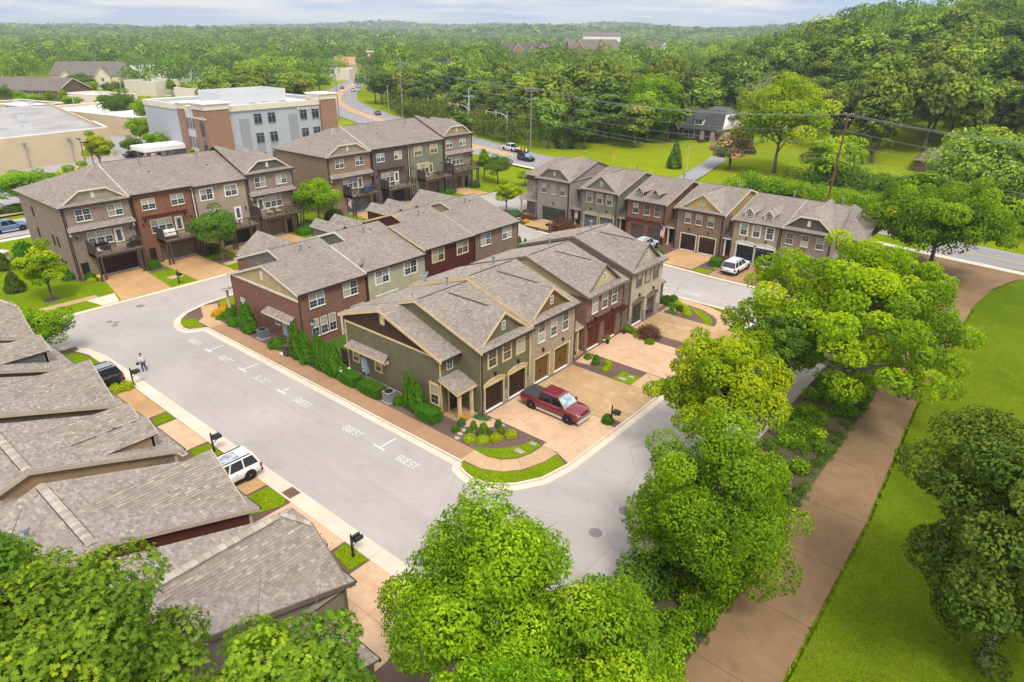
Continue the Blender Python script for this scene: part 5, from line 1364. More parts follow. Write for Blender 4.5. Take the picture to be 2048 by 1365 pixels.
def r_unit(group, label, X0, Y0, W, ze, wall, lap, trim, wstyle, wins, low, door_u, garage, gdoor, gmat, deckspan, roof, gabmat=None, hip=None, pent=False, perg=None, wv=None, dz=3.25, deckout=2.3, entry=None, side=None, doorcol=CREAMD, zr_add=3.1, screen=1.45):
 h = House("townhouse", label, (X0, Y0, 0), pi / 2, group)
 F = F_front(0); yr = 7.5; zr = ze + zr_add; k = zr_add / 7.9
 holes = [(garage[0], garage[1], 0, 2.12)] + ([(entry, entry + 0.9, 0, 2.12)] if entry else [])
 h.wall(F, 0, W, 0, ze - 0.02, wall, holes, lap=lap, name="rear_wall", reveal=0.2)
 h.garage(F, garage[0], garage[1] - garage[0], 2.12, gmat, gdoor, 4, 4)
 if entry: h.door(F @ Matrix.Translation((0, 0, -0.15)), entry + 0.05, 0.8, 2.05, BLACKD, DECKW, glass=False)
 v = wv or ze - 1.9
 for u in wins: h.window(F, u, v, 1.7, 1.4, trim, wstyle, "double")
 for u in low: h.window(F, u, dz + 0.75, 0.85, 1.7, trim, "plain", blind=1, sill=not lap)
 if low and lap: h.part(MB().box(min(low) - 0.13, max(low) + 0.98, dz + 2.46, dz + 2.6, 0.0, 0.06), "window_head", trim, F=F)
 if door_u is not None: h.door(F, door_u, 0.82, 2.2, doorcol, trim, v=dz + 0.02)
 if perg: pergola(h, F, perg[0], perg[1], dz + 2.85, out=0.8)
 if pent: pent_roof(h, 0.05, W - 0.05, 0.0, dz + 2.85, dz + 3.42, 0.65); [h.part(MB().box(u - 0.06, u + 0.06, dz + 2.3, dz + 2.78, 0, 0.45), "bracket", WHITE, F=F) for u in (0.3, W - 0.3)]
 for u in (0.25, W - 0.12): h.downspout(u, -0.09, 0, ze - 0.12)
 h.lamp(F, 0.9, dz + 2.0); h.lamp(F, W - 0.7, dz + 2.0)
 x0, x1 = -0.35 if hip == "left" else -0.15, W + (0.35 if hip == "right" else 0.05)
 if hip == "left":
  h.slope([(x0, -0.4, ze), (x1, -0.4, ze), (x1, yr, zr), (x0 + 7.6, yr, zr)])
  h.slope([(x0, 15.4, ze), (x0, -0.4, ze), (x0 + 7.6, yr, zr)])
  h.slope([(x1, 15.4, ze), (x0, 15.4, ze), (x0 + 7.6, yr, zr), (x1, yr, zr)])
  h.ridge((x0, -0.4, ze), (x0 + 7.6, yr, zr), CAPS[1], 0.2); h.ridge((x0, 15.4, ze), (x0 + 7.6, yr, zr), CAPS[1], 0.2)
 elif hip == "right":
  h.slope([(x0, -0.4, ze), (x1, -0.4, ze), (x1 - 7.6, yr, zr), (x0, yr, zr)])
  h.slope([(x1, -0.4, ze), (x1, 15.4, ze), (x1 - 7.6, yr, zr)])
  h.slope([(x1, 15.4, ze), (x0, 15.4, ze), (x0, yr, zr), (x1 - 7.6, yr, zr)])
 else:
  h.two_slopes(x0, x1, -0.4, ze, yr, zr, 15.4, ze)
  h.board((x0 - 0.02, -0.4, ze), (x0 - 0.02, yr, zr), trim, h=0.22)
  h.ridge((0.2, yr, zr), (W, yr, zr), DARKB, 0.14, rise=0.04)
 h.gutter((x0, -0.44, ze), (x1, -0.44, ze))
 if roof == "clip":
  h.cross_gable(0.15, W - 0.15, ze + 0.12, ze + 2.7, 0.3, 7.2, IVORY, gabmat, clip=1.05, win="louvre", oh=0.25)
 if lap:
  h.trim(F, 0, 0.14, 0, ze - 0.2, trim); h.trim(F, W - 0.14, W, 0, ze - 0.2, trim)
 sp = [(0, 0), (15.0, 0), (15.0, ze), (0, ze)] if hip else [(0, 0), (15.0, 0), (15.0, ze), (7.5, zr - 0.14), (0, ze)]
 Fl = F_left(0, 15.0)
 side_profile(h, Fl, [(15 - a, b) for a, b in sp][::-1], side or wall, lap=False)
 side_profile(h, F_right(W), sp, side or wall, lap=False)
 h.wall(F_back(15.0, W), 0, W, 0, ze, wall, name="front_wall")
 if deckspan: deck(h, deckspan[0], deckspan[1], dz, deckout, uppanel=screen)
 for x, y, c in ((W * 0.55, 5.8, True), (W * 0.75, 5.4, False), (W * 0.35, 4.6, False), (W * 0.82, 6.3, False)):
  z = ze + (y + 0.4) * k
  if hip and (x < y if hip == "left" else W - x < y): continue
  h.vent(x, y, z, 0.7 if c else 0.32, 0.085 if c else 0.045, c)
 h.part(MB().box(-0.12, 0.12, 0, 0.3, 0, 0.1), "roof_vent", BLACK, F=Matrix.Translation((W * 0.6, 4.0, ze + 4.4 * k)))
 return h
GD = "left row of three storey townhouses with rear decks"
h = r_unit(GD, "pinkish brick end house with hipped roof and grill on its deck", -90.3, 25.0, 7.85, 9.05, BR_PINK, False, WHITE, "plain", (1.42, 5.05), (2.1, 3.08, 4.06), 5.25, (2.65, 7.15), DECKW, D_BROWN, (1.75, 7.35), "clip", S_SAND if False else siding("khaki_siding", (0.27, 0.245, 0.165)), hip="left", pent=True, entry=0.6, wv=7.12)
for u, v in ((4.2, 6.3), (4.2, 3.6), (9.5, 3.6), (11.0, 3.6), (10.5, 0.6), (11.6, 0.6)): h.window(F_left(0, 15.0), u, v, 0.5, 1.3, DARKB, "plain", sill=False, blind=0)
h.finish()
h = r_unit(GD, "orange red brick house with trellis over its deck doors", -90.3, 32.85, 7.85, 9.28, BR_ORNG, False, WHITE, "plain", (1.22, 4.95), (1.8, 2.75, 3.7), 5.0, (2.5, 7.05), DECKW, D_TAN, (2.2, 7.6), "plain", perg=(0.9, 6.6), entry=0.9, wv=7.1)
h.finish()
h = r_unit(GD, "taupe sided house with white window casings behind the dark green tree", -90.3, 40.7, 7.9, 9.08, siding("warm_taupe_siding", (0.32, 0.255, 0.175)), True, WHITE, "cased", (1.1, 4.65), (1.6, 2.6), 5.6, (3.3, 7.3), DECKW, BLACKD, (3.4, 7.8), "plain", wv=7.05, doorcol=WHITE, dz=3.05)
h.finish()
h = r_unit(GD, "pinkish brick house at the far end of the left row, plants on deck", -90.3, 48.6, 7.6, 9.55, BR_PINK, False, WHITE, "plain", (1.3, 4.75), (2.45, 3.4, 4.35), 1.35, (1.0, 5.0), DECKW, D_TAN, (0.3, 7.3), "clip", S_SLATE, pent=True, entry=5.6, wv=7.5, dz=3.6, zr_add=3.2, hip="right")
h.finish()
GE = "far row of three storey townhouses with rear decks"
h = r_unit(GE, "brown brick end house with hipped roof and blue cover on its deck", -93.0, 64.3, 8.9, 9.62, brick("light_brown_brick", (0.215, 0.135, 0.085), (0.30, 0.20, 0.13), (0.30, 0.24, 0.18), (0.13, 0.08, 0.055)), False, WHITE, "plain", (1.55, 5.6), (2.75, 3.75, 4.7), 5.8, (3.3, 7.9), DECKW, D_AQUA, (2.6, 8.3), "clip", siding("greige_siding", (0.27, 0.225, 0.165)), hip="left", pent=True, wv=7.68, dz=3.35, zr_add=3.3)
h.finish()
h = r_unit(GE, "charcoal brick house with red trellis in the far row", -93.0, 73.2, 8.35, 9.9, BR_CHAR, False, WHITE, "plain", (1.2, 5.15), (1.9, 2.9, 3.9), 4.95, (1.9, 6.9), DECKW, D_NAVY, (1.6, 8.0), "plain", perg=(1.1, 6.8), wv=7.62, dz=3.2, zr_add=3.2, doorcol=WHITE)
h.finish()
h = r_unit(GE, "sage green sided house with cream casings in the far row", -93.0, 81.6, 8.8, 9.9, siding("sage_green_siding", (0.165, 0.175, 0.115)), True, CREAM, "cased", (1.45, 5.45), (2.0, 2.95, 3.9), 4.95, (2.4, 7.2), DECKW, D_OLIVE, (1.8, 8.6), "plain", wv=7.65, dz=3.6, zr_add=3.2)
h.finish()
h = r_unit(GE, "pinkish brick house with hipped roof at the far end by the road", -93.0, 90.4, 7.8, 10.25, BR_PINK, False, WHITE, "plain", (0.7, 4.3), (2.3, 3.3, 4.3), 1.1, (0.8, 4.6), DECKW, paint("brown_door", (0.085, 0.06, 0.04), 0.5), (0.3, 7.4), "clip", siding("honey_siding", (0.34, 0.235, 0.10)), hip="right", pent=True, entry=5.6, wv=8.1, dz=4.0, zr_add=3.2)
h.finish()
#near row, roofs below the camera
GF = "near row of townhouse roofs along the lower edge"
def f_unit(label, X0, wall, kind, brickfront=None, trim=BEIGE, singles=0, ze=5.5, W=6.3, wing=True, lowz=0.0, frontbr=BR_BROWN, gab=None, ridgepieces=True, rightwing=False):
 h = House("townhouse", label, (X0, 12.5, 0), pi, GF)
 yr = 7.0; zr = ze + 2.45
 F = F_front(0)
 h.wall(F, 0, W, 0, ze - 0.02, frontbr, [(0.6, 2.9, 0, 2.3), (3.4, 5.7, 0, 2.3)], name="front_wall")
 for a in (0.6, 3.4): h.garage(F, a, 2.3, 2.3, D_BROWN, None, 4)
 for u in (0.9, 2.7, 4.5): h.window(F, u, 3.9, 0.9, 1.5, WHITE, "plain")
 if kind == "clip":
  h.cross_gable(0.1, W - 0.1, ze + 0.1, ze + 2.75, 0.2, 9.0, trim, gab or wall, clip=0.7, oh=0.25, over=0.35)
  if ridgepieces: h.ridge((W / 2, 1.0, ze + 2.76), (W / 2, 9.0, ze + 2.76), pieces=True, w=0.42, rise=0.07)
  for sg in (-1, 1):
   h.ridge((W / 2 + sg * 0.8, -0.12, ze + 2.08), (W / 2, 0.8, ze + 2.76), w=0.3, pieces=True)
 elif kind == "gable":
  h.cross_gable(0.4, W - 0.5, ze + 0.3, ze + 2.35, 0.35, 6.9, trim, gab or wall, oh=0.25, over=0.3)
 elif kind == "dormer2":
  for xc in (1.55, 4.1): h.dormer(xc, 1.9, 0.75, ze + 0.35, 1.0, 0.6, 6.6, trim, gab or wall)
 elif kind == "dormer1":
  h.dormer(2.4, 2.3, 0.9, ze + 0.4, 1.1, 0.75, 6.6, trim, gab or wall)
 h.slope([(-0.2, -0.4, ze), (W + 0.1, -0.4, ze), (W + 0.1, yr, zr), (-0.2, yr, zr)])
 h.slope([(W + 0.1, 14.5, ze - 0.1), (-0.2, 14.5, ze - 0.1), (-0.2, yr, zr), (W + 0.1, yr, zr)])
 h.gutter((-0.2, -0.45, ze), (W + 0.1, -0.45, ze))
 if ridgepieces: h.ridge((-0.1, yr, zr), (W, yr, zr), pieces=True, w=0.42, rise=0.09)
 h.part(MB().box(0.3, W - 0.2, yr - 0.235, yr - 0.215, zr - 0.09, zr + 0.02).box(0.3, W - 0.2, yr + 0.215, yr + 0.235, zr - 0.09, zr + 0.02), "ridge_vent", BLACK)
 h.board((-0.22, -0.4, ze), (-0.22, yr, zr), trim, h=0.24); h.board((-0.22, yr, zr), (-0.22, 14.5, ze - 0.1), trim, h=0.24)
 Fl = F_left(0, 14.0)
 side_profile(h, Fl, [(0, 0), (14.0, 0), (14.0, ze - 0.02), (7.0, zr - 0.14), (0, ze - 0.1)], wall, low=(11.7, 14.0, ze - 0.12, brickfront) if brickfront else None)
 h.trim(Fl, 13.86, 14.02, 0.3, ze - 0.2, trim)
 side_profile(h, F_right(W), [(0, 0), (14.0, 0), (14.0, ze - 0.1), (7.0, zr - 0.14), (0, ze - 0.02)], wall)
 h.wall(F_back(14.0, W), 0, W, 0, ze - 0.1, wall, lap=True, name="back_wall")
 if wing:
  low_wing(h, W + 0.05, W + 1.95, 2.0, 8.6, 14.5, ze - 0.75, ze + 1.45, ze - 0.4, frontbr, trim, lap=False, porch=False)
 if rightwing:
  low_wing(h, -2.3, -0.05, 2.3, 8.6, 14.5, ze - 0.9, ze + 1.2, ze - 0.5, frontbr, DARKB, lap=False, porch=False)
  h.slope([(-2.6, 0.4, 3.1), (-0.1, 0.4, 3.1), (-0.1, 2.7, 3.85), (-2.6, 2.7, 3.85)], "porch_roof", 0.1)
  porch_post(h, -2.3, 0.7, 0, 2.95, trim); h.gutter((-2.6, 0.36, 3.1), (-0.1, 0.36, 3.1))
  h.dormer(-1.2, 1.3, 2.6, ze - 0.75, 0.7, 0.5, 6.0, DARKB, wall)
  h.wall(F_left(-2.1, 14.0), 0, 11.3, 0, ze - 0.9, frontbr, name="side_wall")
 h.vent(2.8, 8.6, zr - 1.6 * 0.34, 0.75, 0.1); h.vent(4.9, 9.2, zr - 2.2 * 0.34, 0.35, 0.05, False)
 h.finish(singles=singles)
 return h
f_unit("nearest roof of the near row, clipped gable with pale ridge, by oak tree", -20.2, S_TAUPE, "clip", singles=300, rightwing=True, trim=TAUPE)
f_unit("near row house with maroon side wall beside the white SUV", -28.15, siding("maroon_brown_siding", (0.085, 0.026, 0.014)), "gable", singles=300)
f_unit("near row house with tan side wall and two small dormers", -36.4, S_TANF, "dormer2", brickfront=BR_BROWN, singles=260)
f_unit("near row house with dark taupe side wall beside the black SUV", -44.5, siding("dark_taupe_siding", (0.13, 0.10, 0.075)), "gable", brickfront=BR_BROWN, singles=150)
f_unit("near row house with a single dark green sided dormer", -52.6, S_SLATE, "dormer1", gab=S_SLATE)
f_unit("farthest roof of the near row, clipped gable beside the street tree", -60.7, S_TAUPE, "clip")
#plants
NR = np.random.RandomState
def np_faces(name, V, k, mat, tint, extra=None, smooth=False):
 n = len(V)
 vs = V.reshape(-1, 3); fl = np.arange(n * k, dtype=np.int32); lt = np.full(n, k, np.int32); tv = np.asarray(tint, np.float32)
 if extra:
  for ev, ef, et in extra:
   b = len(vs); vs = np.concatenate([vs, ev]); kk = ef.shape[1]
   fl = np.concatenate([fl, (ef + b).ravel().astype(np.int32)]); lt = np.concatenate([lt, np.full(len(ef), kk, np.int32)])
   tv = np.concatenate([tv, np.full(len(ef), et, np.float32) if np.isscalar(et) else et])
 me = bpy.data.meshes.new(name)
 me.vertices.add(len(vs)); me.vertices.foreach_set("co", vs.astype(np.float32).ravel())
 me.loops.add(len(fl)); me.loops.foreach_set("vertex_index", fl)
 me.polygons.add(len(lt)); st = np.concatenate([[0], np.cumsum(lt)[:-1]]).astype(np.int32)
 me.polygons.foreach_set("loop_start", st)
 at = me.attributes.new("tint", "FLOAT", "FACE"); at.data.foreach_set("value", tv)
 me.materials.append(mat); me.update(calc_edges=True)
 return me
LEAF = {"quad": np.array([(-.5, 0), (0, .30), (.5, 0), (0, -.30)]),
  "leaf": np.array([(-.5, 0), (-.15, .24), (.22, .20), (.55, 0), (.22, -.20), (-.15, -.24)]),
  "oak": np.array([(-.5, 0), (-.30, .10), (-.22, .34), (-.06, .13), (.10, .40), (.20, .14), (.42, .24), (.55, 0), (.42, -.24), (.20, -.14), (.10, -.40), (-.06, -.13), (-.22, -.34), (-.30, -.10)]),
  "blob": np.array([(-.5, .05), (-.2, .42), (.25, .38), (.52, -.02), (.18, -.40), (-.25, -.36)])}
def unit(a): return a / np.maximum(1e-6, np.linalg.norm(a, axis=-1, keepdims=True))
def leaf_faces(C, N, size, shape, R, droop=0.25):
 n = len(C)
 N = unit(N)
 t = R.normal(size=(n, 3)); t[:, 2] -= droop
 t = unit(t - N * (t * N).sum(1, keepdims=True)); b = np.cross(N, t)
 P = LEAF[shape]; s = (size * R.uniform(0.7, 1.3, n))[:, None, None]
 V = C[:, None, :] + s * (P[None, :, :1] * t[:, None, :] + P[None, :, 1:] * b[:, None, :])
 V += (s * (np.abs(P[None, :, 1:]) * 0.55 - np.abs(P[None, :, :1]) * 0.25)) * N[:, None, :]
 return V
def sphere_dirs(n, R, zlo=-1.0):
 z = R.uniform(zlo, 1, n); a = R.uniform(0, 2 * pi, n); r = np.sqrt(np.maximum(0, 1 - z * z))
 return np.stack([r * np.cos(a), r * np.sin(a), z], 1)
def crown(name, mat, rx, rz, zc, seed, clumps=60, leaves=12000, size=0.25, shape="quad", form="round", clump_r=0.26, lobes=0.22, fill=0.12, tip=0.25, zlo=-0.75, base_t=0.42, sd=0.13, ow=0.45):
 R = NR(seed)
 d = sphere_dirs(clumps, R, zlo)
 ph = R.uniform(0, 6.28, 6)
 lob = 1 + lobes * (np.sin(3 * np.arctan2(d[:, 1], d[:, 0]) + ph[0]) * .5 + np.sin(2.3 * d[:, 2] * 2 + ph[1]) * .4 + R.normal(0, .5, clumps))
 rad = (R.uniform(0.25, 1.0, clumps) ** 0.42) * np.clip(lob, 0.6, 1.16)
 if form == "cone": rad *= np.interp(d[:, 2], [-1, -.3, 1], [1.1, 1.05, 0.9])
 c = d * rad[:, None] * np.array([rx, rx, rz]) * (1 - clump_r * 0.75)
 if form == "spread": c[:, 2] = c[:, 2] * 0.8 + 0.16 * rz * (1 - (np.hypot(c[:, 0], c[:, 1]) / rx) ** 2)
 if form == "cone":
  k = np.interp(c[:, 2] / rz, [-1, -.6, 1], [0.9, 1.0, 0.12]); c[:, 0] *= k; c[:, 1] *= k
 rc = clump_r * rx * R.uniform(0.65, 1.25, clumps)
 if form == "cone": rc *= np.interp(c[:, 2] / rz, [-1, 1], [1.1, 0.5])
 w = rc ** 2; ci = R.choice(clumps, leaves, p=w / w.sum())
 dl = sphere_dirs(leaves, R, -0.8)
 rr = R.uniform(0.3, 1.0, leaves) ** 0.35
 P = c[ci] + dl * (rc[ci] * rr)[:, None] * np.array([1, 1, 0.72])
 out = unit(P / np.array([rx, rx, rz]) + 1e-6)
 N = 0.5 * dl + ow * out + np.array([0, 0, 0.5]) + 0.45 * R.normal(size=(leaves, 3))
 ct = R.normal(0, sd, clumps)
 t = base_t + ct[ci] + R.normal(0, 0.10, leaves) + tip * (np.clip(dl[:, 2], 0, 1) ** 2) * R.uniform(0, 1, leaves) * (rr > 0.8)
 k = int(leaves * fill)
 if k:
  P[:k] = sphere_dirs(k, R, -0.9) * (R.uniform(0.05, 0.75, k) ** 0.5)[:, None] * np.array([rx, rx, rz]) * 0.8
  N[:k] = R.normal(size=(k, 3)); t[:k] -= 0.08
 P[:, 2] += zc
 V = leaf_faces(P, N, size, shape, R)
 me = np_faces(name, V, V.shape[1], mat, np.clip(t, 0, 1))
 c2 = c.copy(); c2[:, 2] += zc
 return me, c2, rc
BARK = paint("grey_brown_bark", (0.15, 0.125, 0.10), 0.95, 0.1, 0.35, 3.0)
BARKL = paint("pale_grey_bark", (0.29, 0.265, 0.235), 0.95, 0.1, 0.3, 3.0)
def trunk_mesh(H, r, c, seed, fork=0.35, limbs=9, mat=None, lean=0.0, twigs=0):
 R = random.Random(seed); m = MB()
 top = Vector((lean, lean * 0.5, H))
 pts = [Vector((0, 0, -0.3))]
 n = 5
 for i in range(1, n + 1):
  t = i / n; pts.append(Vector((lean * t + R.uniform(-.04, .04) * H * 0.3, lean * .5 * t + R.uniform(-.04, .04) * H * 0.3, H * t)))
 rs = [r * 1.25] + [r * (1 - 0.75 * (i / n)) for i in range(1, n + 1)]
 m.path(pts, rs, 8)
 idx = sorted(range(len(c)), key=lambda i: R.random())[:limbs]
 for i in idx:
  e = Vector(c[i]); t = max(fork, min(0.9, (e.z / H) * 0.62 + R.uniform(-.1, .05)))
  s = pts[0].lerp(pts[-1], t); k = t * n; a = min(int(k), n - 1)
  s = pts[a].lerp(pts[a + 1], k - a)
  mid = s.lerp(e, 0.5) + Vector((R.uniform(-.1, .1) * H * .4, R.uniform(-.1, .1) * H * .4, 0.05 * H))
  q = r * (1 - 0.75 * t) * 0.6
  m.path([s, mid, e], [q, q * 0.65, q * 0.25], 6)
  for _ in range(twigs):
   e2 = e + Vector((R.uniform(-1, 1), R.uniform(-1, 1), R.uniform(0.1, 1))) * H * 0.12
   m.path([mid.lerp(e, R.uniform(.4, 1)), e2], [q * 0.3, q * 0.08], 4)
 return m.mesh("trunk", mat or BARK, uv=False, smooth=True)
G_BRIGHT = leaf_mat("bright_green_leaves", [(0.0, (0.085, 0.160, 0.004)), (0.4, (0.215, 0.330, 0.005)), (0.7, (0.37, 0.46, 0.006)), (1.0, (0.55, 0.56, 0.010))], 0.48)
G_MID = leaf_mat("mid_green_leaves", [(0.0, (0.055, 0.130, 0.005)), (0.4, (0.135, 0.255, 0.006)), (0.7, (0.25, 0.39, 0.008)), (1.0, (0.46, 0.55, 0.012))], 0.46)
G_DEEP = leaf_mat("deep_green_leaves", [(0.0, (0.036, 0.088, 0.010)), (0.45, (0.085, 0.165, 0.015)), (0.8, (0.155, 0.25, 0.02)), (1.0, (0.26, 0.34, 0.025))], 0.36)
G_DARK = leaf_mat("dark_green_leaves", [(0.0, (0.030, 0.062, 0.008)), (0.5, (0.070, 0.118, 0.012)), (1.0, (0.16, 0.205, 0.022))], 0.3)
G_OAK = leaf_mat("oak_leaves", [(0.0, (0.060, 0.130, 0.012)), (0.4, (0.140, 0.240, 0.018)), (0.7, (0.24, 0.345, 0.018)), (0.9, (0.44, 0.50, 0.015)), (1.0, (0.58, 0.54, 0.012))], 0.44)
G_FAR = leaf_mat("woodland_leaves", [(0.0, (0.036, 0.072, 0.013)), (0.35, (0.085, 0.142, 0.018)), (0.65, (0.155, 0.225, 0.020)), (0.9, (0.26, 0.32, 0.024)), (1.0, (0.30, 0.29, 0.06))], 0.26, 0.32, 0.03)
G_ARB = leaf_mat("arborvitae_sprays", [(0.0, (0.030, 0.097, 0.0048)), (0.5, (0.065, 0.169, 0.0064)), (1.0, (0.128, 0.270, 0.0096))], 0.2)
G_BOX = leaf_mat("hedge_leaves", [(0.0, (0.032, 0.102, 0.0064)), (0.5, (0.065, 0.181, 0.0080)), (1.0, (0.123, 0.275, 0.0112))], 0.25)
G_YEL = leaf_mat("yellow_green_leaves", [(0.0, (0.168, 0.240, 0.0080)), (0.5, (0.360, 0.432, 0.0096)), (1.0, (0.624, 0.576, 0.0160))], 0.35)
G_GOLD = leaf_mat("golden_leaves", [(0.0, (0.360, 0.240, 0.0096)), (0.5, (0.624, 0.408, 0.0120)), (1.0, (0.744, 0.432, 0.0160))], 0.3)
G_RED = leaf_mat("dark_red_leaves", [(0.0, (0.066, 0.026, 0.0176)), (0.5, (0.132, 0.054, 0.0320)), (1.0, (0.240, 0.102, 0.0560))], 0.3)
G_PINK = leaf_mat("pink_blossom_and_leaves", [(0.0, (0.048, 0.102, 0.0160)), (0.5, (0.102, 0.168, 0.0280)), (0.62, (0.504, 0.276, 0.1600)), (1.0, (0.744, 0.480, 0.2880))], 0.3)
G_BLUE = leaf_mat("blue_green_needles", [(0.0, (0.036, 0.090, 0.0320)), (0.5, (0.072, 0.156, 0.0480)), (1.0, (0.132, 0.228, 0.0720))], 0.2)
def tree_thing(name, label, cat, loc, cm, tm, rz=0.0, s=1.0, group=None, sz=None):
 o = thing(name, label, cat, loc, rz, group)
 o.scale = (s, s, sz or s)
 place("trunk", tm, o); place("crown", cm, o)
 return o
#big trees between the street and the park path
def big(label, loc, H, rx, rz, zc, seed, leaves, size, shape, mat, clumps=110, form="spread", clump_r=0.2, trunk_r=0.3, limbs=22, rz_=0.0, name="broadleaf_tree", twigs=1, bark=None, **k):
 cm, c, rc = crown("crown", mat, rx, rz, zc, seed, clumps, leaves, size, shape, form, clump_r, **k)
 tm = trunk_mesh(H * 0.8, trunk_r, c, seed, 0.22, limbs, bark or BARK, twigs=twigs)
 return tree_thing(name, label, "tree", loc, cm, tm, rz_)
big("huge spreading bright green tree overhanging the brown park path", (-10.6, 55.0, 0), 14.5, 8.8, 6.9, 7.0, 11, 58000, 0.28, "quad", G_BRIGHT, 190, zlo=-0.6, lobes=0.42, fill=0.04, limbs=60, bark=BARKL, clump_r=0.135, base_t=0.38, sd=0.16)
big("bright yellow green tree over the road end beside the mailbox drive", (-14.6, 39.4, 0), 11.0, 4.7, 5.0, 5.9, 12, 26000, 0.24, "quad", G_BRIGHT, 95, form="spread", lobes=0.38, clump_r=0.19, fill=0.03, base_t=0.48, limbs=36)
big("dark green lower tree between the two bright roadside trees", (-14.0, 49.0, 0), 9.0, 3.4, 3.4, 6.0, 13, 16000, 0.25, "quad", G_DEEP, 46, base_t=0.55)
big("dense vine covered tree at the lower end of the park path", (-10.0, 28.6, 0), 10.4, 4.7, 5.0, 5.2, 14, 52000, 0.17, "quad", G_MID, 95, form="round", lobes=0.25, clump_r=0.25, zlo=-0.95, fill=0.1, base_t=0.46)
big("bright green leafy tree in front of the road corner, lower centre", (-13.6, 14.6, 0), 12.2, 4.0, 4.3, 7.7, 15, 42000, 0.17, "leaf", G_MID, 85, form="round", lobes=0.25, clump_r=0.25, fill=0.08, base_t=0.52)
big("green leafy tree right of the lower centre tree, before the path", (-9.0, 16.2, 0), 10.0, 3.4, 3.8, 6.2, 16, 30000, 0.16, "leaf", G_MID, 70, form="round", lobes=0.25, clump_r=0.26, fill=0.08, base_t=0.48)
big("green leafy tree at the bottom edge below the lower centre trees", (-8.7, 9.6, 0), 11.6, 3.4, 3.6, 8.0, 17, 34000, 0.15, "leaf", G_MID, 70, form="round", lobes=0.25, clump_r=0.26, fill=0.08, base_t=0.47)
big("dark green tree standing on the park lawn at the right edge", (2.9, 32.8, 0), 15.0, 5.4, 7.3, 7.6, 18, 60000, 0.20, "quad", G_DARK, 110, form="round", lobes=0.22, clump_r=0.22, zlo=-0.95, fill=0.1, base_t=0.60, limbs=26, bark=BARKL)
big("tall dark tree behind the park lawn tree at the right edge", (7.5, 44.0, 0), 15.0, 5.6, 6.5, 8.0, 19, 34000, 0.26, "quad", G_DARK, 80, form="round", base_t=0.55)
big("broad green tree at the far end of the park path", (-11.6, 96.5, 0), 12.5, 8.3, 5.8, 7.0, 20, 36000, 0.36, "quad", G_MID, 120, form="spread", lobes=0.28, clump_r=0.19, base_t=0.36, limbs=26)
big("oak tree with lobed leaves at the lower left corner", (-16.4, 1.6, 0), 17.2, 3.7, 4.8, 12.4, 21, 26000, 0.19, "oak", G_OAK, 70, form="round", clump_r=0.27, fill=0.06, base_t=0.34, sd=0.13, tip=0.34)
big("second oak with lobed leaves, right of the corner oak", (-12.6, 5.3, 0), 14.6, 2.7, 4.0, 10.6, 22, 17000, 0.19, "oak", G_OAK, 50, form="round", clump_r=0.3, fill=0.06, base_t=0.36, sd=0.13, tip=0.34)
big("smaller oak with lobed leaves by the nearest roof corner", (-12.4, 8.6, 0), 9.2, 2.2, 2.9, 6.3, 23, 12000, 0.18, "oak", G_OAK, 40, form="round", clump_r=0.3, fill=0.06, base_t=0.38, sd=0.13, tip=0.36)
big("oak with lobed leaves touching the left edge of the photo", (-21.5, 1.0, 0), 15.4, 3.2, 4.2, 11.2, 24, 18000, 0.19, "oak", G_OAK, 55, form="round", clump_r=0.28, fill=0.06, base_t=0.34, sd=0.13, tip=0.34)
#street and garden trees: five crowns, shared
MIDT = []
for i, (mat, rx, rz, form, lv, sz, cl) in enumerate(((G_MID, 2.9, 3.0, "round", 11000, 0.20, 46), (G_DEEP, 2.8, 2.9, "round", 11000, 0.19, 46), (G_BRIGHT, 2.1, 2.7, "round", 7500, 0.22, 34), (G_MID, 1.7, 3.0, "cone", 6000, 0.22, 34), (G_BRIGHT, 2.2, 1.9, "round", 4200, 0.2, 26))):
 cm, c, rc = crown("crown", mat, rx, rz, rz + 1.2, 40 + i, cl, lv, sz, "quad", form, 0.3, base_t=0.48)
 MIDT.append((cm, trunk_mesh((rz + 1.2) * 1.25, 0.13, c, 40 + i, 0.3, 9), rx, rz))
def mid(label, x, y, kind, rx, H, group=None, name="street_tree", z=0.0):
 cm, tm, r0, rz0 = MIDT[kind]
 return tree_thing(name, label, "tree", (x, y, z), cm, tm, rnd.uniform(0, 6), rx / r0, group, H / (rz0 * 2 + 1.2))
mid("round bright green tree between the two deck rows", -88.3, 58.6, 0, 3.9, 8.6)
mid("round dark green tree before the taupe deck house", -84.9, 40.7, 1, 3.4, 8.0)
mid("open bright green young tree on the left corner lawn", -85.8, 20.6, 2, 2.7, 7.2)
mid("green street tree beside the farthest near row roof", -69.9, 15.2, 0, 2.9, 5.2)
mid("dark green tree on the lawn behind the far deck row", -91.3, 103.9, 1, 2.9, 6.2)
mid("narrow bright tree just left of the dark lawn tree behind the far deck row", -95.5, 104.5, 3, 1.9, 7.2)
mid("bright green tree by the grey brick end house porch", -74.0, 86.5, 2, 2.3, 5.6)
mid("small low flowering tree left of the dark tree behind the grey end house", -84.9, 105.0, 4, 2.0, 3.4)
mid("small pale tree right behind the grey end house roof", -79.5, 107.0, 4, 2.4, 3.8)
mid("bright yellow green bush of a tree at the left edge by the near roofs", -79.6, 13.0, 2, 2.3, 3.6)
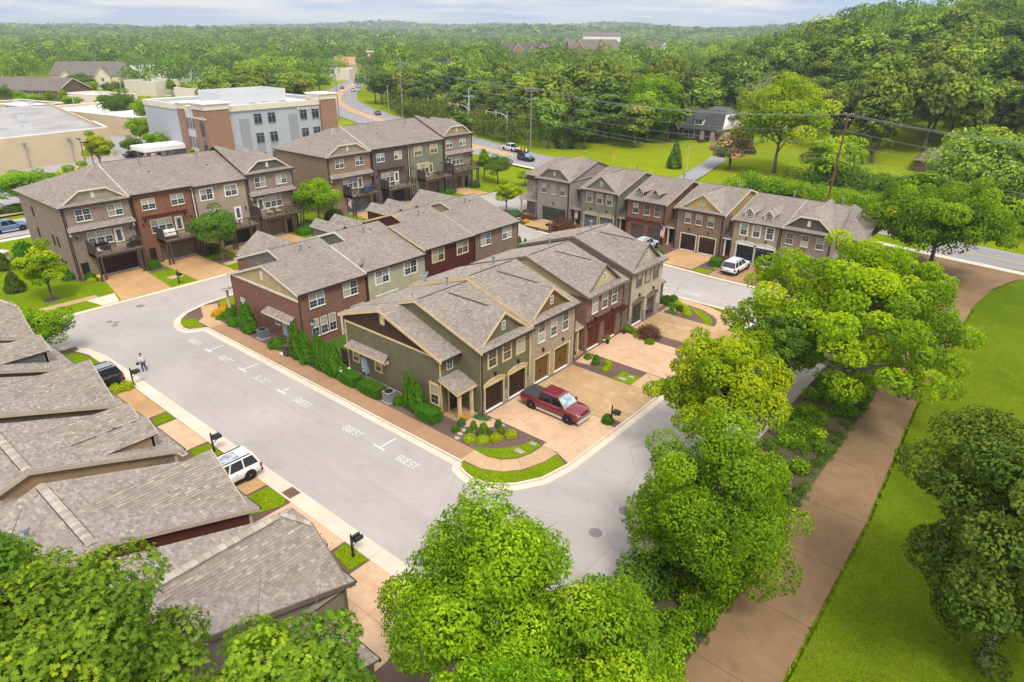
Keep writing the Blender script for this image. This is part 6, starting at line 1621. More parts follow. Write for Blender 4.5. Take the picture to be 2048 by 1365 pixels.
for x, y, k, rx, H, t in ((-165.2, 56.0, 2, 3.4, 8.6, "with clear trunk before the tan store wall"), (-139.8, 45.0, 2, 3.3, 6.5, "in the middle of the group behind the left row"), (-137.5, 40.5, 2, 3.6, 6.6, "lowest of the group behind the left row"), (-137.5, 33.5, 0, 5.2, 7.2, "broad, on the verge of the side street"), (-188, 74.5, 0, 3.2, 9.0, "tall, behind the red pickup"), (-176, 67.5, 1, 2.8, 5.5, "dark, just right of the red pickup"), (-168, 70.0, 0, 2.9, 7.2, "between the red pickup and the canopy"), (-135.0, 62.5, 3, 1.9, 8.0, "narrow, before the grey medical building"), (-137, 60, 4, 1.8, 3.0, "small, at the foot of the medical building"), (-136, 96, 3, 1.6, 5.0, "narrow, by the far corner of the medical building"), (-141, 51.5, 0, 2.6, 6.0, "upper one of the group behind the left row"), (-160, 76, 2, 2.3, 4.4, "low, left of the canopy")):
 mid("car park tree, " + t, x, y, k, rx, H, "trees in the car park", "car_park_tree")
#shaped evergreens: dense sprays over a cone
def cone_tree(H, r, n, seed, mat=None, size=0.14, blunt=0.55):
 R = NR(seed)
 u = R.uniform(0, 1, n) ** 1.25; a = R.uniform(0, 2 * pi, n)
 prof = lambda t: r * np.clip(np.minimum(1.0, (1 - t) ** blunt * 1.02) * np.minimum(1, 0.72 + t * 2.2), 0.01, 2)
 bump = 1 + 0.10 * np.sin(a * 5 + u * 9) + R.normal(0, 0.05, n)
 rr = prof(u) * bump * R.uniform(0.82, 1.03, n)
 P = np.stack([rr * np.cos(a), rr * np.sin(a), u * H + 0.05], 1)
 o = np.stack([np.cos(a), np.sin(a), np.full(n, 0.45)], 1)
 N = o + 0.45 * R.normal(size=(n, 3))
 V = leaf_faces(P, N, size, "quad", R, droop=-1.2)
 t = 0.45 + 0.18 * R.normal(size=n) + 0.12 * np.sin(a * 5 + u * 9)
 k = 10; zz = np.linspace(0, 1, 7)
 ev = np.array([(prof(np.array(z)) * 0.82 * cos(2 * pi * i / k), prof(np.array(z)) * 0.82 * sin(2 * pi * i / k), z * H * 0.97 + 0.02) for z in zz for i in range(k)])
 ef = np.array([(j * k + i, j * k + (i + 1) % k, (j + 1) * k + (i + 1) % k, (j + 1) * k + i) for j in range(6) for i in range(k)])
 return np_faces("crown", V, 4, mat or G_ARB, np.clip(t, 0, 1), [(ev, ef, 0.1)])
ARB = [cone_tree(3.0, 0.52, 3000, 60 + i, size=0.13, blunt=0.5 + 0.08 * i) for i in range(3)]
STEM = MB().tube((0, 0, -0.1), (0, 0, 0.5), 0.06, n=6).mesh("trunk", BARK, uv=False)
def arb(label, x, y, H, r, i, group, name="arborvitae"):
 o = thing(name, label, "evergreen", (x, y, 0), rnd.uniform(0, 6), group); o.scale = (r / 0.52, r / 0.52, H / 3.0)
 place("trunk", STEM, o); place("crown", ARB[i % 3], o)
GARB = "clipped arborvitae along the end walls"
for k, (x, y, H, r, t) in enumerate(((-61.5, 30.5, 3.0, 0.5, "slender arborvitae at the red brick wall, left of the pair"), (-60.5, 30.5, 3.3, 0.8, "broad arborvitae beside the blue grey air conditioner"),
  (-52.2, 30.3, 3.5, 0.55, "leftmost arborvitae of the clump left of the lamp post"), (-51.5, 30.2, 3.7, 0.6, "tallest arborvitae of the clump left of the lamp post"), (-50.7, 30.35, 3.1, 0.5, "back arborvitae of the clump left of the lamp post"), (-50.2, 30.2, 3.3, 0.75, "rightmost arborvitae of the clump left of the lamp post"),
  (-48.9, 30.45, 3.0, 0.5, "first arborvitae right of the lamp post"), (-48.3, 30.35, 3.4, 0.55, "second arborvitae right of the lamp post"), (-47.6, 30.4, 3.2, 0.55, "third arborvitae right of the lamp post"), (-46.9, 30.4, 3.0, 0.55, "fourth arborvitae right of the lamp post"), (-46.2, 30.5, 3.1, 0.75, "last broad arborvitae nearest the green house corner"),
  (-37.0, 30.9, 3.4, 0.5, "left arborvitae of the three at the green wall"), (-36.3, 30.85, 3.3, 0.5, "middle arborvitae of the three at the green wall"), (-35.7, 30.9, 2.7, 0.6, "right shorter arborvitae of the three at the green wall"))):
 arb(t, x, y, H, r, k, GARB)
for k, (x, y, H, r, t) in enumerate(((-49.6, 40.3, 2.9, 0.5, "left arborvitae of the pair below the sage house"), (-49.1, 40.6, 2.7, 0.45, "right arborvitae of the pair below the sage house"), (-49.3, 48.6, 2.9, 0.45, "left arborvitae of the pair before the maroon house"), (-48.6, 49.1, 2.9, 0.45, "right arborvitae of the pair before the maroon house"), (-49.2, 57.2, 2.6, 0.45, "left arborvitae of the pair before the brown brick house"), (-48.8, 57.9, 2.9, 0.5, "right arborvitae of the pair before the brown brick house"), (-57.4, 69.9, 2.2, 0.5, "left small arborvitae at the far end of the middle row"), (-56.6, 70.2, 2.0, 0.55, "right small arborvitae at the far end of the middle row"))):
 arb(t, x, y, H, r, k, "arborvitae in the back gardens")
#shrubs and clipped hedges
def shrub_mesh(mat, n=1500, size=0.1, seed=0, box=False, loose=0.0):
 R = NR(seed)
 if box:
  d = R.uniform(-1, 1, (n, 3)); k = R.randint(0, 3, n); sg = np.sign(R.uniform(-1, 1, n));
  d[np.arange(n), k] = sg; P = np.sign(d) * np.abs(d) ** 0.9
  P *= np.array([1, 1, 0.5]) * (1 - 0.12 * (np.abs(d).sum(1, keepdims=True) > 2.4)); P[:, 2] += 0.5
  o = np.zeros((n, 3)); o[np.arange(n), k] = sg
 else:
  d = sphere_dirs(n, R, -0.25); rr = 1 + R.normal(0, 0.06 + loose, n) + 0.10 * np.sin(d[:, 0] * 7 + seed) * np.cos(d[:, 1] * 6)
  P = d * rr[:, None]; P[:, 2] = P[:, 2] * 0.8 + 0.2; o = d
 N = o + np.array([0, 0, 0.3]) + 0.5 * R.normal(size=(n, 3))
 V = leaf_faces(P, N, size, "quad", R)
 t = 0.45 + 0.18 * R.normal(size=n)
 me = bpy.data.meshes.new("tmp")
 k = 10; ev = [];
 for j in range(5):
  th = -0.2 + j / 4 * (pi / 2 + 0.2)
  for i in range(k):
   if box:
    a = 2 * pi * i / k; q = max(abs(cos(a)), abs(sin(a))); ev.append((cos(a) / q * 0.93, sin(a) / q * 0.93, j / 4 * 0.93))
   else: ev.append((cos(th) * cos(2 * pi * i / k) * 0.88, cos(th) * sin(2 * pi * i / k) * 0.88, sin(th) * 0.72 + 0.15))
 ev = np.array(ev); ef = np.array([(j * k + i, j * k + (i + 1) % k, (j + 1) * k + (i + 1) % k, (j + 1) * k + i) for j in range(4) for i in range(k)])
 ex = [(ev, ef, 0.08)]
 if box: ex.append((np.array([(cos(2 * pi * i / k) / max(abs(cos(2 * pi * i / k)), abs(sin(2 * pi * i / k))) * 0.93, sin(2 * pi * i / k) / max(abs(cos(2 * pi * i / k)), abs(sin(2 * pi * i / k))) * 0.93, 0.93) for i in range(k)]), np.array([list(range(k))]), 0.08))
 return np_faces("shrub", V, 4, mat, np.clip(t, 0, 1), ex)
SH = {"green": shrub_mesh(G_BOX, 1800, 0.15, 1), "mid": shrub_mesh(G_MID, 1400, 0.18, 2, loose=0.05), "yellow": shrub_mesh(G_YEL, 1300, 0.2, 3, loose=0.08), "gold": shrub_mesh(G_GOLD, 1300, 0.2, 4, loose=0.08), "red": shrub_mesh(G_RED, 2200, 0.13, 5, loose=0.14), "blue": shrub_mesh(G_BLUE, 1200, 0.16, 6, loose=0.08), "dark": shrub_mesh(G_DARK, 1500, 0.15, 7), "box": shrub_mesh(G_BOX, 3200, 0.10, 8, box=True), "ybox": shrub_mesh(G_YEL, 3000, 0.13, 9, box=True)}
def shrub(kind, x, y, r, h, label, name="shrub", cat="shrub", group=None, ry=None, rz=None, z=0.0):
 o = place(name, SH[kind], loc=(x, y, z), rz=rnd.uniform(0, 6) if rz is None else rz); o.scale = (r, ry or r, h)
 return tag(o, label, cat, group)
shrub("box", -43.9, 30.4, 1.0, 0.95, "clipped green hedge nearest the flowering white bush at the green wall", "hedge", "hedge", ry=0.62, rz=0.0)
shrub("box", -41.0, 30.4, 1.25, 0.95, "clipped green hedge left of the air conditioner at the green wall", "hedge", "hedge", ry=0.62, rz=0.0)
shrub("box", -34.3, 30.7, 0.95, 0.95, "clipped green hedge beside the green house porch", "hedge", "hedge", ry=0.6, rz=0.0)
shrub("green", -38.0, 30.7, 0.45, 0.7, "small round shrub between air conditioner and arborvitae")
shrub("green", -55.4, 30.4, 0.85, 0.85, "round clipped shrub between air conditioner and meters at brick wall")
GB1 = "shrubs in the bed by the green house porch"
for k, x, y, r, h, t in (("yellow", -29.75, 30.55, .42, .5, "leftmost low yellow shrub in the bed by the porch"), ("yellow", -28.85, 31.05, .45, .5, "second low yellow shrub in the bed by the porch"), ("yellow", -28.3, 31.9, .42, .5, "third low yellow shrub in the bed by the porch"), ("yellow", -27.75, 33.0, .42, .5, "yellow shrub nearest the driveway in the porch bed"), ("green", -31.5, 30.8, .28, .45, "small green shrub by the stepping stones"), ("green", -30.5, 31.25, .25, .4, "small green shrub behind the leftmost yellow one"), ("green", -29.7, 31.65, .28, .45, "small green shrub behind the second yellow one"), ("green", -29.1, 32.15, .27, .45, "small green shrub behind the third yellow one"), ("mid", -28.65, 32.95, .28, .5, "small green shrub nearest the driveway in the porch bed"), ("blue", -31.75, 31.75, .3, .55, "blue green seedling shrub beside the porch column"), ("mid", -30.75, 32.05, .25, .6, "thin twiggy shrub in the middle of the porch bed"), ("mid", -30.0, 32.4, .3, .55, "pale green twiggy shrub beside the entry walk"), ("blue", -29.4, 33.45, .27, .6, "blue green shrub at the corner of walk and driveway")):
 shrub(k, x, y, r, h, t, "garden_shrub", group=GB1)
shrub("blue", -31.35, 33.55, 0.8, 0.16, "flat creeping juniper at the corner pier of the green house", "creeping_juniper", "ground cover", ry=0.42, rz=0.2)
GB2 = "shrubs in the bed between the tan and brick houses"
for k, x, y, r, h, t in (("dark", -32.6, 47.6, .5, .55, "dark low shrub at the corner of the tan brick house"), ("mid", -30.9, 48.0, .32, .5, "small green shrub nearest the brick garage in that bed"), ("green", -30.2, 48.35, .3, .45, "green shrub in the upper middle of that bed"), ("green", -29.7, 47.6, .36, .5, "roundest green shrub in the middle of that bed"), ("yellow", -28.75, 48.15, .36, .45, "yellow shrub on the drive side of that bed"), ("yellow", -28.3, 46.95, .28, .35, "lower yellow shrub of that bed"), ("yellow", -28.3, 47.55, .22, .3, "smallest yellow shrub of that bed")):
 shrub(k, x, y, r, h, t, "garden_shrub", group=GB2)
shrub("red", -29.0, 56.1, 1.0, 1.15, "spreading dark red japanese maple between the drives", "japanese_maple", "small tree")
shrub("yellow", -29.8, 55.4, .4, .4, "yellow shrub left of the dark red maple"); shrub("mid", -28.2, 54.9, .45, .45, "green shrub below the dark red maple"); shrub("mid", -31.4, 56.2, .5, .5, "leafy plants with yellow flowers at the brick garage corner", "flower_bush", "plant"); shrub("mid", -30.6, 55.9, .3, .3, "pale hostas left of the dark red maple", "hosta", "plant")
GB3 = "shrubs in the bed by the upper corner"
for k, x, y, r, h, t in (("dark", -32.4, 65.3, .55, .9, "tall dark round shrub nearest the beige house wall"), ("dark", -32.3, 66.1, .5, .8, "dark round shrub behind the tallest one"), ("green", -31.9, 66.9, .5, .7, "dark green shrub farthest up the corner bed"), ("mid", -31.5, 65.3, .25, .4, "small green shrub at the curved walk"), ("yellow", -30.9, 66.2, .45, .45, "yellow shrub at the top of the corner bed"), ("mid", -30.8, 65.4, .28, .35, "low green shrub in the middle of the corner bed"), ("yellow", -30.0, 65.6, .42, .45, "yellow shrub in the middle of the corner bed"), ("dark", -29.9, 64.7, .42, .6, "brownish green shrub in the corner bed"), ("yellow", -29.3, 64.9, .4, .45, "yellow shrub toward the corner lawn"), ("yellow", -28.7, 64.0, .42, .45, "lowest yellow shrub beside the corner lawn"), ("mid", -30.7, 64.3, .25, .35, "small shrub at the lower edge of the corner bed")):
 shrub(k, x, y, r, h, t, "garden_shrub", group=GB3)
shrub("blue", -30.4, 63.6, 0.7, 0.15, "flat creeping juniper at the beige house drive", "creeping_juniper", "ground cover", ry=0.45, rz=0.3)
GB4 = "shrubs round the far nose of the middle island"
for k, x, y, r, h, t in (("gold", -67.3, 30.6, .6, .6, "golden shrub nearest the walk at the island nose"), ("gold", -68.6, 32.3, .6, .6, "golden orange shrub at the back of the nose bed"), ("gold", -67.6, 31.4, .5, .55, "golden shrub in the middle of the nose bed"), ("green", -66.9, 32.0, .65, .7, "round green shrub behind the golden ones"), ("green", -65.9, 31.1, .7, .7, "round green shrub by the red brick porch"), ("blue", -64.6, 30.7, .5, .5, "pale blue green shrub before the brick wall"), ("green", -63.5, 30.5, .75, .75, "dark round shrub left of the arborvitae pair"), ("mid", -67.6, 33.3, .55, .6, "green shrub nearest the lane at the nose"), ("mid", -66.2, 30.1, .3, .4, "small green shrub at the walk edge of the nose")):
 shrub(k, x, y, r, h, t, "garden_shrub", group=GB4)
shrub("yellow", -57.6, 17.2, .5, .65, "yellow green hedge bush nearest the mailbox and man", "hedge_bush", "shrub", "hedge of three yellow green bushes"); shrub("yellow", -57.7, 16.4, .5, .65, "middle yellow green hedge bush of three", "hedge_bush", "shrub", "hedge of three yellow green bushes"); shrub("yellow", -57.8, 15.6, .5, .65, "yellow green hedge bush nearest the black SUV wheel", "hedge_bush", "shrub", "hedge of three yellow green bushes")
shrub("yellow", -45.3, 15.0, .5, .75, "round yellow green bush beside the tan walled house"); shrub("red", -51.3, 13.6, .6, .9, "dark red maple between two near row roofs", "japanese_maple", "small tree"); shrub("red", -28.4, 15.4, .9, 1.3, "dark red maple in front of the nearest clipped roof", "japanese_maple", "small tree")
shrub("green", -23.25, 39.5, .42, .75, "rounded green shrub beside the mailbox post")
shrub("ybox", -26.98, 83.0, .42, .75, "long low yellow green hedge between two drives", "hedge", "hedge", ry=2.6, rz=0.0)
shrub("box", -33.9, 82.5, .75, .9, "clipped green hedge beside the white SUV drive", "hedge", "hedge", ry=0.9, rz=0.3); shrub("red", -34.0, 84.3, 1.0, .7, "low red shrub between two dark garages"); shrub("yellow", -33.1, 80.6, .28, .3, "tiny yellow shrub by the square lawn")
shrub("red", -59.8, 83.4, 1.7, 1.5, "wide dark red maple before the blue grey garages", "japanese_maple", "small tree"); shrub("blue", -70.9, 85.0, 1.3, .9, "pale blue green shrub before the columned porch"); shrub("red", -68.0, 84.9, 1.0, .6, "purple brown shrub by the porch steps"); shrub("gold", -66.9, 83.2, .45, .4, "orange mound plant beside the wide green garage drive"); shrub("yellow", -43.4, 80.9, .9, .6, "yellow green shrub by the flag porch"); shrub("green", -42.2, 82.0, .7, .6, "green shrub beside the flag porch"); shrub("yellow", -20.3, 83.5, .9, 1.0, "yellow shrub at the wide taupe garage corner"); shrub("gold", -20.2, 81.6, .5, .4, "orange mound beside the wide taupe garage")
for x, y, r, h, t in ((-90.5, 26.2, .7, .8, "first"), (-89.4, 26.3, .6, .7, "second"), (-92.0, 24.4, .7, .8, "third"), (-93.6, 24.2, .7, .9, "fourth"), (-95.6, 24.0, .7, .9, "fifth"), (-97.8, 23.8, .9, 1.1, "sixth"), (-100.5, 23.6, 1.0, 1.6, "seventh"), (-104.5, 23.6, 1.3, 2.4, "eighth")):
 shrub("green", x, y, r, h, t + " shrub counted from the garage along the left end wall", "garden_shrub", group="shrubs along the end wall of the left row")
shrub("box", -88.7, 33.2, .8, .9, "clipped hedge block between the two left garages", "hedge", "hedge", ry=0.7, rz=0.0); shrub("dark", -89.3, 41.6, 1.1, 1.2, "dark shrub between second and third left drives"); shrub("yellow", -88.9, 25.9, .45, .5, "bright low bush beside the round yellow sign")
for x, y, k, r, h, t in ((-90.6, 63.0, "dark", 1.5, 1.9, "large dark shrub left of the flag lamp"), (-89.0, 64.2, "mid", 0.9, .9, "green shrub beside the flag lamp"), (-89.5, 57.2, "blue", 1.2, 1.3, "pale shrub below the last house of the left row"), (-87.9, 55.6, "green", 1.2, 1.1, "green shrub by the last drive of the left row"), (-90.8, 73.6, "dark", 1.0, 1.0, "dark shrub between far row drives"), (-91.5, 81.8, "dark", 1.0, 1.0, "shrub between the third and second far drives"), (-91.2, 89.8, "green", .9, 1.0, "shrub by the last garage of the far row"), (-91.6, 97.4, "dark", 1.0, 1.2, "dark shrub at the far row end wall")):
 shrub(k, x, y, r, h, t)
CONEM = cone_tree(2.4, 1.15, 2600, 77, G_DARK, 0.2, 0.62)
for x, y, s, t in ((-92.1, 18.8, 1.0, "dark cone shaped evergreen on the left lawn"), (-102.3, 20.4, 0.95, "dark cone shaped evergreen cut by the left edge")):
 o = thing("cone_evergreen", t, "evergreen", (x, y, 0), 0.4); o.scale = (s, s, s); place("trunk", STEM, o); place("crown", CONEM, o)
shrub("mid", -45.4, 31.2, .4, .6, "white flowering bush at the green house corner", "flower_bush", "plant")
W_FL = paint("white_petals", (0.78, 0.76, 0.62), 0.7)
t = thing("hydrangea", "white ball flowers beside the green house corner", "flowers", (-45.6, 30.9, 0))
fm = MB().lathe([(0.02, 0), (0.11, 0.04), (0.14, 0.12), (0.1, 0.2), (0.02, 0.23)], 8).mesh("flower_head", W_FL)
for k in range(8): place("flower_head", fm, t, loc=(rnd.uniform(-.5, .5), rnd.uniform(-.4, .4), rnd.uniform(.35, .75)))
shrub("green", -45.6, 30.9, .5, .55, "leafy green base of the white flower bush")
def mass(name, pts, n, size, mat, seed, h, r=1.0):
 R = NR(seed); C = [];
 for (x0, y0, x1, y1, w) in pts:
  k = max(4, int(math.hypot(x1 - x0, y1 - y0) / 0.9))
  for i in range(k * 3):
   t = R.uniform(); C.append((x0 + (x1 - x0) * t + R.normal() * w, y0 + (y1 - y0) * t + R.normal() * w, R.uniform(0.2, 1) * h * 0.6))
 C = np.array(C); ci = R.randint(0, len(C), n); d = sphere_dirs(n, R, -0.6); rr = R.uniform(0.5, 1.0, n)[:, None] * np.array([r, r, r * 0.75])
 P = C[ci] + d * rr; P[:, 2] = np.maximum(P[:, 2], 0.03)
 V = leaf_faces(P, d + np.array([0, 0, .6]) + 0.5 * R.normal(size=(n, 3)), size, "quad", R)
 o = place(name, np_faces(name, V, 4, mat, np.clip(0.45 + R.normal(0, .15, len(C))[ci] + 0.1 * R.normal(size=n), 0, 1)))
 return tag(o, kind="stuff")
mass("undergrowth", [(-10.6, 12, -10.2, 40, 0.8), (-11.4, 38, -10.6, 76, 1.0), (-9.2, 20, -9.0, 36, 0.35)], 46000, 0.2, G_MID, 81, 1.0, 0.75)
mass("undergrowth", [(-12.4, 20, -12.4, 40, 0.6)], 14000, 0.22, G_DEEP, 82, 2.6, 0.9)
mass("ivy", [(-8.75, 8, -8.55, 34, 0.2), (-8.6, 34, -8.7, 80, 0.25)], 20000, 0.11, G_DEEP, 83, 0.22, 0.4)
mass("grass_edge", [(-4.1, 10, -4.2, 40, 0.06), (-4.2, 40, -5.1, 58, 0.06), (-5.1, 58, -5.1, 88, 0.06)], 12000, 0.06, G_MID, 88, 0.02, 0.09)
mass("thicket", [(-52, 133, -30, 131, 1.6), (-30, 131, -12, 122, 2.0)], 16000, 0.42, G_MID, 84, 3.4, 1.9)
mass("thicket", [(-45, 151, -24, 148, 2.0), (-18, 140, 8, 126, 3.0)], 15000, 0.5, G_DEEP, 85, 4.0, 2.4)
LEFTT = ((-242.9, 91.9, 1, 6.1, 12.2, "largest dark tree left of the medical office"), (-221.8, 91.5, 0, 4.4, 11.5, "tall tree behind the orange container"), (-191.0, 83.8, 2, 3.3, 9.0, "tree against the medical office side"), (-186, 79, 2, 2.6, 6.0, "lower tree against the medical office side"), (-326.3, 98.2, 3, 2.5, 7.3, "narrow tree in the far left car park"), (-310.9, 86.6, 0, 4.9, 7.2, "broad pale tree before the brick hall"), (-344.5, 92.4, 0, 2.9, 6.2, "tree at the brick hall corner"), (-339.2, 86.0, 1, 3.2, 9.1, "tree by the left edge before the brick hall"), (-254.6, 61.3, 1, 2.2, 6.8, "tree cut by the left edge above the store roof"), (-299.7, 97.2, 0, 3.8, 6.1, "round tree right of the brown shop"), (-259.4, 85.6, 1, 2.3, 4.7, "small tree by the white shop roof"), (-337.9, 152.3, 3, 3.1, 9.4, "tall narrow tree right of the cream bank"), (-333.4, 156.6, 2, 4.6, 6.6, "broad pale tree right of the cream bank"), (-348.8, 183.1, 0, 5.0, 6.7, "bright tree behind the medical office roof"), (-366.9, 139.9, 1, 3.6, 6.8, "dark tree before the gabled hall, right"), (-358.7, 132.2, 1, 3.1, 7.0, "dark tree before the gabled hall, middle"), (-339.1, 106.6, 2, 2.1, 6.0, "slim tree before the gabled hall, left"), (-369.8, 129.1, 0, 4.0, 7.1, "tree hiding the gabled hall corner"), (-293.6, 102.9, 2, 1.9, 4.2, "small tree in the lot below the gabled hall"), (-252.7, 91.8, 1, 2.4, 4.7, "small dark tree beside the largest dark tree"), (-286.2, 86.8, 2, 2.7, 3.6, "low shrubby tree right of the brown shop"), (-295.1, 182.4, 1, 9.5, 13.5, "large round tree behind the rooftop screen"), (-305.6, 211.9, 0, 7.6, 10.1, "wide tree right of the rooftop screen"), (-412.0, 139.8, 1, 7.9, 8.9, "wide tree between the two halls"), (-219.6, 93.4, 2, 2.6, 7.7, "bright tree over the container"))
for x, y, k, rx, H, t in LEFTT: mid(t, x, y, k, rx, H, "trees among the left buildings", "parkland_tree", -0.3)
cm_, tm_, r0_, rz0_ = MIDT[0]
o = tree_thing("golden_tree", "golden yellow tree right of the gabled hall", "tree", (-392.2, 159.2, -0.3), crown("crown", G_GOLD, 3.7, 2.4, 3.0, 71, 26, 3000, 0.4, "quad", "round", 0.3)[0], tm_, 0, 1.0)
mass("roadside_thicket", [(-200, 176, -160, 160, 2.2), (-160, 160, -122, 150, 2.2), (-222, 190, -200, 176, 2.0), (-195, 185, -150, 168, 4)], 30000, 0.6, G_FAR, 86, 8.0, 2.8)
mass("thicket", [(-118, 158, -104, 172, 2.5), (-108, 180, -100, 196, 3)], 14000, 0.55, G_DEEP, 87, 6.0, 2.8)
#woods
FART = []
for i, (mat, rx, rz, lv, sz, form, cl, bt) in enumerate(((G_FAR, 5.2, 6.0, 2600, 0.62, "round", 46, 0.42), (G_FAR, 4.6, 6.6, 2400, 0.6, "round", 40, 0.36), (G_FAR, 5.6, 5.6, 2600, 0.64, "spread", 50, 0.5), (G_FAR, 4.2, 7.2, 2200, 0.6, "round", 40, 0.30), (G_FAR, 5.0, 6.4, 2400, 0.6, "round", 44, 0.60))):
 cm, c, rc = crown("crown", mat, rx, rz, rz + 3.2, 100 + i, cl, lv, sz, "blob", form, 0.29, base_t=bt, fill=0.08, tip=0.18, zlo=-0.9)
 FART.append((cm, trunk_mesh(rz * 2.0, 0.3, c, 100 + i, 0.35, 8), rx, rz * 2 + 3.2))
def far_tree(label, x, y, kind, rx, H, name="woodland_tree", group=None, z=None, cm=None):
 c, t, r0, h0 = FART[kind]
 o = thing(name, label, "tree", (x, y, (hill_h(x, y) - 0.3) if z is None else z), rnd.uniform(0, 6), group)
 o.scale = (rx / r0, rx / r0, H / h0)
 place("trunk", t, o); place("crown", cm or c, o)
 return o
def big2(label, x, y, H, rx, rz, mat, seed, leaves=14000, size=0.42, form="round", base_t=0.45, name="broadleaf_tree", clumps=80, bark=None, **k):
 z = hill_h(x, y) - 0.3
 return big(label, (x, y, z), H, rx, rz, H - rz, seed, leaves, size, "blob", mat, clumps, form=form, clump_r=0.22, trunk_r=0.38, limbs=18, base_t=base_t, name=name, bark=bark, **k)
big2("large bright green tree on the far lawn left of the brick and white house", -97.0, 175.0, 19.5, 8.6, 8.4, G_MID, 31, base_t=0.5)
big2("large yellow green tree right of the brick and white house", -52.5, 153.5, 21.0, 10.4, 9.3, G_BRIGHT, 32, 18000, base_t=0.42, form="spread")
big2("pink blossoming tree beside the grey house drive", -62.2, 151.5, 9.8, 5.0, 4.6, G_PINK, 33, 9000, 0.32, base_t=0.50, sd=0.1, tip=0.5)
big2("bright yellow green tree in the lower garden right of the pink blossoms", -40.5, 152.0, 9.5, 6.5, 4.2, G_BRIGHT, 34, 8000, 0.4)
big2("pale green tree behind the brown utility pole", -10.0, 131.0, 17.0, 10.0, 7.6, G_FAR, 35, 15000, 0.42, base_t=0.72)
big2("large pale green tree at the right edge above the main road", 8.0, 138.0, 19.0, 10.5, 8.6, G_FAR, 36, 15000, 0.45, base_t=0.68)
big2("dark green tree right of the main road bend", 10.0, 120.5, 11.0, 6.5, 5.2, G_DEEP, 37, 9000, 0.4)
big2("mid green tree on the verge behind the hipped end house", -19.0, 125.0, 9.0, 5.2, 4.2, G_MID, 38, 9000, 0.36, base_t=0.35)
o = thing("young_cedar", "small conical evergreen alone on the far lawn", "evergreen", (-72.3, 144.2, -0.3), 0); place("trunk", STEM, o); place("crown", cone_tree(6.4, 1.9, 2600, 91, G_DEEP, 0.42, 0.8), o)
o = thing("tall_evergreen", "dark pointed evergreen by the utility pole at the wood edge", "evergreen", (-108.6, 151.0, -0.3), 0); place("trunk", STEM, o); place("crown", cone_tree(9.5, 2.9, 3600, 92, G_DARK, 0.5, 0.9), o)
_t = trunk_mesh(15.0, 0.45, np.array([(rnd.uniform(-5, 5), rnd.uniform(-5, 5), rnd.uniform(9, 18)) for _ in range(26)]), 93, 0.3, 26, BARKL, twigs=5)
o = thing("bare_tree", "bare pale branched tree rising behind the brick and white house", "tree", (-79.5, 205.0, -0.3), 0.5); place("trunk", _t, o)
cm, c, rc = crown("crown", G_FAR, 5.5, 4.5, 13.5, 94, 30, 700, 0.4, "quad", "round", 0.25, base_t=0.9); place("crown", cm, o)
CLEAR = [  # places kept free of woodland: (rt0, rt1, fw0, fw1) in metres right of / ahead of the camera
 (-400, -20, -50, 255), (-30, 60, -50, 150), (-260, -120, 255, 345), (-262, -196, 290, 412), (-240, -196, 400, 450), (40, 400, -50, 118), (-80, 20, 255, 262)]
def to_xy(rt, fw): return rt * 0.766 - fw * 0.643, rt * 0.643 + fw * 0.766
def near_road(x, y, w):
 for p, q in zip(MAIN[:-1], MAIN[1:]):
  p, q = Vector(p), Vector(q); d = q - p; t = max(0, min(1, (Vector((x, y)) - p).dot(d) / d.length_squared))
  if (Vector((x, y)) - (p + d * t)).length < w: return True
 return False
HOUSES_FAR = []   # (x, y, r) filled by the builders of far houses through this list
HOUSES_FAR += [(-85.5, 196, 17), (-262, 255, 17), (-270, 268, 15), (-325, 405, 26), (-290, 415, 24), (-225, 228, 14), (-228, 268, 14), (-24, 176, 11), (-88, 172, 8), (-70, 165, 16), (-55, 190, 6)]
R = random.Random(5)
cand = []
def try_add(rt, fw, rmin):
 x, y = to_xy(rt, fw)
 for a, b, c, d in CLEAR:
  if a < rt < b and c < fw < d: return
 if near_road(x, y, 15 if fw < 300 else 12): return
 for hx, hy, hr in HOUSES_FAR:
  if (x - hx) ** 2 + (y - hy) ** 2 < hr * hr: return
 if -10 < rt < 75 and 118 < fw < 186 and not (rt < 22 and fw > 172): return
 if 75 <= rt < 112 and 118 < fw < 150: return
 cand.append((x, y, rt, fw))
fw = 118
while fw < 560:
 step = 9.6 + fw * 0.008
 rt = -0.80 * fw - 20
 while rt < 0.80 * fw + 40:
  try_add(rt + R.uniform(-3, 3), fw + R.uniform(-3, 3), step)
  rt += step
 fw += step * 0.9
def appear(c): return -math.hypot(c[2], c[3])
cand.sort(key=lambda c: c[2] ** 2 + c[3] ** 2)
TREEWORDS = ["dark green", "mid green", "pale green", "deep green", "yellow green"]
PLACES = lambda rt, fw: ("on the right hillside" if rt > 60 else "behind the far lawn" if rt > 0 else "along the main road" if rt > -70 else "among the left buildings")
nobj = 0; rest = []; picked = []
for x, y, rt, fw in cand:
 kind = R.choice((0, 1, 2, 3, 4));
 q = R.random(); H = (11 + 11 * q) * (0.75 if rt < -70 else 1.0); rx = 4.2 + 4.2 * q * R.uniform(0.7, 1.1)
 if nobj < 262 and fw < 340:
  picked.append((x, y, rt, fw, kind, rx, H)); nobj += 1
 else:
  rest.append((x, y, kind, rx, H))
ORD = "first second third fourth fifth sixth seventh eighth ninth tenth eleventh twelfth thirteenth fourteenth fifteenth sixteenth seventeenth eighteenth nineteenth twentieth".split()
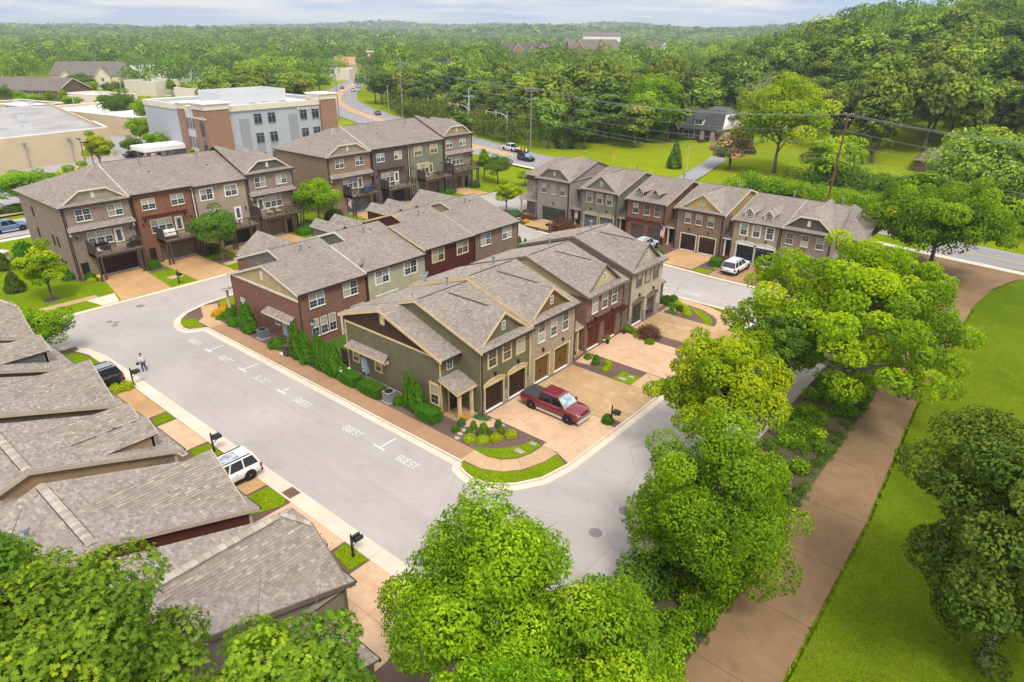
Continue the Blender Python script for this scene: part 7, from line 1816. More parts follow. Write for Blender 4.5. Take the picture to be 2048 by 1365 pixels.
for reg in sorted(set(PLACES(p[2], p[3]) for p in picked)):
 L_ = sorted((p for p in picked if PLACES(p[2], p[3]) == reg), key=lambda p: p[3])
 for i in range(0, len(L_), 12):
  for j, p in enumerate(sorted(L_[i:i + 12], key=lambda p: p[2] / p[3])):
   far_tree("%s tree %s, %s from left in rank %s from the front" % (TREEWORDS[(1, 0, 2, 3, 4)[p[4]]], reg, ORD[j], ORD[min(19, i // 12)]), p[0], p[1], p[4], p[5], p[6], group="woodland trees " + reg)
def forest_mesh(name, items, lv, sz, seed):
 RR = NR(seed); Vs, Ts = [], []
 base = []
 for q in range(6):
  d = sphere_dirs(lv, RR, -0.35)
  cl = sphere_dirs(14, RR, -0.4) * 0.72
  P = cl[RR.randint(0, 14, lv)] + d * RR.uniform(0.28, 0.42, lv)[:, None]
  P = P / np.maximum(0.9, np.linalg.norm(P, axis=1, keepdims=True) * 0.95)
  base.append((P, d))
 for x, y, kind, rx, H in items:
  P, d = base[RR.randint(6)]
  a = RR.uniform(0, 6.28); ca, sa = cos(a), sin(a)
  Q = np.stack([P[:, 0] * ca - P[:, 1] * sa, P[:, 0] * sa + P[:, 1] * ca, P[:, 2]], 1) * np.array([rx, rx, H * 0.42])
  Dn = np.stack([d[:, 0] * ca - d[:, 1] * sa, d[:, 0] * sa + d[:, 1] * ca, d[:, 2]], 1)
  Pl = Q / np.array([rx, rx, H * 0.42]); Q += np.array([x, y, hill_h(x, y) - 0.3 + H * 0.6])
  Vs.append(leaf_faces(Q, 0.4 * Dn + unit(Pl) * 0.9 + np.array([0, 0, .3]) + 0.35 * RR.normal(size=(lv, 3)), sz * rx, "quad", RR))
  Ts.append(np.clip((0.42, 0.36, 0.5, 0.30, 0.6)[kind] + RR.normal(0, 0.19) + RR.normal(0, .09, lv), 0, 1))
 o = place(name, np_faces(name, np.concatenate(Vs), 4, G_FAR, np.concatenate(Ts)))
 return tag(o, kind="stuff")
forest_mesh("woodland", rest, 300, 0.17, 7)
mids = []
fw = 560
while fw < 1900:
 step = 12 + (fw - 560) * 0.012
 rt = -0.80 * fw
 while rt < 0.80 * fw:
  a, b = rt + R.uniform(-.45, .45) * step, fw + R.uniform(-.45, .45) * step
  if R.random() < 0.93:
   x, y = to_xy(a, b); mids.append((x, y, R.choice((0, 1, 2, 3, 4)), R.uniform(5.5, 8.5) * step / 13, R.uniform(13, 19)))
  rt += step
 fw += step * 1.25
forest_mesh("distant_woodland", mids, 44, 0.36, 8)
far = []
fw = 1900
while fw < 5200:
 step = 26 + (fw - 1900) * 0.012
 rt = -0.80 * fw
 while rt < 0.80 * fw:
  x, y = to_xy(rt + R.uniform(-.5, .5) * step, fw + R.uniform(-.5, .5) * step)
  far.append((x, y, R.choice((0, 1, 2, 3)), step * 0.62, R.uniform(15, 24)))
  rt += step
 fw += step * 1.8
forest_mesh("ridge_woodland", far, 12, 0.75, 9)
#buildings beyond the estate
WROOF = paint("white_membrane_roof", (0.72, 0.70, 0.66), 0.8, var=0.06, scale=0.2)
GROOF = paint("grey_gravel_roof", (0.33, 0.315, 0.305), 0.95, var=0.25, scale=0.12)
STUC = paint("tan_stucco", (0.53, 0.43, 0.275), 0.9, var=0.06, scale=0.3)
CRM = paint("cream_stucco", (0.62, 0.55, 0.43), 0.9, var=0.06, scale=0.4)
GPANEL = paint("blue_grey_panel", (0.37, 0.385, 0.41), 0.75, var=0.04, scale=0.5)
GPANEL2 = paint("mid_grey_panel", (0.265, 0.275, 0.285), 0.75, var=0.05, scale=0.5)
LGREY = paint("light_grey_metal", (0.52, 0.53, 0.54), 0.6, var=0.05)
BRK_MED = brick("brown_orange_brick", (0.25, 0.135, 0.085), (0.32, 0.185, 0.12), (0.28, 0.19, 0.14))
SLATE_R = roof_tex("dark_grey_roof", (0.075, 0.075, 0.08)); BROWN_R = roof_tex("grey_brown_roof", (0.17, 0.145, 0.125)); PURP_R = roof_tex("purple_grey_roof", (0.12, 0.10, 0.105))
DGLASS = glass_mat("dark_office_glass", (0.02, 0.024, 0.035))
def flat_block(o, x0, x1, y0, y1, z, wall, roof, par=0.9, pt=0.35, parmat=None, zb=-0.4):
 for n, a in (("wall", (x0, x1, y0, y0 + pt)), ("wall", (x0, x1, y1 - pt, y1)), ("wall", (x0, x0 + pt, y0 + pt, y1 - pt)), ("wall", (x1 - pt, x1, y0 + pt, y1 - pt))):
  MB().box(*a, zb, z).build(n, wall, o)
 MB().box(x0 + pt, x1 - pt, y0 + pt, y1 - pt, z - par - 0.3, z - par).build("roof", roof, o)
 e = 0.06
 for a in ((x0 - e, x1 + e, y0 - e, y0 + pt + e), (x0 - e, x1 + e, y1 - pt - e, y1 + e), (x0 - e, x0 + pt + e, y0 + pt + e, y1 - pt - e), (x1 - pt - e, x1 + e, y0 + pt + e, y1 - pt - e)):
  MB().box(*a, z + 0.002, z + 0.18).build("coping", parmat or WROOF, o)
def unit_box(o, x, y, z, sx, sy, sz, mat=None):
 u = MB().box(x - sx / 2, x + sx / 2, y - sy / 2, y + sy / 2, z, z + sz).build("rooftop_unit", mat or LGREY, o)
 MB().box(x - sx / 2 + 0.1, x + sx / 2 - 0.1, y - sy / 2 + 0.1, y + sy / 2 - 0.1, z + sz, z + sz + 0.12).build("fan_grille", GPANEL2, u)
o = thing("medical_office", "grey and brown three storey medical office with white parapet and rooftop screen", "office building", (-146.0, 72.1, 0), pi / 2)
flat_block(o, 0, 32.6, 0.25, 30, 12.9, GPANEL, WROOF, 0.8)
MB().box(5.0, 28.6, -0.1, 0.6, 11.9, 13.1).build("cornice", CRM, o); MB().box(-0.15, 0.5, 8, 30, 11.9, 13.1).build("cornice", CRM, o)
for x0, x1, y0, y1, zt in ((-0.4, 5.0, -0.5, 5.2, 12.6), (28.6, 33.1, -0.5, 5.0, 13.0), (-0.4, 2.0, 9.4, 12.3, 12.3)):
 MB().box(x0, x1, y0, y1, -0.3, zt).build("brick_pier", BRK_MED, o)
 MB().box(x0 - 0.15, x1 + 0.15, y0 - 0.15, y1 + 0.15, zt + 0.003, zt + 1.15).build("cornice", CRM, o); MB().box(x0 - 0.4, x1 + 0.4, y0 - 0.4, y1 + 0.4, zt + 1.153, zt + 1.4).build("cornice_cap", WROOF, o)
_wf = {}
def office_window(o, F, u, v, w, h):
 k = (w, h)
 if k not in _wf:
  f = MB().box(-0.06, w + 0.06, -0.06, 0, 0, 0.08).box(-0.06, w + 0.06, h, h + 0.06, 0, 0.08).box(-0.06, 0, 0, h, 0, 0.08).box(w, w + 0.06, 0, h, 0, 0.08).box(w / 2 - 0.04, w / 2 + 0.04, 0, h, 0.03, 0.07).box(0, w, h * 0.72, h * 0.72 + 0.07, 0.03, 0.07)
  _wf[k] = (f.mesh("window", GPANEL2), MB().box(0, w, 0, h, 0.0, 0.03).mesh("pane", DGLASS))
 p = place("window", _wf[k][0], o, F @ Matrix.Translation((u, v, 0.012))); place("pane", _wf[k][1], p)
Fm = F_front(0.25)
for u0, win in ((7.4, False), (10.9, True), (14.4, True), (20.6, False), (24.0, True), (27.0, True)):
 w = 2.3 if not win else 2.0
 if u0 > 26: u0 = 26.2;
 if abs(u0 - 24.0) < 0.1: u0 = 22.9
 if abs(u0 - 20.6) < 0.1: u0 = 19.9
 MB(Fm).box(u0, u0 + w, 0, 10.2 if not win else 6.9, 0.0, 0.10).build("dark_panel", GPANEL2, o)
 if win:
  for v in (0.6, 5.0, 9.2): office_window(o, Fm @ Matrix.Translation((0, 0, 0.11)), u0 + 0.1, v - 0.3, 1.8, 2.1)
Fs = F_left(0, 12.0)
MB().box(-0.08, -0.01, 5.25, 9.35, 0, 11.9).build("side_panel", paint("pale_grey_panel", (0.50, 0.49, 0.46), 0.75), o)
Fs = F_left(-0.09, 12.0)
for u in (2.9, 4.2, 5.5):
 for v in (0.6, 4.3, 8.3): office_window(o, Fs, u, v, 0.8, 2.2)
for u in (9.4,):
 MB(F_left(-0.4, 12.0)).box(u, u + 1.6, 0.5, 10.2, 0, 0.06).build("glass_strip", DGLASS, o)
for a in ((9.0, 26.0, 10.0, 10.25), (9.0, 26.0, 20.0, 20.25), (9.0, 9.25, 10.25, 20.0), (25.75, 26.0, 10.25, 20.0)):
 sc_ = MB().box(*a, 12.1, 15.2).build("roof_screen", LGREY, o)
 for k in range(7):
  q = (a[0] - 0.03, a[1] + 0.03, a[2] - 0.03, a[3] + 0.03)
  if k in (0, 1, 2, 3, 4, 5): MB().box(*q, 12.5 + 0.42 * k, 12.56 + 0.42 * k).build("rib", LGREY, sc_)
for x, y in ((14, 5), (18, 6.5), (21.5, 4.5)): unit_box(o, x, y, 12.1, 1.6, 1.2, 0.7)
def sign_text(txt, size, parent, Mx, mat, depth=0.06):
 cu = bpy.data.curves.new("sign_lettering", "FONT"); cu.body = txt; cu.size = size; cu.extrude = depth; cu.space_character = 1.08
 cu.materials.append(mat); t = bpy.data.objects.new("tmp_text", cu); me = bpy.data.meshes.new_from_object(t); bpy.data.objects.remove(t)
 me.materials.clear(); me.materials.append(mat); q = place("sign_lettering", me, parent, Mx); q["kind"] = "stuff"; return q
sign_text("Primary Care", 1.15, o, F_front(0.25) @ Matrix.Translation((22.3, 11.0, 0.16)), WHITE)
sign_text("Connected Care", 0.75, o, F_left(-0.4, 12.0) @ Matrix.Translation((7.0, 10.6, 0.1)), WHITE)
o = thing("entrance_canopy", "white flat roofed canopy on posts in front of the medical office", "canopy", (-157.5, 62.5, 0), pi / 2)
MB().box(0, 15.5, 0, 7, 3.7, 4.6).build("roof_edge", WROOF, o); MB().box(0.4, 15.1, 0.4, 6.6, 4.602, 4.65).build("roof", WROOF, o); MB().box(0.5, 15.0, 0.5, 6.5, 3.4, 3.7).build("frieze", BRK_MED, o)
for x in (1.2, 5.5, 10, 14.3):
 for y in (1, 6): MB().box(x - 0.35, x + 0.35, y - 0.35, y + 0.35, -0.3, 3.4).build("column", BRK_MED, o)
o = thing("store", "long tan walled store with wide grey flat roof at the left", "shop building", (0, 0, 0))
def wallrun(o, pts, z0, z1, mat, name="wall", t=0.4):
 for p, q in zip(pts[:-1], pts[1:]):
  d = (Vector(q) - Vector(p)).normalized(); nn = Vector((-d.y, d.x)) * t
  MB().prism([p, q, tuple(Vector(q) + nn), tuple(Vector(p) + nn)], z0, z1).build(name, mat, o)
ST = [(-177, 28), (-183.0, 65.5), (-198, 68.0)]
wallrun(o, ST, -0.4, 6.6, STUC); wallrun(o, ST, 6.602, 6.8, WROOF, "coping", 0.45)
MB().prism([(-177.3, 28), (-183.3, 65.3), (-198, 67.7), (-262, 78), (-275, 28)], 5.4, 5.7).build("roof", GROOF, o)
wallrun(o, [(-198, 68), (-262, 78.4)], -0.4, 6.4, STUC)
for x, y in ((-195, 47), (-206, 55), (-228, 60), (-214, 42)): unit_box(o, x, y, 5.7, 2.4, 1.8, 1.2)
for x, y in ((-180.0, 46.5), (-181.6, 56.0)):
 MB().tube((x + 0.6, y, 0), (x + 0.6, y, 5.0), 0.09).build("wall_pipe", GPANEL2, o); MB().box(x + 0.4, x + 1.0, y - 0.35, y + 0.35, 5.0, 5.5).build("flood_lamp", GPANEL2, o)
MB().box(-176.5, -171.0, 24, 37, -0.4, 3.4).build("annex_wall", STUC, o); MB().box(-176.6, -170.8, 23.8, 37.2, 3.402, 3.6).build("annex_roof", WROOF, o)
o = thing("refrigeration_unit", "pale grey louvred plant unit standing on the grey store roof", "roof unit", (-196, 41, 5.7)); MB().box(-3, 3, -2, 2, 0, 2.6).build("casing", LGREY, o); MB().box(-2.8, 2.8, -2.05, -2.0, 0.3, 2.3).build("louvre", GPANEL2, o); MB().box(-2, 1, -3.6, -2.1, 0, 1.2).build("compressor", WROOF, o)
def shop(label, x, y, sx, sy, z, wall, roof, rz=0.0, units=3, name="shop_building"):
 o = thing(name, label, "shop building", (x, y, hill_h(x, y) - 0.3), rz)
 flat_block(o, -sx / 2, sx / 2, -sy / 2, sy / 2, z, wall, roof, 0.7)
 for k in range(units): unit_box(o, -sx / 2 + sx * (k + 1) / (units + 1), rnd.uniform(-.2, .2) * sy, z - 0.7, 1.8, 1.5, 0.9)
 return o
shop("white roofed tan shop behind the grey roofed store", -238, 90, 52, 24, 5.6, STUC, WROOF, 0.16)
shop("small brown walled shop with white roof at the far left", -290, 78, 26, 14, 5.0, paint("brown_stucco", (0.30, 0.23, 0.16), 0.9), WROOF, 0.2)
shop("long white roofed shop cut by the left edge of the photo", -300, 60, 34, 18, 5.2, STUC, WROOF, 0.2, 2)
shop("cream bank building with dark drive through opening", -352, 150, 20, 14, 6.6, CRM, CRM, 0.3, 1)
shop("low cream building right of the cream bank", -322, 160, 24, 12, 4.2, CRM, CRM, 0.3, 1)
shop("low white roofed office behind the medical building", -196, 110, 30, 30, 5.0, BRK_MED, WROOF, 0.0, 2)
shop("long white warehouse before the woods at the left", -445, 195, 46, 20, 8.5, paint("white_cladding", (0.66, 0.66, 0.65), 0.8), WROOF, 0.35, 2)
shop("long low white building far behind the medical office", -400, 268, 60, 16, 6.5, CRM, WROOF, 0.7, 2)
shop("pale low building beside the left car park", -330, 118, 30, 12, 3.6, CRM, WROOF, 0.3, 1)
def gabled(label, x, y, L, Dp, ze, rise, wall, roof, rz, cat="house", name="house", trim=None, wins=(), z=None, dormers=(), vent=False, hip=0.0):
 o = thing(name, label, cat, (x, y, (hill_h(x, y) - 0.35) if z is None else z), rz)
 MB().box(0, L, 0, 0.3, -0.5, ze).build("wall", wall, o); MB().box(0, L, Dp - 0.3, Dp, -0.5, ze).build("wall", wall, o)
 for a in (0.0, L - 0.3):
  MB().add([(a, 0.3, -0.5), (a, Dp - 0.3, -0.5), (a, Dp - 0.3, ze), (a, Dp / 2, ze + (0 if hip else rise - 0.1)), (a, 0.3, ze), (a + 0.3, 0.3, -0.5), (a + 0.3, Dp - 0.3, -0.5), (a + 0.3, Dp - 0.3, ze), (a + 0.3, Dp / 2, ze + (0 if hip else rise - 0.1)), (a + 0.3, 0.3, ze)],
     [(4, 3, 2, 1, 0), (5, 6, 7, 8, 9), (0, 1, 6, 5), (1, 2, 7, 6), (2, 3, 8, 7), (3, 4, 9, 8), (4, 0, 5, 9)]).build("gable_wall", wall, o)
 k = rise / (Dp / 2); e = 0.5
 for P in ([(-e, -e, ze - k * e), (L + e, -e, ze - k * e), (L + e - hip, Dp / 2, ze + rise), (-e + hip, Dp / 2, ze + rise)], [(L + e, Dp + e, ze - k * e), (-e, Dp + e, ze - k * e), (-e + hip, Dp / 2, ze + rise), (L + e - hip, Dp / 2, ze + rise)]):
  MB().slab(P, 0.2).build("roof", roof, o)
 if hip:
  MB().slab([(-e, Dp + e, ze - k * e), (-e, -e, ze - k * e), (-e + hip, Dp / 2, ze + rise)], 0.2).build("roof", roof, o); MB().slab([(L + e, -e, ze - k * e), (L + e, Dp + e, ze - k * e), (L + e - hip, Dp / 2, ze + rise)], 0.2).build("roof", roof, o)
 else:
  for a in (-e - 0.02, L + e - 0.06):
   for s in (0, 1):
    p, q = ((a, -e, ze - k * e - 0.05), (a, Dp / 2, ze + rise - 0.05)) if s == 0 else ((a, Dp / 2, ze + rise - 0.05), (a, Dp + e, ze - k * e - 0.05))
    MB().add([p, (p[0] + 0.1, p[1], p[2]), (q[0] + 0.1, q[1], q[2]), q] + [(t[0], t[1], t[2] - 0.4) for t in (p, (p[0] + 0.1, p[1], p[2]), (q[0] + 0.1, q[1], q[2]), q)], [(0, 1, 2, 3), (7, 6, 5, 4), (0, 4, 5, 1), (2, 6, 7, 3), (1, 5, 6, 2), (0, 3, 7, 4)]).build("rake_board", trim or WHITE, o)
 for F, u, v, w, h in wins: office_window2(o, F, u, v, w, h, trim or WHITE)
 for u, w, zz, rs in dormers:      # front cross gables
  y0 = -1.2; yb = Dp / 2
  MB().box(u - w / 2, u + w / 2, y0, 0.0, -0.5, zz).build("bay_wall", wall, o)
  MB().add([(u - w / 2, y0, zz), (u + w / 2, y0, zz), (u, y0, zz + rs - 0.1), (u - w / 2, yb, zz), (u + w / 2, yb, zz), (u, yb, zz + rs - 0.1)], [(0, 1, 2), (3, 5, 4)]).build("bay_gable", wall, o)
  kk = rs / (w / 2)
  for P in ([(u + w / 2 + .3, y0 - .3, zz - .3 * kk), (u + w / 2 + .3, yb, zz - .3 * kk), (u, yb, zz + rs), (u, y0 - .3, zz + rs)], [(u - w / 2 - .3, yb, zz - .3 * kk), (u - w / 2 - .3, y0 - .3, zz - .3 * kk), (u, y0 - .3, zz + rs), (u, yb, zz + rs)]): MB().slab(P, 0.18).build("bay_roof", roof, o)
  for s in (-1, 1):
   p, q = Vector((u + s * (w / 2 + .3), y0 - .34, zz - .3 * kk)), Vector((u, y0 - .34, zz + rs))
   MB().add([p, q, q - Vector((0, 0, .35)), p - Vector((0, 0, .35)), p + Vector((0, .06, 0)), q + Vector((0, .06, 0)), q + Vector((0, .06, -.35)), p + Vector((0, .06, -.35))], [(0, 1, 2, 3), (7, 6, 5, 4), (0, 4, 5, 1), (3, 2, 6, 7)]).build("rake_board", trim or WHITE, o)
  Fb = F_front(y0)
  for v in (1.0, 4.0):
   if v + 1.6 < zz: office_window2(o, Fb, u - 0.6, v, 1.2, 1.5, trim or WHITE)
 return o
_w2 = {}
def office_window2(o, F, u, v, w, h, trim):
 k = (w, h, trim.name)
 if k not in _w2:
  f = MB().box(-0.1, w + 0.1, -0.1, 0, 0, 0.08).box(-0.1, w + 0.1, h, h + 0.1, 0, 0.08).box(-0.1, 0, 0, h, 0, 0.08).box(w, w + 0.1, 0, h, 0, 0.08).box(w / 2 - 0.03, w / 2 + 0.03, 0, h, 0.03, 0.07).box(0, w, h / 2 - 0.03, h / 2 + 0.03, 0.03, 0.07)
  _w2[k] = (f.mesh("window", trim), MB().box(0, w, 0, h, 0, 0.03).mesh("pane", DGLASS))
 p = place("window", _w2[k][0], o, F @ Matrix.Translation((u, v, 0.01))); place("pane", _w2[k][1], p)
AZ = 0.698
FR = F_front(0)
RBR = brick("warm_red_brick", (0.26, 0.105, 0.07), (0.33, 0.15, 0.10), (0.36, 0.28, 0.23)); BBR = brick("brown_house_brick", (0.10, 0.055, 0.04), (0.16, 0.095, 0.07), (0.18, 0.14, 0.12))
gabled("cream gabled hall with grey brown roof and arched windows at the left", -427, 131, 36, 17, 7.0, 6.2, CRM, BROWN_R, AZ, "hall", "gabled_hall", CRM, [(FR, 5 + 5 * k, 1.5, 2.0, 3.0) for k in range(6)], dormers=((9, 9, 5.5, 3.4), (28, 8, 6.5, 4.2)))
gabled("low brick hall with tan roof at the far left", -385, 88, 40, 20, 4.4, 4.6, BBR, BROWN_R, AZ - 0.15, "hall", "brick_hall", CRM, [(FR, 4 + 4.5 * k, 1.2, 1.2, 2.4) for k in range(8)])
gabled("brick apartments with two white trimmed gables beside the main road woods", -275, 252, 23, 11, 8.5, 4.4, RBR, PURP_R, AZ, "apartments", "brick_apartments", WHITE, [(FR, 2 + 3 * k, v, 1.2, 1.6) for k in range(7) for v in (1.5, 5.4)], z=3.0, dormers=((9, 4.5, 9.0, 2.6), (18, 5.5, 9.4, 3.4)))
gabled("smaller brick apartment with steep dark roof right of the two gabled one", -253, 256, 9, 12, 5.5, 5.6, RBR, SLATE_R, AZ + 1.2, "apartments", "brick_apartments", WHITE, z=2.0)
gabled("row of brick apartments with white trimmed gables on the rise, left part", -338, 392, 34, 15, 9.0, 6.0, RBR, PURP_R, AZ + 0.2, "apartments", "brick_apartments", WHITE, [(FR, 2 + 3.4 * k, v, 1.3, 1.8) for k in range(10) for v in (1.5, 5.6)], z=6.0, dormers=((10, 7, 10.5, 4.6), (20, 6, 9.0, 4.0), (28, 7, 10.5, 4.6)))
gabled("row of brick apartments with tan roof on the rise, right part", -300, 420, 36, 15, 9.5, 6.4, RBR, BROWN_R, AZ + 0.2, "apartments", "brick_apartments", WHITE, [(FR, 2 + 3.4 * k, v, 1.3, 1.8) for k in range(10) for v in (1.5, 5.6)], z=8.0, dormers=((6, 7, 10.5, 5.0), (24, 9, 10.0, 6.0)))
gabled("white gabled house with dark roof behind the roadside trees", -226, 222, 16, 12, 6.0, 5.4, WHITE, SLATE_R, AZ - 1.25, "house", "white_house", WHITE, [(F_left(0, 12), 2 + 3 * k, 1.2, 1.1, 1.6) for k in range(3)], z=-0.2)
gabled("white sided house with dark roof behind the traffic lights wood", -232, 262, 13, 10, 5.5, 4.6, CRM, SLATE_R, AZ - 0.9, "house", "white_house", WHITE, z=2.0)
gabled("small white gabled house among the trees on the centre rise", -300, 520, 18, 13, 7, 6, WHITE, BROWN_R, AZ - 1.0, "house", "white_house", WHITE, z=9.0)
gabled("low brown roofed house half hidden right of the brown pole", -28.5, 172.5, 17, 12, 3.0, 2.6, BBR, BROWN_R, 0.1, "house", "low_house", WHITE, hip=5.0, z=0.2)
gabled("pale far house set in the hazy hill, centre left", -620, 900, 55, 16, 12, 6, WHITE, BROWN_R, AZ, "house", "hill_house", WHITE, z=12)
gabled("small orange roofed building in the far woods left of the clock tower", -420, 305, 14, 10, 5, 5, CRM, paint("orange_tile", (0.42, 0.24, 0.12), 0.8), AZ, "hall", "orange_roofed_hall", CRM, z=2)
o = thing("clock_tower", "tiny brick clock tower rising over the far woods", "tower", (-398, 320, 0), AZ); MB().box(-2, 2, -2, 2, 0, 15).build("shaft", RBR, o); MB().box(-2.3, 2.3, -2.3, 2.3, 15, 16).build("cornice", CRM, o); MB().tube((0, -2.05, 12.5), (0, -2.3, 12.5), 1.3, n=14).build("clock_face", WHITE, o)
o = thing("brick_house", "brick house with dark gambrel roof and white upper storey on the far lawn", "house", (-97.0, 188.0, -0.3), RAD(-3))
MB().box(0, 16.5, 0, 9, 0, 3.6).build("brick_wall", BBR, o)
MB().slab([(-0.5, -0.7, 3.3), (11.6, -0.7, 3.3), (11.6, 3.2, 7.6), (-0.5, 3.2, 7.6)], 0.2).build("roof", SLATE_R, o); MB().slab([(11.6, -0.7, 3.3), (16.9, -0.7, 3.3), (15.6, 3.2, 7.6), (11.6, 3.2, 7.6)], 0.2).build("roof", SLATE_R, o)
MB().slab([(-0.5, 3.2, 7.6), (15.6, 3.2, 7.6), (14.6, 5.2, 8.4), (-0.5, 5.2, 8.4)], 0.2).build("roof", SLATE_R, o)
MB().add([(16.55, -0.4, 3.6), (16.55, 9, 3.6), (16.55, 9, 7.4), (15.5, 3.2, 7.4), (16.2, 9, 3.6)], [(0, 1, 2, 3)]).build("white_gable", WHITE, o)
MB().box(5, 16.5, 4.2, 14.5, 3.6, 6.8).build("white_upper_wall", WHITE, o); MB().box(5, 16.5, 9, 14.5, 0, 3.6).build("brick_wall", BBR, o)
for P in ([(17.2, 3.6, 6.7), (17.2, 15.2, 6.7), (12.5, 9.4, 9.0)], [(4.2, 3.6, 6.7), (17.2, 3.6, 6.7), (12.5, 9.4, 9.0), (9.0, 9.4, 9.0)], [(17.2, 15.2, 6.7), (4.2, 15.2, 6.7), (9.0, 9.4, 9.0), (12.5, 9.4, 9.0)], [(4.2, 15.2, 6.7), (4.2, 3.6, 6.7), (9.0, 9.4, 9.0)]): MB().slab(P, 0.2).build("roof", roof_tex("mid_grey_roof", (0.12, 0.115, 0.115)), o)
Fw = F_right(16.5)
for u, v, w, h in ((5.2, 4.5, .7, 1.6), (6.3, 4.5, .7, 1.6), (9.8, 5.2, .6, 1.1), (12.8, 4.8, .7, 1.7)): office_window2(o, Fw, u, v, w, h, paint("black_shutter", (0.02, 0.02, 0.022)))
office_window2(o, FR, 4.6, 0.9, 3.4, 1.9, WHITE)
MB().box(2.0, 2.95, -0.08, -0.01, 0.2, 2.4).build("door", paint("dark_red_door", (0.14, 0.03, 0.03)), o); MB().box(0.9, 1.15, -0.1, -0.02, 0.8, 2.6).build("window", WHITE, o)
MB().add([(-0.2, -1.2, 0), (3.4, -1.2, 0), (3.4, -1.2, 3.4), (1.4, -1.2, 6.0), (-0.2, -1.2, 3.4), (-0.2, 0, 0), (3.4, 0, 0), (3.4, 2, 3.4), (1.4, 2.8, 6.0), (-0.2, 2, 3.4)], [(0, 1, 2, 3, 4), (1, 6, 7, 2), (0, 4, 9, 5)]).build("entry_gable", BBR, o)
for P in ([(3.8, -1.5, 2.9), (3.8, 2.6, 2.9), (1.4, 2.6, 6.2), (1.4, -1.5, 6.2)], [(-0.6, 2.6, 2.9), (-0.6, -1.5, 2.9), (1.4, -1.5, 6.2), (1.4, 2.6, 6.2)]): MB().slab(P, 0.16).build("entry_roof", SLATE_R, o)
for s, x in ((-1, -0.62), (1, 3.82)): MB().add([(x, -1.56, 2.9), (1.4, -1.56, 6.2), (1.4, -1.56, 5.75), (x, -1.56, 2.45), (x, -1.5, 2.9), (1.4, -1.5, 6.2), (1.4, -1.5, 5.75), (x, -1.5, 2.45)], [(0, 1, 2, 3), (0, 3, 2, 1), (4, 5, 1, 0)]).build("rake_board", WHITE, o)
MB().box(7.6, 10.4, 0.2, 2.8, 4.4, 6.0).build("dormer", WHITE, o); office_window2(o, F_front(0.2), 7.9, 4.7, 2.2, 1.0, WHITE); MB().slab([(7.3, -0.1, 5.95), (10.7, -0.1, 5.95), (10.7, 3.2, 7.5), (7.3, 3.2, 7.5)], 0.12).build("dormer_roof", SLATE_R, o)
for x in (11.0, 14.2): MB().add([(x - .7, -1.0, 0), (x + .7, -1.0, 0), (x + .7, 0.0, 0), (x - .7, 0.0, 0), (x - .4, -0.9, 3.1), (x + .4, -0.9, 3.1), (x + .4, -0.1, 3.1), (x - .4, -0.1, 3.1)], [(0, 1, 5, 4), (1, 2, 6, 5), (2, 3, 7, 6), (3, 0, 4, 7)]).build("porch_pier", paint("porch_stone", (0.33, 0.27, 0.21), 0.9, var=0.3), o)
MB().box(-1.0, -0.2, 2.5, 3.6, 0, 8.6).build("chimney", BBR, o); MB().box(9.4, 13.6, -0.4, 0.02, 0.4, 2.7).build("porch_shade_block", paint("painted_porch_shade", (0.06, 0.04, 0.035)), o)  # solid dark block between the piers; the porch's shade is put into its colour
shrub("dark", -92.0, 186.3, 1.6, 1.5, "dark shrub under the white window of the brick house", z=-0.3); shrub("red", -77.8, 193.0, 2.6, 3.4, "dark red bush at the white side of the brick house", z=-0.3); shrub("dark", -85.0, 185.3, 1.4, 0.9, "low shrub by the brick house porch steps", z=-0.3)
o = thing("metal_shed", "white shed with ribbed grey metal roof beside the brick house", "shed", (-79.0, 206.0, -0.3), RAD(-3)); MB().box(0, 9, 0, 8, 0, 3).build("wall", WHITE, o)
rf = MB().slab([(-0.4, -0.4, 2.9), (9.4, -0.4, 2.9), (9.4, 8, 5.2), (-0.4, 8, 5.2)], 0.1).build("roof", LGREY, o)
for k in range(12): MB().add([(k * .8 - .02, -0.4, 2.92), (k * .8 + .06, -0.4, 2.92), (k * .8 + .06, 8, 5.22), (k * .8 - .02, 8, 5.22), (k * .8 + .02, -0.4, 3.02), (k * .8 + .02, 8, 5.32)], [(0, 1, 4), (0, 4, 5, 3), (1, 2, 5, 4)]).build("rib", LGREY, rf)
o = thing("entrance_monument", "tan masonry estate entrance wall cut by the left edge", "wall", (-106.2, 21.2, 0), RAD(20)); MB().box(-4, -0.6, -0.5, 0.5, 0, 2.3).build("panel", CRM, o); MB().box(-0.6, 0.7, -0.7, 0.7, 0, 1.2).build("pier", CRM, o); MB().box(-0.8, 0.9, -0.9, 0.9, 1.2, 1.4).build("cap", CONCW, o); MB().box(-4.1, -0.5, -0.65, 0.65, 2.3, 2.5).build("cap", CONCW, o); MB().box(-2.4, -0.7, -0.8, -0.5, 0, 0.7).build("base", STONE, o)
o = thing("shipping_container", "pale grey storage container with an orange panel in the car park", "container", (-213.5, 86.5, -0.1), 0.55); MB().box(-3, 3, -1.2, 1.2, 0.1, 2.7).build("body", LGREY, o)
for k in range(14): MB().box(-2.9 + k * .43, -2.7 + k * .43, -1.25, -1.2, 0.2, 2.6).build("rib", LGREY, o)
MB().box(-2.6, 0.6, -1.27, -1.25, 0.5, 2.4).build("orange_panel", paint("orange_print", (0.62, 0.27, 0.03), 0.6), o)
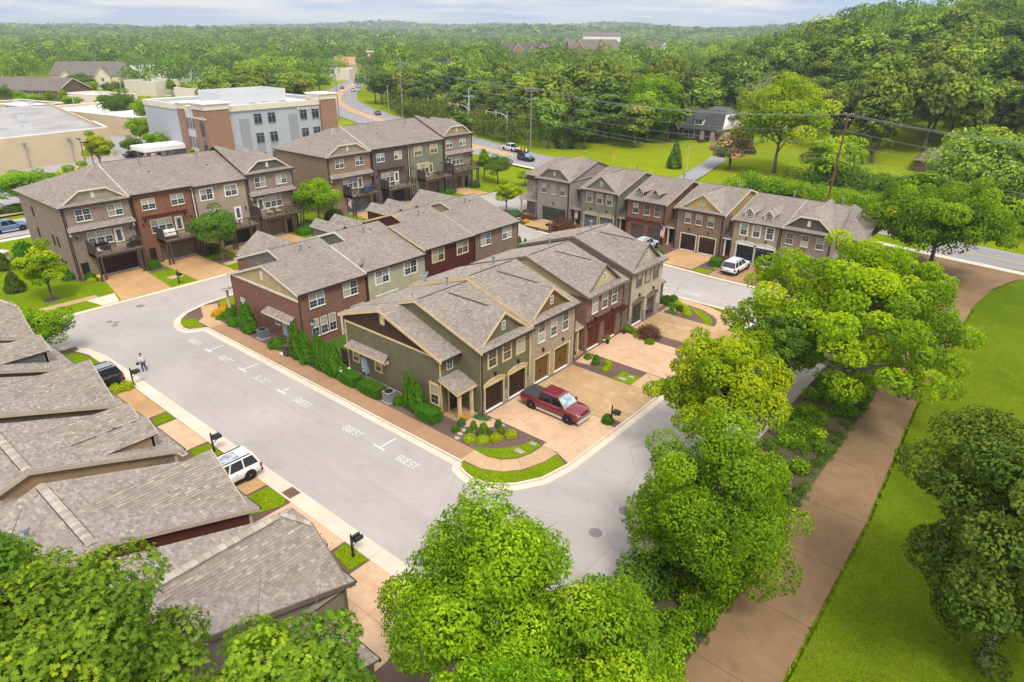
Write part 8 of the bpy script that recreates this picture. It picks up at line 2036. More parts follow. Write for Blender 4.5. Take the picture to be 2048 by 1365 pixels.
#vehicles
TYRE = paint("tyre_rubber", (0.016, 0.016, 0.017), 0.85); RIM = paint("alloy_rim", (0.58, 0.58, 0.58), 0.35, 0.5); CHROME = paint("chrome", (0.62, 0.62, 0.62), 0.2, 0.8, metal=0.35)
CGLASS = glass_mat("car_glass", (0.013, 0.015, 0.018)); WSHIELD = glass_mat("windscreen_glass", (0.16, 0.20, 0.215)); TAIL = paint("tail_lamp_red", (0.40, 0.015, 0.015), 0.25, 0.6); HEAD = paint("head_lamp_clear", (0.55, 0.55, 0.53), 0.15, 0.7); BLKP = paint("black_plastic", (0.015, 0.015, 0.016), 0.6); PLATE = paint("number_plate", (0.5, 0.5, 0.5), 0.5)
def carpaint(name, c, metal=0.0):
 key = ("car", name)
 if key in MATS: return MATS[key]
 b = NB(name, 0.28, 0.5, metal); b.b.inputs["Coat Weight"].default_value = 0.8; b.b.inputs["Coat Roughness"].default_value = 0.06
 MATS[key] = b.col(c); return MATS[key]
def loft(stations, n=None):
 vs, fs = [], []; k = len(stations[0][1]); m = 2 * k - 2
 for x, half in stations:
  ring = [(x, y, z) for y, z in half] + [(x, -y, z) for y, z in half[-2:0:-1]]
  vs += ring
 for i in range(len(stations) - 1):
  for j in range(m): fs.append((i * m + j, i * m + (j + 1) % m, (i + 1) * m + (j + 1) % m, (i + 1) * m + j))
 fs.append(tuple(reversed(range(m)))); fs.append(tuple(range((len(stations) - 1) * m, len(stations) * m)))
 return vs, [f[::-1] for f in fs]
_WH = {}
def wheel(o, x, y, r, w, side):
 k = (r, w)
 if k not in _WH:
  t = MB().lathe([(r * .62, -w / 2), (r * .93, -w / 2), (r, -w / 2 + .04), (r, w / 2 - .04), (r * .93, w / 2), (r * .62, w / 2)], 20)
  h = MB().lathe([(r * .62, w / 2 - .07), (r * .62, w / 2 - .005), (r * .54, w / 2 - .01), (r * .50, w / 2 - .06)], 20)
  for s in range(5):
   a = 2 * pi * s / 5
   d, e = Vector((cos(a), sin(a), 0)), Vector((-sin(a), cos(a), 0))
   p = [d * .05 + e * .05, d * r * .58 + e * .045, d * r * .58 - e * .045, d * .05 - e * .05]
   h.add([q + Vector((0, 0, w / 2 - .05)) for q in p] + [q + Vector((0, 0, w / 2 - .015)) for q in p], [(4, 7, 6, 5), (0, 1, 5, 4), (1, 2, 6, 5), (2, 3, 7, 6)])
  h.tube((0, 0, w / 2 - .06), (0, 0, w / 2), .07, n=10)
  _WH[k] = (t.mesh("tyre", TYRE, smooth=False, uv=False), h.mesh("rim", RIM, uv=False))
 Mx = Matrix.Translation((x, y, r)) @ Matrix.Rotation(RAD(90 if side < 0 else -90), 4, "X")
 wo_ = place("wheel", MB().tube((0, 0, -w / 2 + .02), (0, 0, w / 2 - .08), r * .6, n=14).mesh("wheel", BLKP, uv=False), o, Mx)
 place("tyre", _WH[k][0], wo_); place("rim", _WH[k][1], wo_)
def smooth_obj(ob, w=0.03, seg=2):
 md = ob.modifiers.new("edge", "BEVEL"); md.width = w; md.segments = seg; md.limit_method = "ANGLE"; md.angle_limit = RAD(25)
 ob.data.polygons.foreach_set("use_smooth", np.ones(len(ob.data.polygons), bool)); return ob
def vehicle(name, label, loc, rz, kind, col, group=None, L=4.9, Wd=1.92, simple=False, cover=None, roofcol=None):
 o = thing(name, label, {"pickup": "pickup truck", "suv": "suv", "sedan": "car"}[kind], loc, rz, group)
 hw = Wd / 2; x0, x1 = -L / 2, L / 2
 r = {"pickup": .41, "suv": .38, "sedan": .33}[kind]; zb = r * .75; zs = {"pickup": 1.12, "suv": 1.05, "sedan": .90}[kind]; zh = {"pickup": 1.16, "suv": 1.06, "sedan": .88}[kind]; zr = {"pickup": 1.88, "suv": 1.78, "sedan": 1.44}[kind]
 xa = x0 + L * (.185 if kind != "sedan" else .2); xf = x1 - L * .17   # axles
 if kind == "pickup": xa = x0 + L * .205; xf = x1 - L * .165
 cw0 = {"pickup": (-.185, .275), "suv": (-.49, .20), "sedan": (-.36, .20)}[kind]   # cabin base in L
 def half(b, w, zt, ct): return [(0, b), (w * .86, b), (w, b + .16), (w * 1.0, zt - .28), (w * .965, zt - .05), (w * .90, zt), (w * .45, zt + ct), (0, zt + ct * 1.2)]
 stn = [(x0, half(zb + .12, hw * .93, zs - .04, .0)), (x0 + .12, half(zb, hw * .985, zs, .01)), (xa, half(zb, hw, zs, .01)), (0, half(zb, hw, zs, .01)), (L * .22, half(zb, hw, zs - .01, .02)), (xf, half(zb, hw * .995, zh - .03, .04)), (x1 - .35, half(zb, hw * .97, zh - .08, .04)), (x1 - .08, half(zb + .02, hw * .90, zh - .17, .03)), (x1, half(zb + .14, hw * .84, zh - .28, .0))]
 m = MB(); v, f = loft(stn); m.add(v, f)
 body = place("body", m.mesh("body", col, smooth=True, uv=False), o)
 b0, b1 = L * cw0[0], L * cw0[1]; tz = zr - .05
 if kind == "pickup": t0, t1 = b0 + .14, b1 - .82
 elif kind == "suv": t0, t1 = b0 + .30, b1 - .72
 else: t0, t1 = b0 + .62, b1 - .78
 wb, wt = hw * .90, hw * .72; zb2 = zs - .03
 g = MB().add([(b0, -wb, zb2), (b1, -wb * .96, zb2), (b1, wb * .96, zb2), (b0, wb, zb2), (t0, -wt, tz), (t1, -wt, tz), (t1, wt, tz), (t0, wt, tz)], [(0, 1, 5, 4), (2, 3, 7, 6), (3, 0, 4, 7)])
 place("side_glass", g.mesh("side_glass", CGLASS, uv=False), o)
 ws = MB().add([(b1, -wb * .96, zb2), (b1, wb * .96, zb2), (t1, wt, tz), (t1, -wt, tz)], [(0, 1, 2, 3)]); place("windscreen", ws.mesh("windscreen", WSHIELD), o)
 rf = MB().add([(t0 - .05, -wt - .03, tz - .01), (t1 + .06, -wt - .02, tz - .02), (t1 + .06, wt + .02, tz - .02), (t0 - .05, wt + .03, tz - .01), (t0 + .1, -wt * .86, zr + .01), (t1 - .12, -wt * .86, zr + .02), (t1 - .12, wt * .86, zr + .02), (t0 + .1, wt * .86, zr + .01)], [(0, 1, 5, 4), (1, 2, 6, 5), (2, 3, 7, 6), (3, 0, 4, 7), (4, 5, 6, 7), (3, 2, 1, 0)])
 rfo = place("roof", rf.mesh("roof", roofcol or col, smooth=False, uv=False), o)
 pl_ = MB()
 def pillar(xb, xt, wd=.09):
  for s in (-1, 1):
   a, b = Vector((xb, s * (wb + .006), zb2)), Vector((xt, s * (wt + .006), tz)); dx = Vector((wd / 2, 0, 0)); dy = Vector((0, s * .03, 0))
   q = [a - dx, a + dx, b + dx, b - dx]; q2 = [p + dy for p in q]
   pl_.add(q + q2, [(0, 1, 2, 3), (7, 6, 5, 4), (0, 4, 5, 1), (1, 5, 6, 2), (2, 6, 7, 3), (3, 7, 4, 0)] if s > 0 else [(3, 2, 1, 0), (4, 5, 6, 7), (1, 5, 4, 0), (2, 6, 5, 1), (3, 7, 6, 2), (0, 4, 7, 3)])
 pillar(b1 - .02, t1, .10); pillar(b0 + .06, t0 + .06, .14)
 mids_ = [.52] if kind != "suv" else [.34, .66]
 for q in mids_: pillar(b0 + (b1 - b0) * q * 1.0, t0 + (t1 - t0) * q * 1.05, .09)
 o2 = place("pillars", pl_.mesh("pillars", col, uv=False), o); o2["kind"] = "stuff"
 for x in (xa, xf):
  for s in (-1, 1):
   place("wheel_arch", MB().tube((x, s * (hw - .16), r), (x, s * (hw + .004), r), r * 1.18, n=18).mesh("wheel_arch", BLKP, uv=False), o)
   wheel(o, x, s * (hw - .10), r, .24, s)
 place("sill", MB().box(xa + r * 1.3, xf - r * 1.3, -hw - .01, hw + .01, zb - .05, zb + .1).mesh("sill", CHROME if kind == "pickup" else BLKP, uv=False), o)
 for s in (-1, 1):
  place("headlight", MB().box(x1 - .32, x1 - .02, s * hw * .60, s * hw * .86, zh - .42, zh - .2).mesh("headlight", HEAD, uv=False), o)
  place("tail_light", MB().box(x0 - .012, x0 + .16, s * hw * .78, s * hw * .995, zs - .38, zs - .08).mesh("tail_light", TAIL, uv=False), o)
  place("mirror", MB().box(b1 - .42, b1 - .2, s * (hw + .02), s * (hw + .2), zs + .02, zs + .18).mesh("mirror", col, uv=False), o)
 place("bumper", MB().box(x1 - .16, x1 + .05, -hw * .86, hw * .86, zb - .02, zb + .24).mesh("bumper", CHROME if kind == "pickup" else BLKP, uv=False), o); place("bumper", MB().box(x0 - .07, x0 + .12, -hw * .93, hw * .93, zb + .02, zb + .22).mesh("bumper", CHROME if kind == "pickup" else BLKP, uv=False), o)
 place("grille", MB().box(x1 - .06, x1 + .025, -hw * .55, hw * .55, zb + .26, zh - .3).mesh("grille", CHROME if kind == "pickup" else BLKP, uv=False), o)
 place("number_plate", MB().box(x0 - .075, x0 - .02, -.17, .17, zs - .4, zs - .24).mesh("number_plate", PLATE, uv=False), o)
 if simple: return o
 dg = [b1 - .35, b0 + (b1 - b0) * .52] + ([b0 + .12] if kind == "pickup" else [b0 + (b1 - b0) * .25])
 for s in (-1, 1):
  for x in dg: place("door_gap", MB().box(x - .008, x + .008, s * (hw - .01), s * (hw + .004), zb + .14, zs - .05).mesh("door_gap", BLKP, uv=False), o)
  for x in dg[1:]: place("door_handle", MB().box(x + .08, x + .26, s * (hw - .02), s * (hw + .035), zs - .2, zs - .15).mesh("door_handle", col, uv=False), o)
 if kind == "pickup":
  place("bed_cover" if cover else "bed", MB().box(x0 + .06, b0 - .06, -hw * .90, hw * .90, zs + .005, zs + .05).mesh("bed_cover", cover or BLKP, uv=False), o)
  for k in range(5): place("roof_rib", MB().box(t0 + .15, t0 + .62, -wt * .7 + k * wt * .35 - .04, -wt * .7 + k * wt * .35 + .04, zr + .012, zr + .035).mesh("roof_rib", col, uv=False), rfo)
  for k in range(3): place("grille_bar", MB().box(x1 + .025, x1 + .045, -hw * .5, hw * .5, zb + .30 + .12 * k, zb + .34 + .12 * k).mesh("grille_bar", BLKP, uv=False), o)
 if kind == "suv":
  for s in (-1, 1): place("roof_rail", MB().box(t0 + .2, t1 - .1, s * wt * .86, s * wt * .86 + s * .05, zr + .01, zr + .07).mesh("roof_rail", BLKP, uv=False), o)
  place("rear_window", MB().add([(b0 - .012, -wb * .8, zb2 + .08), (b0 - .012, wb * .8, zb2 + .08), (t0 - .03, wt * .85, tz - .08), (t0 - .03, -wt * .85, tz - .08)], [(3, 2, 1, 0)]).mesh("rear_window", CGLASS, uv=False), o)
 return o
MAROON = carpaint("maroon_metallic", (0.165, 0.008, 0.014)); WHT = carpaint("white_gloss", (0.76, 0.76, 0.74)); BLK = carpaint("black_gloss", (0.012, 0.012, 0.014)); NAVY = carpaint("navy_gloss", (0.014, 0.022, 0.06)); BLUE = carpaint("steel_blue_gloss", (0.10, 0.18, 0.27)); SILV = carpaint("silver_gloss", (0.55, 0.56, 0.57)); REDC = carpaint("red_gloss", (0.38, 0.012, 0.012)); GREYC = carpaint("grey_gloss", (0.20, 0.21, 0.22)); DRED = carpaint("dark_red_gloss", (0.12, 0.015, 0.02))
TON = paint("tonneau_vinyl", (0.045, 0.048, 0.052), 0.65)
vehicle("pickup_truck", "maroon crew cab pickup with black bed cover on the pale driveway", (-27.45, 38.2, 0.03), 0.0, "pickup", MAROON, L=5.8, Wd=2.0, cover=TON)
vehicle("suv", "white SUV parked nose in before the arched black garages", (-30.9, 81.9, 0.03), pi / 2, "suv", WHT, L=5.1, Wd=2.0)
v_ = vehicle("suv", "white SUV with grey glass roof beside the near row roofs", (-38.75, 15.7, 0.03), -pi / 2, "suv", WHT, L=5.0, Wd=2.0)
place("glass_roof", MB().box(-1.3, 0.15, -0.48, 0.48, 1.79, 1.81).mesh("glass_roof", glass_mat("grey_glass_roof", (0.22, 0.235, 0.25))), v_)
vehicle("suv", "black SUV half hidden by the roofs beside the yellow green hedge", (-59.75, 15.2, 0.03), -pi / 2, "suv", BLK, L=4.8, Wd=1.9, roofcol=GREYC)
vehicle("suv", "pale blue white SUV of which only the roof shows above the beige house", (-44.6, 82.6, 0.03), pi / 2, "suv", carpaint("pale_blue_gloss", (0.55, 0.63, 0.68)), L=4.7)
vehicle("sedan", "dark blue car inside the open garage of the beige house", (-34.3, 60.6, 0.03), 0.0, "sedan", NAVY, L=4.4, Wd=1.75, simple=True)
vehicle("pickup_truck", "steel blue pickup driving along the side street at the left", (-123.1, 26.6, -0.1), pi / 2, "pickup", BLUE, L=5.2, cover=BLUE)
vehicle("pickup_truck", "silver pickup towing a trailer on the main road", (-116.0, 137.3, -0.1), RAD(165), "pickup", carpaint("light_silver_gloss", (0.66, 0.66, 0.65)), L=5.9)
vehicle("suv", "navy SUV on the near lane of the main road", (-103.6, 128.3, -0.1), RAD(-11), "suv", NAVY, L=4.8)
vehicle("sedan", "dark blue car driving away along the striped turning lane", (-206.5, 167.5, -0.1), RAD(150), "sedan", carpaint("deep_blue_gloss", (0.02, 0.025, 0.12)), L=4.7)
t = thing("trailer", "small trailer heaped with orange equipment behind the silver pickup", "trailer", (-111.4, 136.0, -0.1), RAD(165)); MB().box(-2.0, 1.6, -.95, .95, .45, .6).build("bed", BLKP, t)
for s in (-1, 1): wheel(t, -.3, s * 1.02, .33, .2, s); MB().box(-2.0, 1.6, s * .93, s * .98, .6, .95).build("side_rail", BLKP, t)
OR_ = paint("orange_plastic", (0.62, 0.24, 0.03), 0.5); YE_ = paint("pale_yellow_plastic", (0.70, 0.50, 0.22), 0.5)
for k in range(7): MB().lathe([(.34, .6), (.3, .9), (.12, 1.35), (.05, 1.4)], 8, (-1.6 + .5 * k, (-.4, .35, 0)[k % 3])).build("load", OR_ if k % 2 else YE_, t)
for i, (x, y, a, c, kd, lb) in enumerate(((-184.5, 61.3, 1.75, REDC, "pickup", "bright red pickup parked along the tan store wall"), (-179.0, 68.5, 1.75, DRED, "sedan", "dark red car under the tree right of the red pickup"), (-190.0, 79.5, 1.2, SILV, "sedan", "silver car driving through the car park"), (-172.0, 76.0, 0.4, WHT, "suv", "white car left of the white canopy"), (-168.5, 79.0, 0.4, WHT, "sedan", "white car half under the white canopy"), (-141.5, 48.6, 0.1, WHT, "suv", "white car parked behind the left row roof"), (-143.5, 53.0, 0.1, NAVY, "suv", "dark blue van parked behind the left row roof"), (-140.0, 29.5, 0.1, GREYC, "sedan", "grey car parked behind the left street hedge"), (-139.5, 35.0, 0.1, SILV, "sedan", "silver car parked behind the left street hedge, right of the trunk"),
 (-300, 228.5, 2.4, WHT, "suv", "white car far up the main road, nearest of four"), (-318, 246, 2.5, SILV, "sedan", "silver car far up the main road"), (-325, 251, 2.5, WHT, "sedan", "white car far up the main road, behind the silver one"), (-318, 235, 2.4, carpaint("mid_blue_gloss", (0.04, 0.08, 0.25)), "sedan", "blue car far up the main road"), (-262, 108, 0.4, BLK, "suv", "black car in the far left car park"), (-256, 112, 0.4, WHT, "sedan", "white car in the far left car park"), (-250, 114, 0.4, SILV, "sedan", "silver car in the far left car park"), (-268, 112, 0.4, GREYC, "sedan", "grey car in the far left car park"))):
 vehicle("pickup_truck" if kd == "pickup" else kd if kd == "suv" else "car", lb, (x, y, -0.12), a, kd, c, L=5.4 if kd == "pickup" else 4.6, simple=True)
for k, (y, t) in enumerate(((27.0, "left"), (31.5, "middle"), (36.5, "right"))):
 shrub("dark", -136.2, y, 1.1, 1.2, t + " dark hedge length between side street and car park", "hedge", "hedge", ry=2.4, rz=0.0)
#street furniture
def mailbox(label, x, y, rz, z=0.0, twin=True):
 o = thing("mailbox", label, "mailbox", (x, y, z), rz, "black post mailboxes")
 MB().box(-.05, .05, -.05, .05, 0, 1.55).box(-.08, .08, -.08, .08, 0, .2).lathe([(.03, 1.55), (.06, 1.6), (.0, 1.7)], 8).build("post", BLACK, o)
 MB().box(-.04, .75, -.04, .04, 1.0, 1.08).build("arm", BLACK, o)
 MB().tube((.06, 0, .72), (.5, 0, 1.0), .025).build("brace", BLACK, o)
 for s in ((-1, 1) if twin else (0,)):
  n = 9; pr = [(-.1, 0), (.1, 0)] + [(.1 * cos(pi * i / n), .15 + .1 * sin(pi * i / n)) for i in range(n + 1)]
  vs = [(.12, s * .15 + a, 1.08 + b) for a, b in pr] + [(.68, s * .15 + a, 1.08 + b) for a, b in pr]; k = len(pr)
  MB().add(vs, [tuple(reversed(range(k))), tuple(range(k, 2 * k))] + [(i, (i + 1) % k, k + (i + 1) % k, k + i) for i in range(k)]).build("box", BLACK, o)
 return o
mailbox("black twin mailbox by the yellow green hedge, near the walking man", -57.9, 17.9, pi / 2)
mailbox("black twin mailbox in the small lawn left of the white SUV", -42.9, 17.3, pi / 2)
mailbox("black twin mailbox in the small lawn beside the dark red maple", -26.5, 17.2, pi / 2)
mailbox("black twin mailbox with round shrub at the pickup driveway edge", -22.95, 39.6, 0.0)
mailbox("black mailbox between the two left deck house drives", -80.6, 32.7, 0.0)
mailbox("black mailbox at the end of the yellow green hedge", -27.3, 80.2, -pi / 2)
mailbox("black mailbox before the wide dark red maple", -60.6, 81.0, -pi / 2)
mailbox("black mailbox by the far deck row drive", -80.8, 81.5, 0.0)
def lamp_post(label, x, y, H=3.6, z=0.0):
 o = thing("lamp_post", label, "street lamp", (x, y, z), 0.3)
 MB().lathe([(.16, 0), (.16, .15), (.09, .3), (.055, .6), (.045, H - .1), (.07, H)], 10).build("post", BLACK, o)
 l = MB().lathe([(.07, H), (.17, H + .1), (.17, H + .14)], 8).lathe([(.24, H + .52), (.2, H + .62), (.06, H + .78), (.02, H + .92)], 8)
 for k in range(4):
  a = pi / 4 + k * pi / 2; l.tube((.15 * cos(a), .15 * sin(a), H + .12), (.22 * cos(a), .22 * sin(a), H + .54), .014, n=4)
 l.build("lantern_frame", BLACK, o)
 MB().lathe([(.13, H + .14), (.2, H + .52)], 8).build("lantern_glass", paint("lamp_glass", (0.55, 0.55, 0.52), 0.2, 0.5), o)
 return o
lamp_post("black lantern lamp post between the two arborvitae clumps", -49.6, 30.9)
lamp_post("black lantern lamp post with a flag in front of the far deck row", -88.2, 65.6, 3.8)
RED_F = paint("flag_red", (0.42, 0.03, 0.04), 0.8); WHT_F = paint("flag_white", (0.72, 0.70, 0.68), 0.8); BLU_F = paint("flag_blue", (0.03, 0.04, 0.16), 0.8)
def flag(label, x, y, z, rz, s=1.0, tilt=35):
 o = thing("flag", label, "flag", (x, y, z), rz); a = RAD(tilt)
 MB().tube((0, 0, 0), (1.5 * s * cos(a), 0, 1.5 * s * sin(a)), .018).build("flag_pole", CHROME, o)
 px, pz = 1.45 * s * cos(a), 1.45 * s * sin(a)
 m = MB(); nu, nv = 13, 10
 P = lambda i, j: (px - (.95 * s * cos(a)) * (i / nu) * .75 - .02, .10 * sin(i * 1.1 + j * .5) * (j / nv) * s, pz - (.95 * s * sin(a)) * (i / nu) * .75 - 1.35 * s * j / nv)
 for i in range(nu):
  for j in range(nv):
   c = 2 if (i < 7 and j < 4) else (0 if i % 2 == 0 else 1)
   m.add([P(i, j), P(i + 1, j), P(i + 1, j + 1), P(i, j + 1)], [(0, 1, 2, 3)], c)
 for _ in range(9):
  i, j = rnd.uniform(.5, 6), rnd.uniform(.4, 3.4); p = Vector(P(i, j))
  for dy in (-.012, .012): m.add([p + Vector((-.02, dy * 4, -.02)), p + Vector((.02, dy * 4, -.02)), p + Vector((0, dy * 4, .025))], [(0, 1, 2)], 1)
 m.build("cloth", [RED_F, WHT_F, BLU_F], o)
 return o
flag("striped flag hanging at the porch left of the brown brick house", -43.0, 86.2, 2.3, -2.0, 1.25)
flag("striped flag hanging at the porch of the olive grey house", -58.9, 87.0, 1.9, -2.0, 0.9)
flag("striped flag on the lamp post of the far deck row", -88.25, 65.6, 2.9, -2.4, 1.0)
def hvac(label, x, y, mat, rz=0.0, z=0.0):
 o = thing("air_conditioner", label, "air conditioner", (x, y, z), rz)
 MB().box(-.52, .52, -.52, .52, -.02, .08).build("pad", CONCB, o)
 c = MB().box(-.40, .40, -.40, .40, .08, .86)
 for k in range(9):
  t_ = .16 + k * .078; c.box(-.415, .415, -.415, .415, t_, t_ + .035)
 b = c.build("louvred_case", mat, o); b["kind"] = "stuff"
 MB().box(-.44, .44, -.44, .44, .86, .93).build("top", mat, o); MB().lathe([(.36, .93), (.36, .96), (.30, .97), (.12, .965), (.1, 1.0), (.02, 1.01)], 16).build("fan_guard", BLACK, o)
hvac("grey air conditioner between hedge and arborvitae at the green wall", -38.95, 30.55, paint("grey_case", (0.22, 0.225, 0.23), 0.5)); hvac("blue grey air conditioner at the red brick end wall", -58.3, 30.6, paint("blue_grey_case", (0.14, 0.17, 0.21), 0.5))
t = thing("storage_bin", "dark brown bin beside the arborvitae near the lamp", "bin", (-52.9, 29.95, 0), 0.1); MB().box(-.3, .3, -.35, .35, 0, 1.0).build("body", DECKW, t); MB().box(-.34, .34, -.39, .39, 1.0, 1.08).build("lid", DECKW, t)
o = MB().box(-53.9, -53.1, 29.55, 30.2, 0.03, 0.06).build("paving_slab", CONCW); tag(o, "pale slab lying beside the dark brown bin", "slab")
for x, y, tx in ((-30.7, 30.15, "lowest flat stepping stone in the porch bed"), (-30.95, 30.75, "middle flat stepping stone in the porch bed"), (-31.05, 31.3, "upper flat stepping stone in the porch bed")):
 pts = [(x + rnd.uniform(.2, .3) * cos(a), y + rnd.uniform(.15, .24) * sin(a)) for a in [i * pi / 4 for i in range(8)]]
 tag(MB().prism(pts, 0, .06).build("stepping_stone", paint("sandstone", (0.42, 0.33, 0.23), 0.9)), tx, "stone")
def dish(label, x, y, z, rz):
 o = thing("satellite_dish", label, "satellite dish", (x, y, z), rz); D_ = paint("grey_dish", (0.20, 0.21, 0.23), 0.5)
 MB().tube((0, 0, -.25), (0, 0, .35), .03).tube((.25, 0, -.2), (0, 0, .3), .018).tube((-.2, .15, -.2), (0, 0, .3), .018).build("mast", LGREY, o)
 m = MB().lathe([(.02, .0), (.2, .03), (.38, .1), (.46, .16), (.45, .17), (.37, .12), (.19, .05), (.02, .02)], 18); r = m.mesh("dish", D_, smooth=True, uv=False)
 place("dish", r, o, Matrix.Translation((0, .05, .45)) @ Matrix.Rotation(RAD(-50), 4, "X")); MB().tube((0, .1, .4), (0, .62, .62), .015).box(-.04, .04, .58, .68, .6, .68).build("feed_arm", LGREY, o)
dish("grey satellite dish on the roof edge between brick and sage houses", -53.6, 40.2, 6.1, 2.6); dish("grey satellite dish at the tan house rear roof", -44.9, 40.9, 6.45, 2.6)
def pot(label, x, y, flower, z=0.03, h=.55, matl=None):
 o = thing("planter", label, "planter", (x, y, z)); MB().lathe([(.14, 0), (.22, h), (.24, h), (.2, h - .04), (.02, h - .05)], 12).build("pot", matl or BLACK, o); p = place("plant", SH[flower], o, loc=(0, 0, h - .05), sc=(.26, .26, .32))
pot("black planter with red flowers between the red garage doors", -31.3, 52.05, "mid"); pot("black planter box at the right red garage door", -31.3, 55.2, "mid")
t = bpy.data.objects["planter"]; fr_ = paint("red_petals", (0.5, 0.03, 0.04), 0.6); fm2 = MB().lathe([(.01, 0), (.07, .03), (.05, .08), (.01, .09)], 6).mesh("flower_head", fr_)
for k in range(7): place("flower_head", fm2, t, loc=(rnd.uniform(-.2, .2), rnd.uniform(-.2, .2), rnd.uniform(.65, .85)))
pot("brown pot with a fern at the brick house back door", -52.5, 38.0, "mid", .05, .5, paint("terracotta_brown", (0.16, 0.07, 0.05))); pot("pot of yellow pansies beside the green house porch post", -32.0, 32.15, "gold", .16, .25)
t = thing("security_sign", "round yellow sign on a stake beside the left garage", "sign", (-88.3, 26.6, 0), 0.9); MB().box(-.02, .02, -.02, .02, 0, .55).build("stake", LGREY, t); MB().tube((0, -.03, .72), (0, .0, .72), .24, n=14).build("disc", paint("sign_yellow", (0.85, 0.45, 0.02), 0.5), t)
o = thing("road_sign", "small orange diamond sign at the lawn edge behind the grey house", "sign", (-86.5, 140.5, -0.2), 0.3); MB().tube((0, 0, 0), (0, 0, 2.2), .05).build("post", LGREY, o); MB().add([(-.5, -.05, 2.0), (0, -.05, 1.5), (.5, -.05, 2.0), (0, -.05, 2.5), (-.5, 0, 2.0), (0, 0, 1.5), (.5, 0, 2.0), (0, 0, 2.5)], [(0, 1, 2, 3), (7, 6, 5, 4), (0, 4, 5, 1), (1, 5, 6, 2), (2, 6, 7, 3), (3, 7, 4, 0)]).build("plate", OR_, o)
for y, t2 in ((32.3, "by the white hydrangea"), (39.9, "between the first and second back gardens")):
 o = thing("timber_fence", "dark timber fence panel " + t2, "fence", (-46.4, y, 0), pi)
 for k in range(8): MB().box(k * .16, k * .16 + .14, -.02, .02, 0.05, 1.6).build("board", DECKW, o)
 for z in (.3, 1.3): MB().box(0, 1.28, .02, .06, z, z + .09).build("rail", DECKW, o)
t = thing("pergola", "small cream pergola at the back of the red brick house", "pergola", (-51.6, 38.6, 0), 0.0)
for x, y in ((0, 0), (2.2, 0), (0, 1.8), (2.2, 1.8)): MB().box(x - .07, x + .07, y - .07, y + .07, 0, 2.35).build("post", CREAM, t)
MB().box(-.2, 2.4, -.2, 2.0, 2.36, 2.48).build("top", CREAM, t)
t = thing("grill", "covered dark barbecue grill on the first left deck", "grill", (-88.7, 31.6, 3.25), 0.2); MB().box(-.35, .35, -.75, .75, .1, .9).build("cabinet", BLACK, t); MB().lathe([(.4, .9), (.42, 1.05), (.25, 1.25), (.03, 1.3)], 12).build("lid", TON, t); MB().box(-.3, .3, -1.0, -.76, .75, .82).build("side_shelf", WHITE, t)
t = thing("garden_bench", "dark cushioned bench on the first left deck", "bench", (-89.6, 28.3, 3.25), 0.0); MB().box(-.35, .35, -.8, .8, .38, .48).build("seat", BLACK, t); MB().box(-.4, -.32, -.8, .8, .5, .95).build("backrest", BLACK, t); [MB().box(x - .03, x + .03, y - .03, y + .03, 0, .38).build("leg", BLACK, t) for x in (-.3, .3) for y in (-.75, .75)]
t = thing("plastic_chair", "white plastic chair on the first left deck", "chair", (-88.6, 27.6, 3.25), 0.5); MB().box(-.24, .24, -.24, .24, .38, .42).build("seat", WHITE, t); MB().box(-.26, -.22, -.24, .24, .42, .85).build("backrest", WHITE, t); [MB().box(x - .025, x + .025, y - .025, y + .025, 0, .38).build("leg", WHITE, t) for x in (-.2, .2) for y in (-.2, .2)]
t = thing("swing_seat", "white cushioned lounge seat on the second left deck", "garden seat", (-88.9, 36.1, 3.25), -0.2); MB().box(-.4, .35, -.95, .95, .38, .5).build("cushion", WHITE, t); [MB().add([(-.45, y, .5), (-.45, y + .58, .5), (-.7, y + .58, 1.1), (-.7, y, 1.1), (-.35, y, .5), (-.35, y + .58, .5), (-.6, y + .58, 1.1), (-.6, y, 1.1)], [(0, 1, 2, 3), (7, 6, 5, 4), (0, 4, 5, 1), (3, 2, 6, 7), (0, 3, 7, 4), (1, 5, 6, 2)]).build("back_cushion", WHITE, t) for y in (-.95, -.29, .37)]; [MB().tube((x, y, 0), (x * .8, y, .4), .025).build("leg", WHITE, t) for x in (-.35, .35) for y in (-.9, .9)]
BLUF = paint("blue_canvas", (0.03, 0.05, 0.22), 0.8)
t = thing("covered_table", "blue canvas cover over a table on the first far deck", "table", (-91.6, 71.0, 3.35), 0.1); MB().lathe([(.9, .1), (.85, .7), (.6, .95), (.1, 1.15)], 10).build("canvas_cover", BLUF, t); MB().box(-.5, .9, -1.6, -.8, .1, .75).build("side_cover", TON, t)
for x, y, z, a, tx in ((-91.4, 75.9, 3.2, .2, "cream cushion chair on the second far deck"), (-91.3, 84.4, 3.6, .4, "white table like chair on the third far deck"), (-91.3, 87.5, 3.6, .1, "dark chair at the right of the third far deck"), (-89.2, 51.0, 3.6, .2, "tan cushion chair on the last left deck"), (-89.1, 52.4, 3.6, .2, "second tan cushion chair on the last left deck")):
 t = thing("deck_chair", tx, "chair", (x, y, z), a); mt = {"c": CREAMD, "w": WHITE, "d": BLACK, "t": CREAMD, "s": CREAMD}[tx[0]]
 MB().box(-.35, .35, -.35, .35, .32, .45).build("seat", mt, t); MB().box(-.4, -.3, -.35, .35, .45, .9).build("backrest", mt, t); [MB().box(u - .03, u + .03, w - .03, w + .03, 0, .32).build("leg", BLACK, t) for u in (-.3, .3) for w in (-.3, .3)]
for k, (y, tx) in enumerate(((53.2, "left"), (54.2, "middle"), (55.2, "right"))): pot(tx + " potted plant along the last left deck rail", -88.4, y, "yellow" if k == 1 else "mid", 3.6, .35, paint("terracotta_brown", (0.16, 0.07, 0.05)))
for y in (91.5, 95.0): pot("potted plant on the last far deck, " + ("left" if y < 93 else "right"), -90.9, y, "yellow", 4.0, .35)
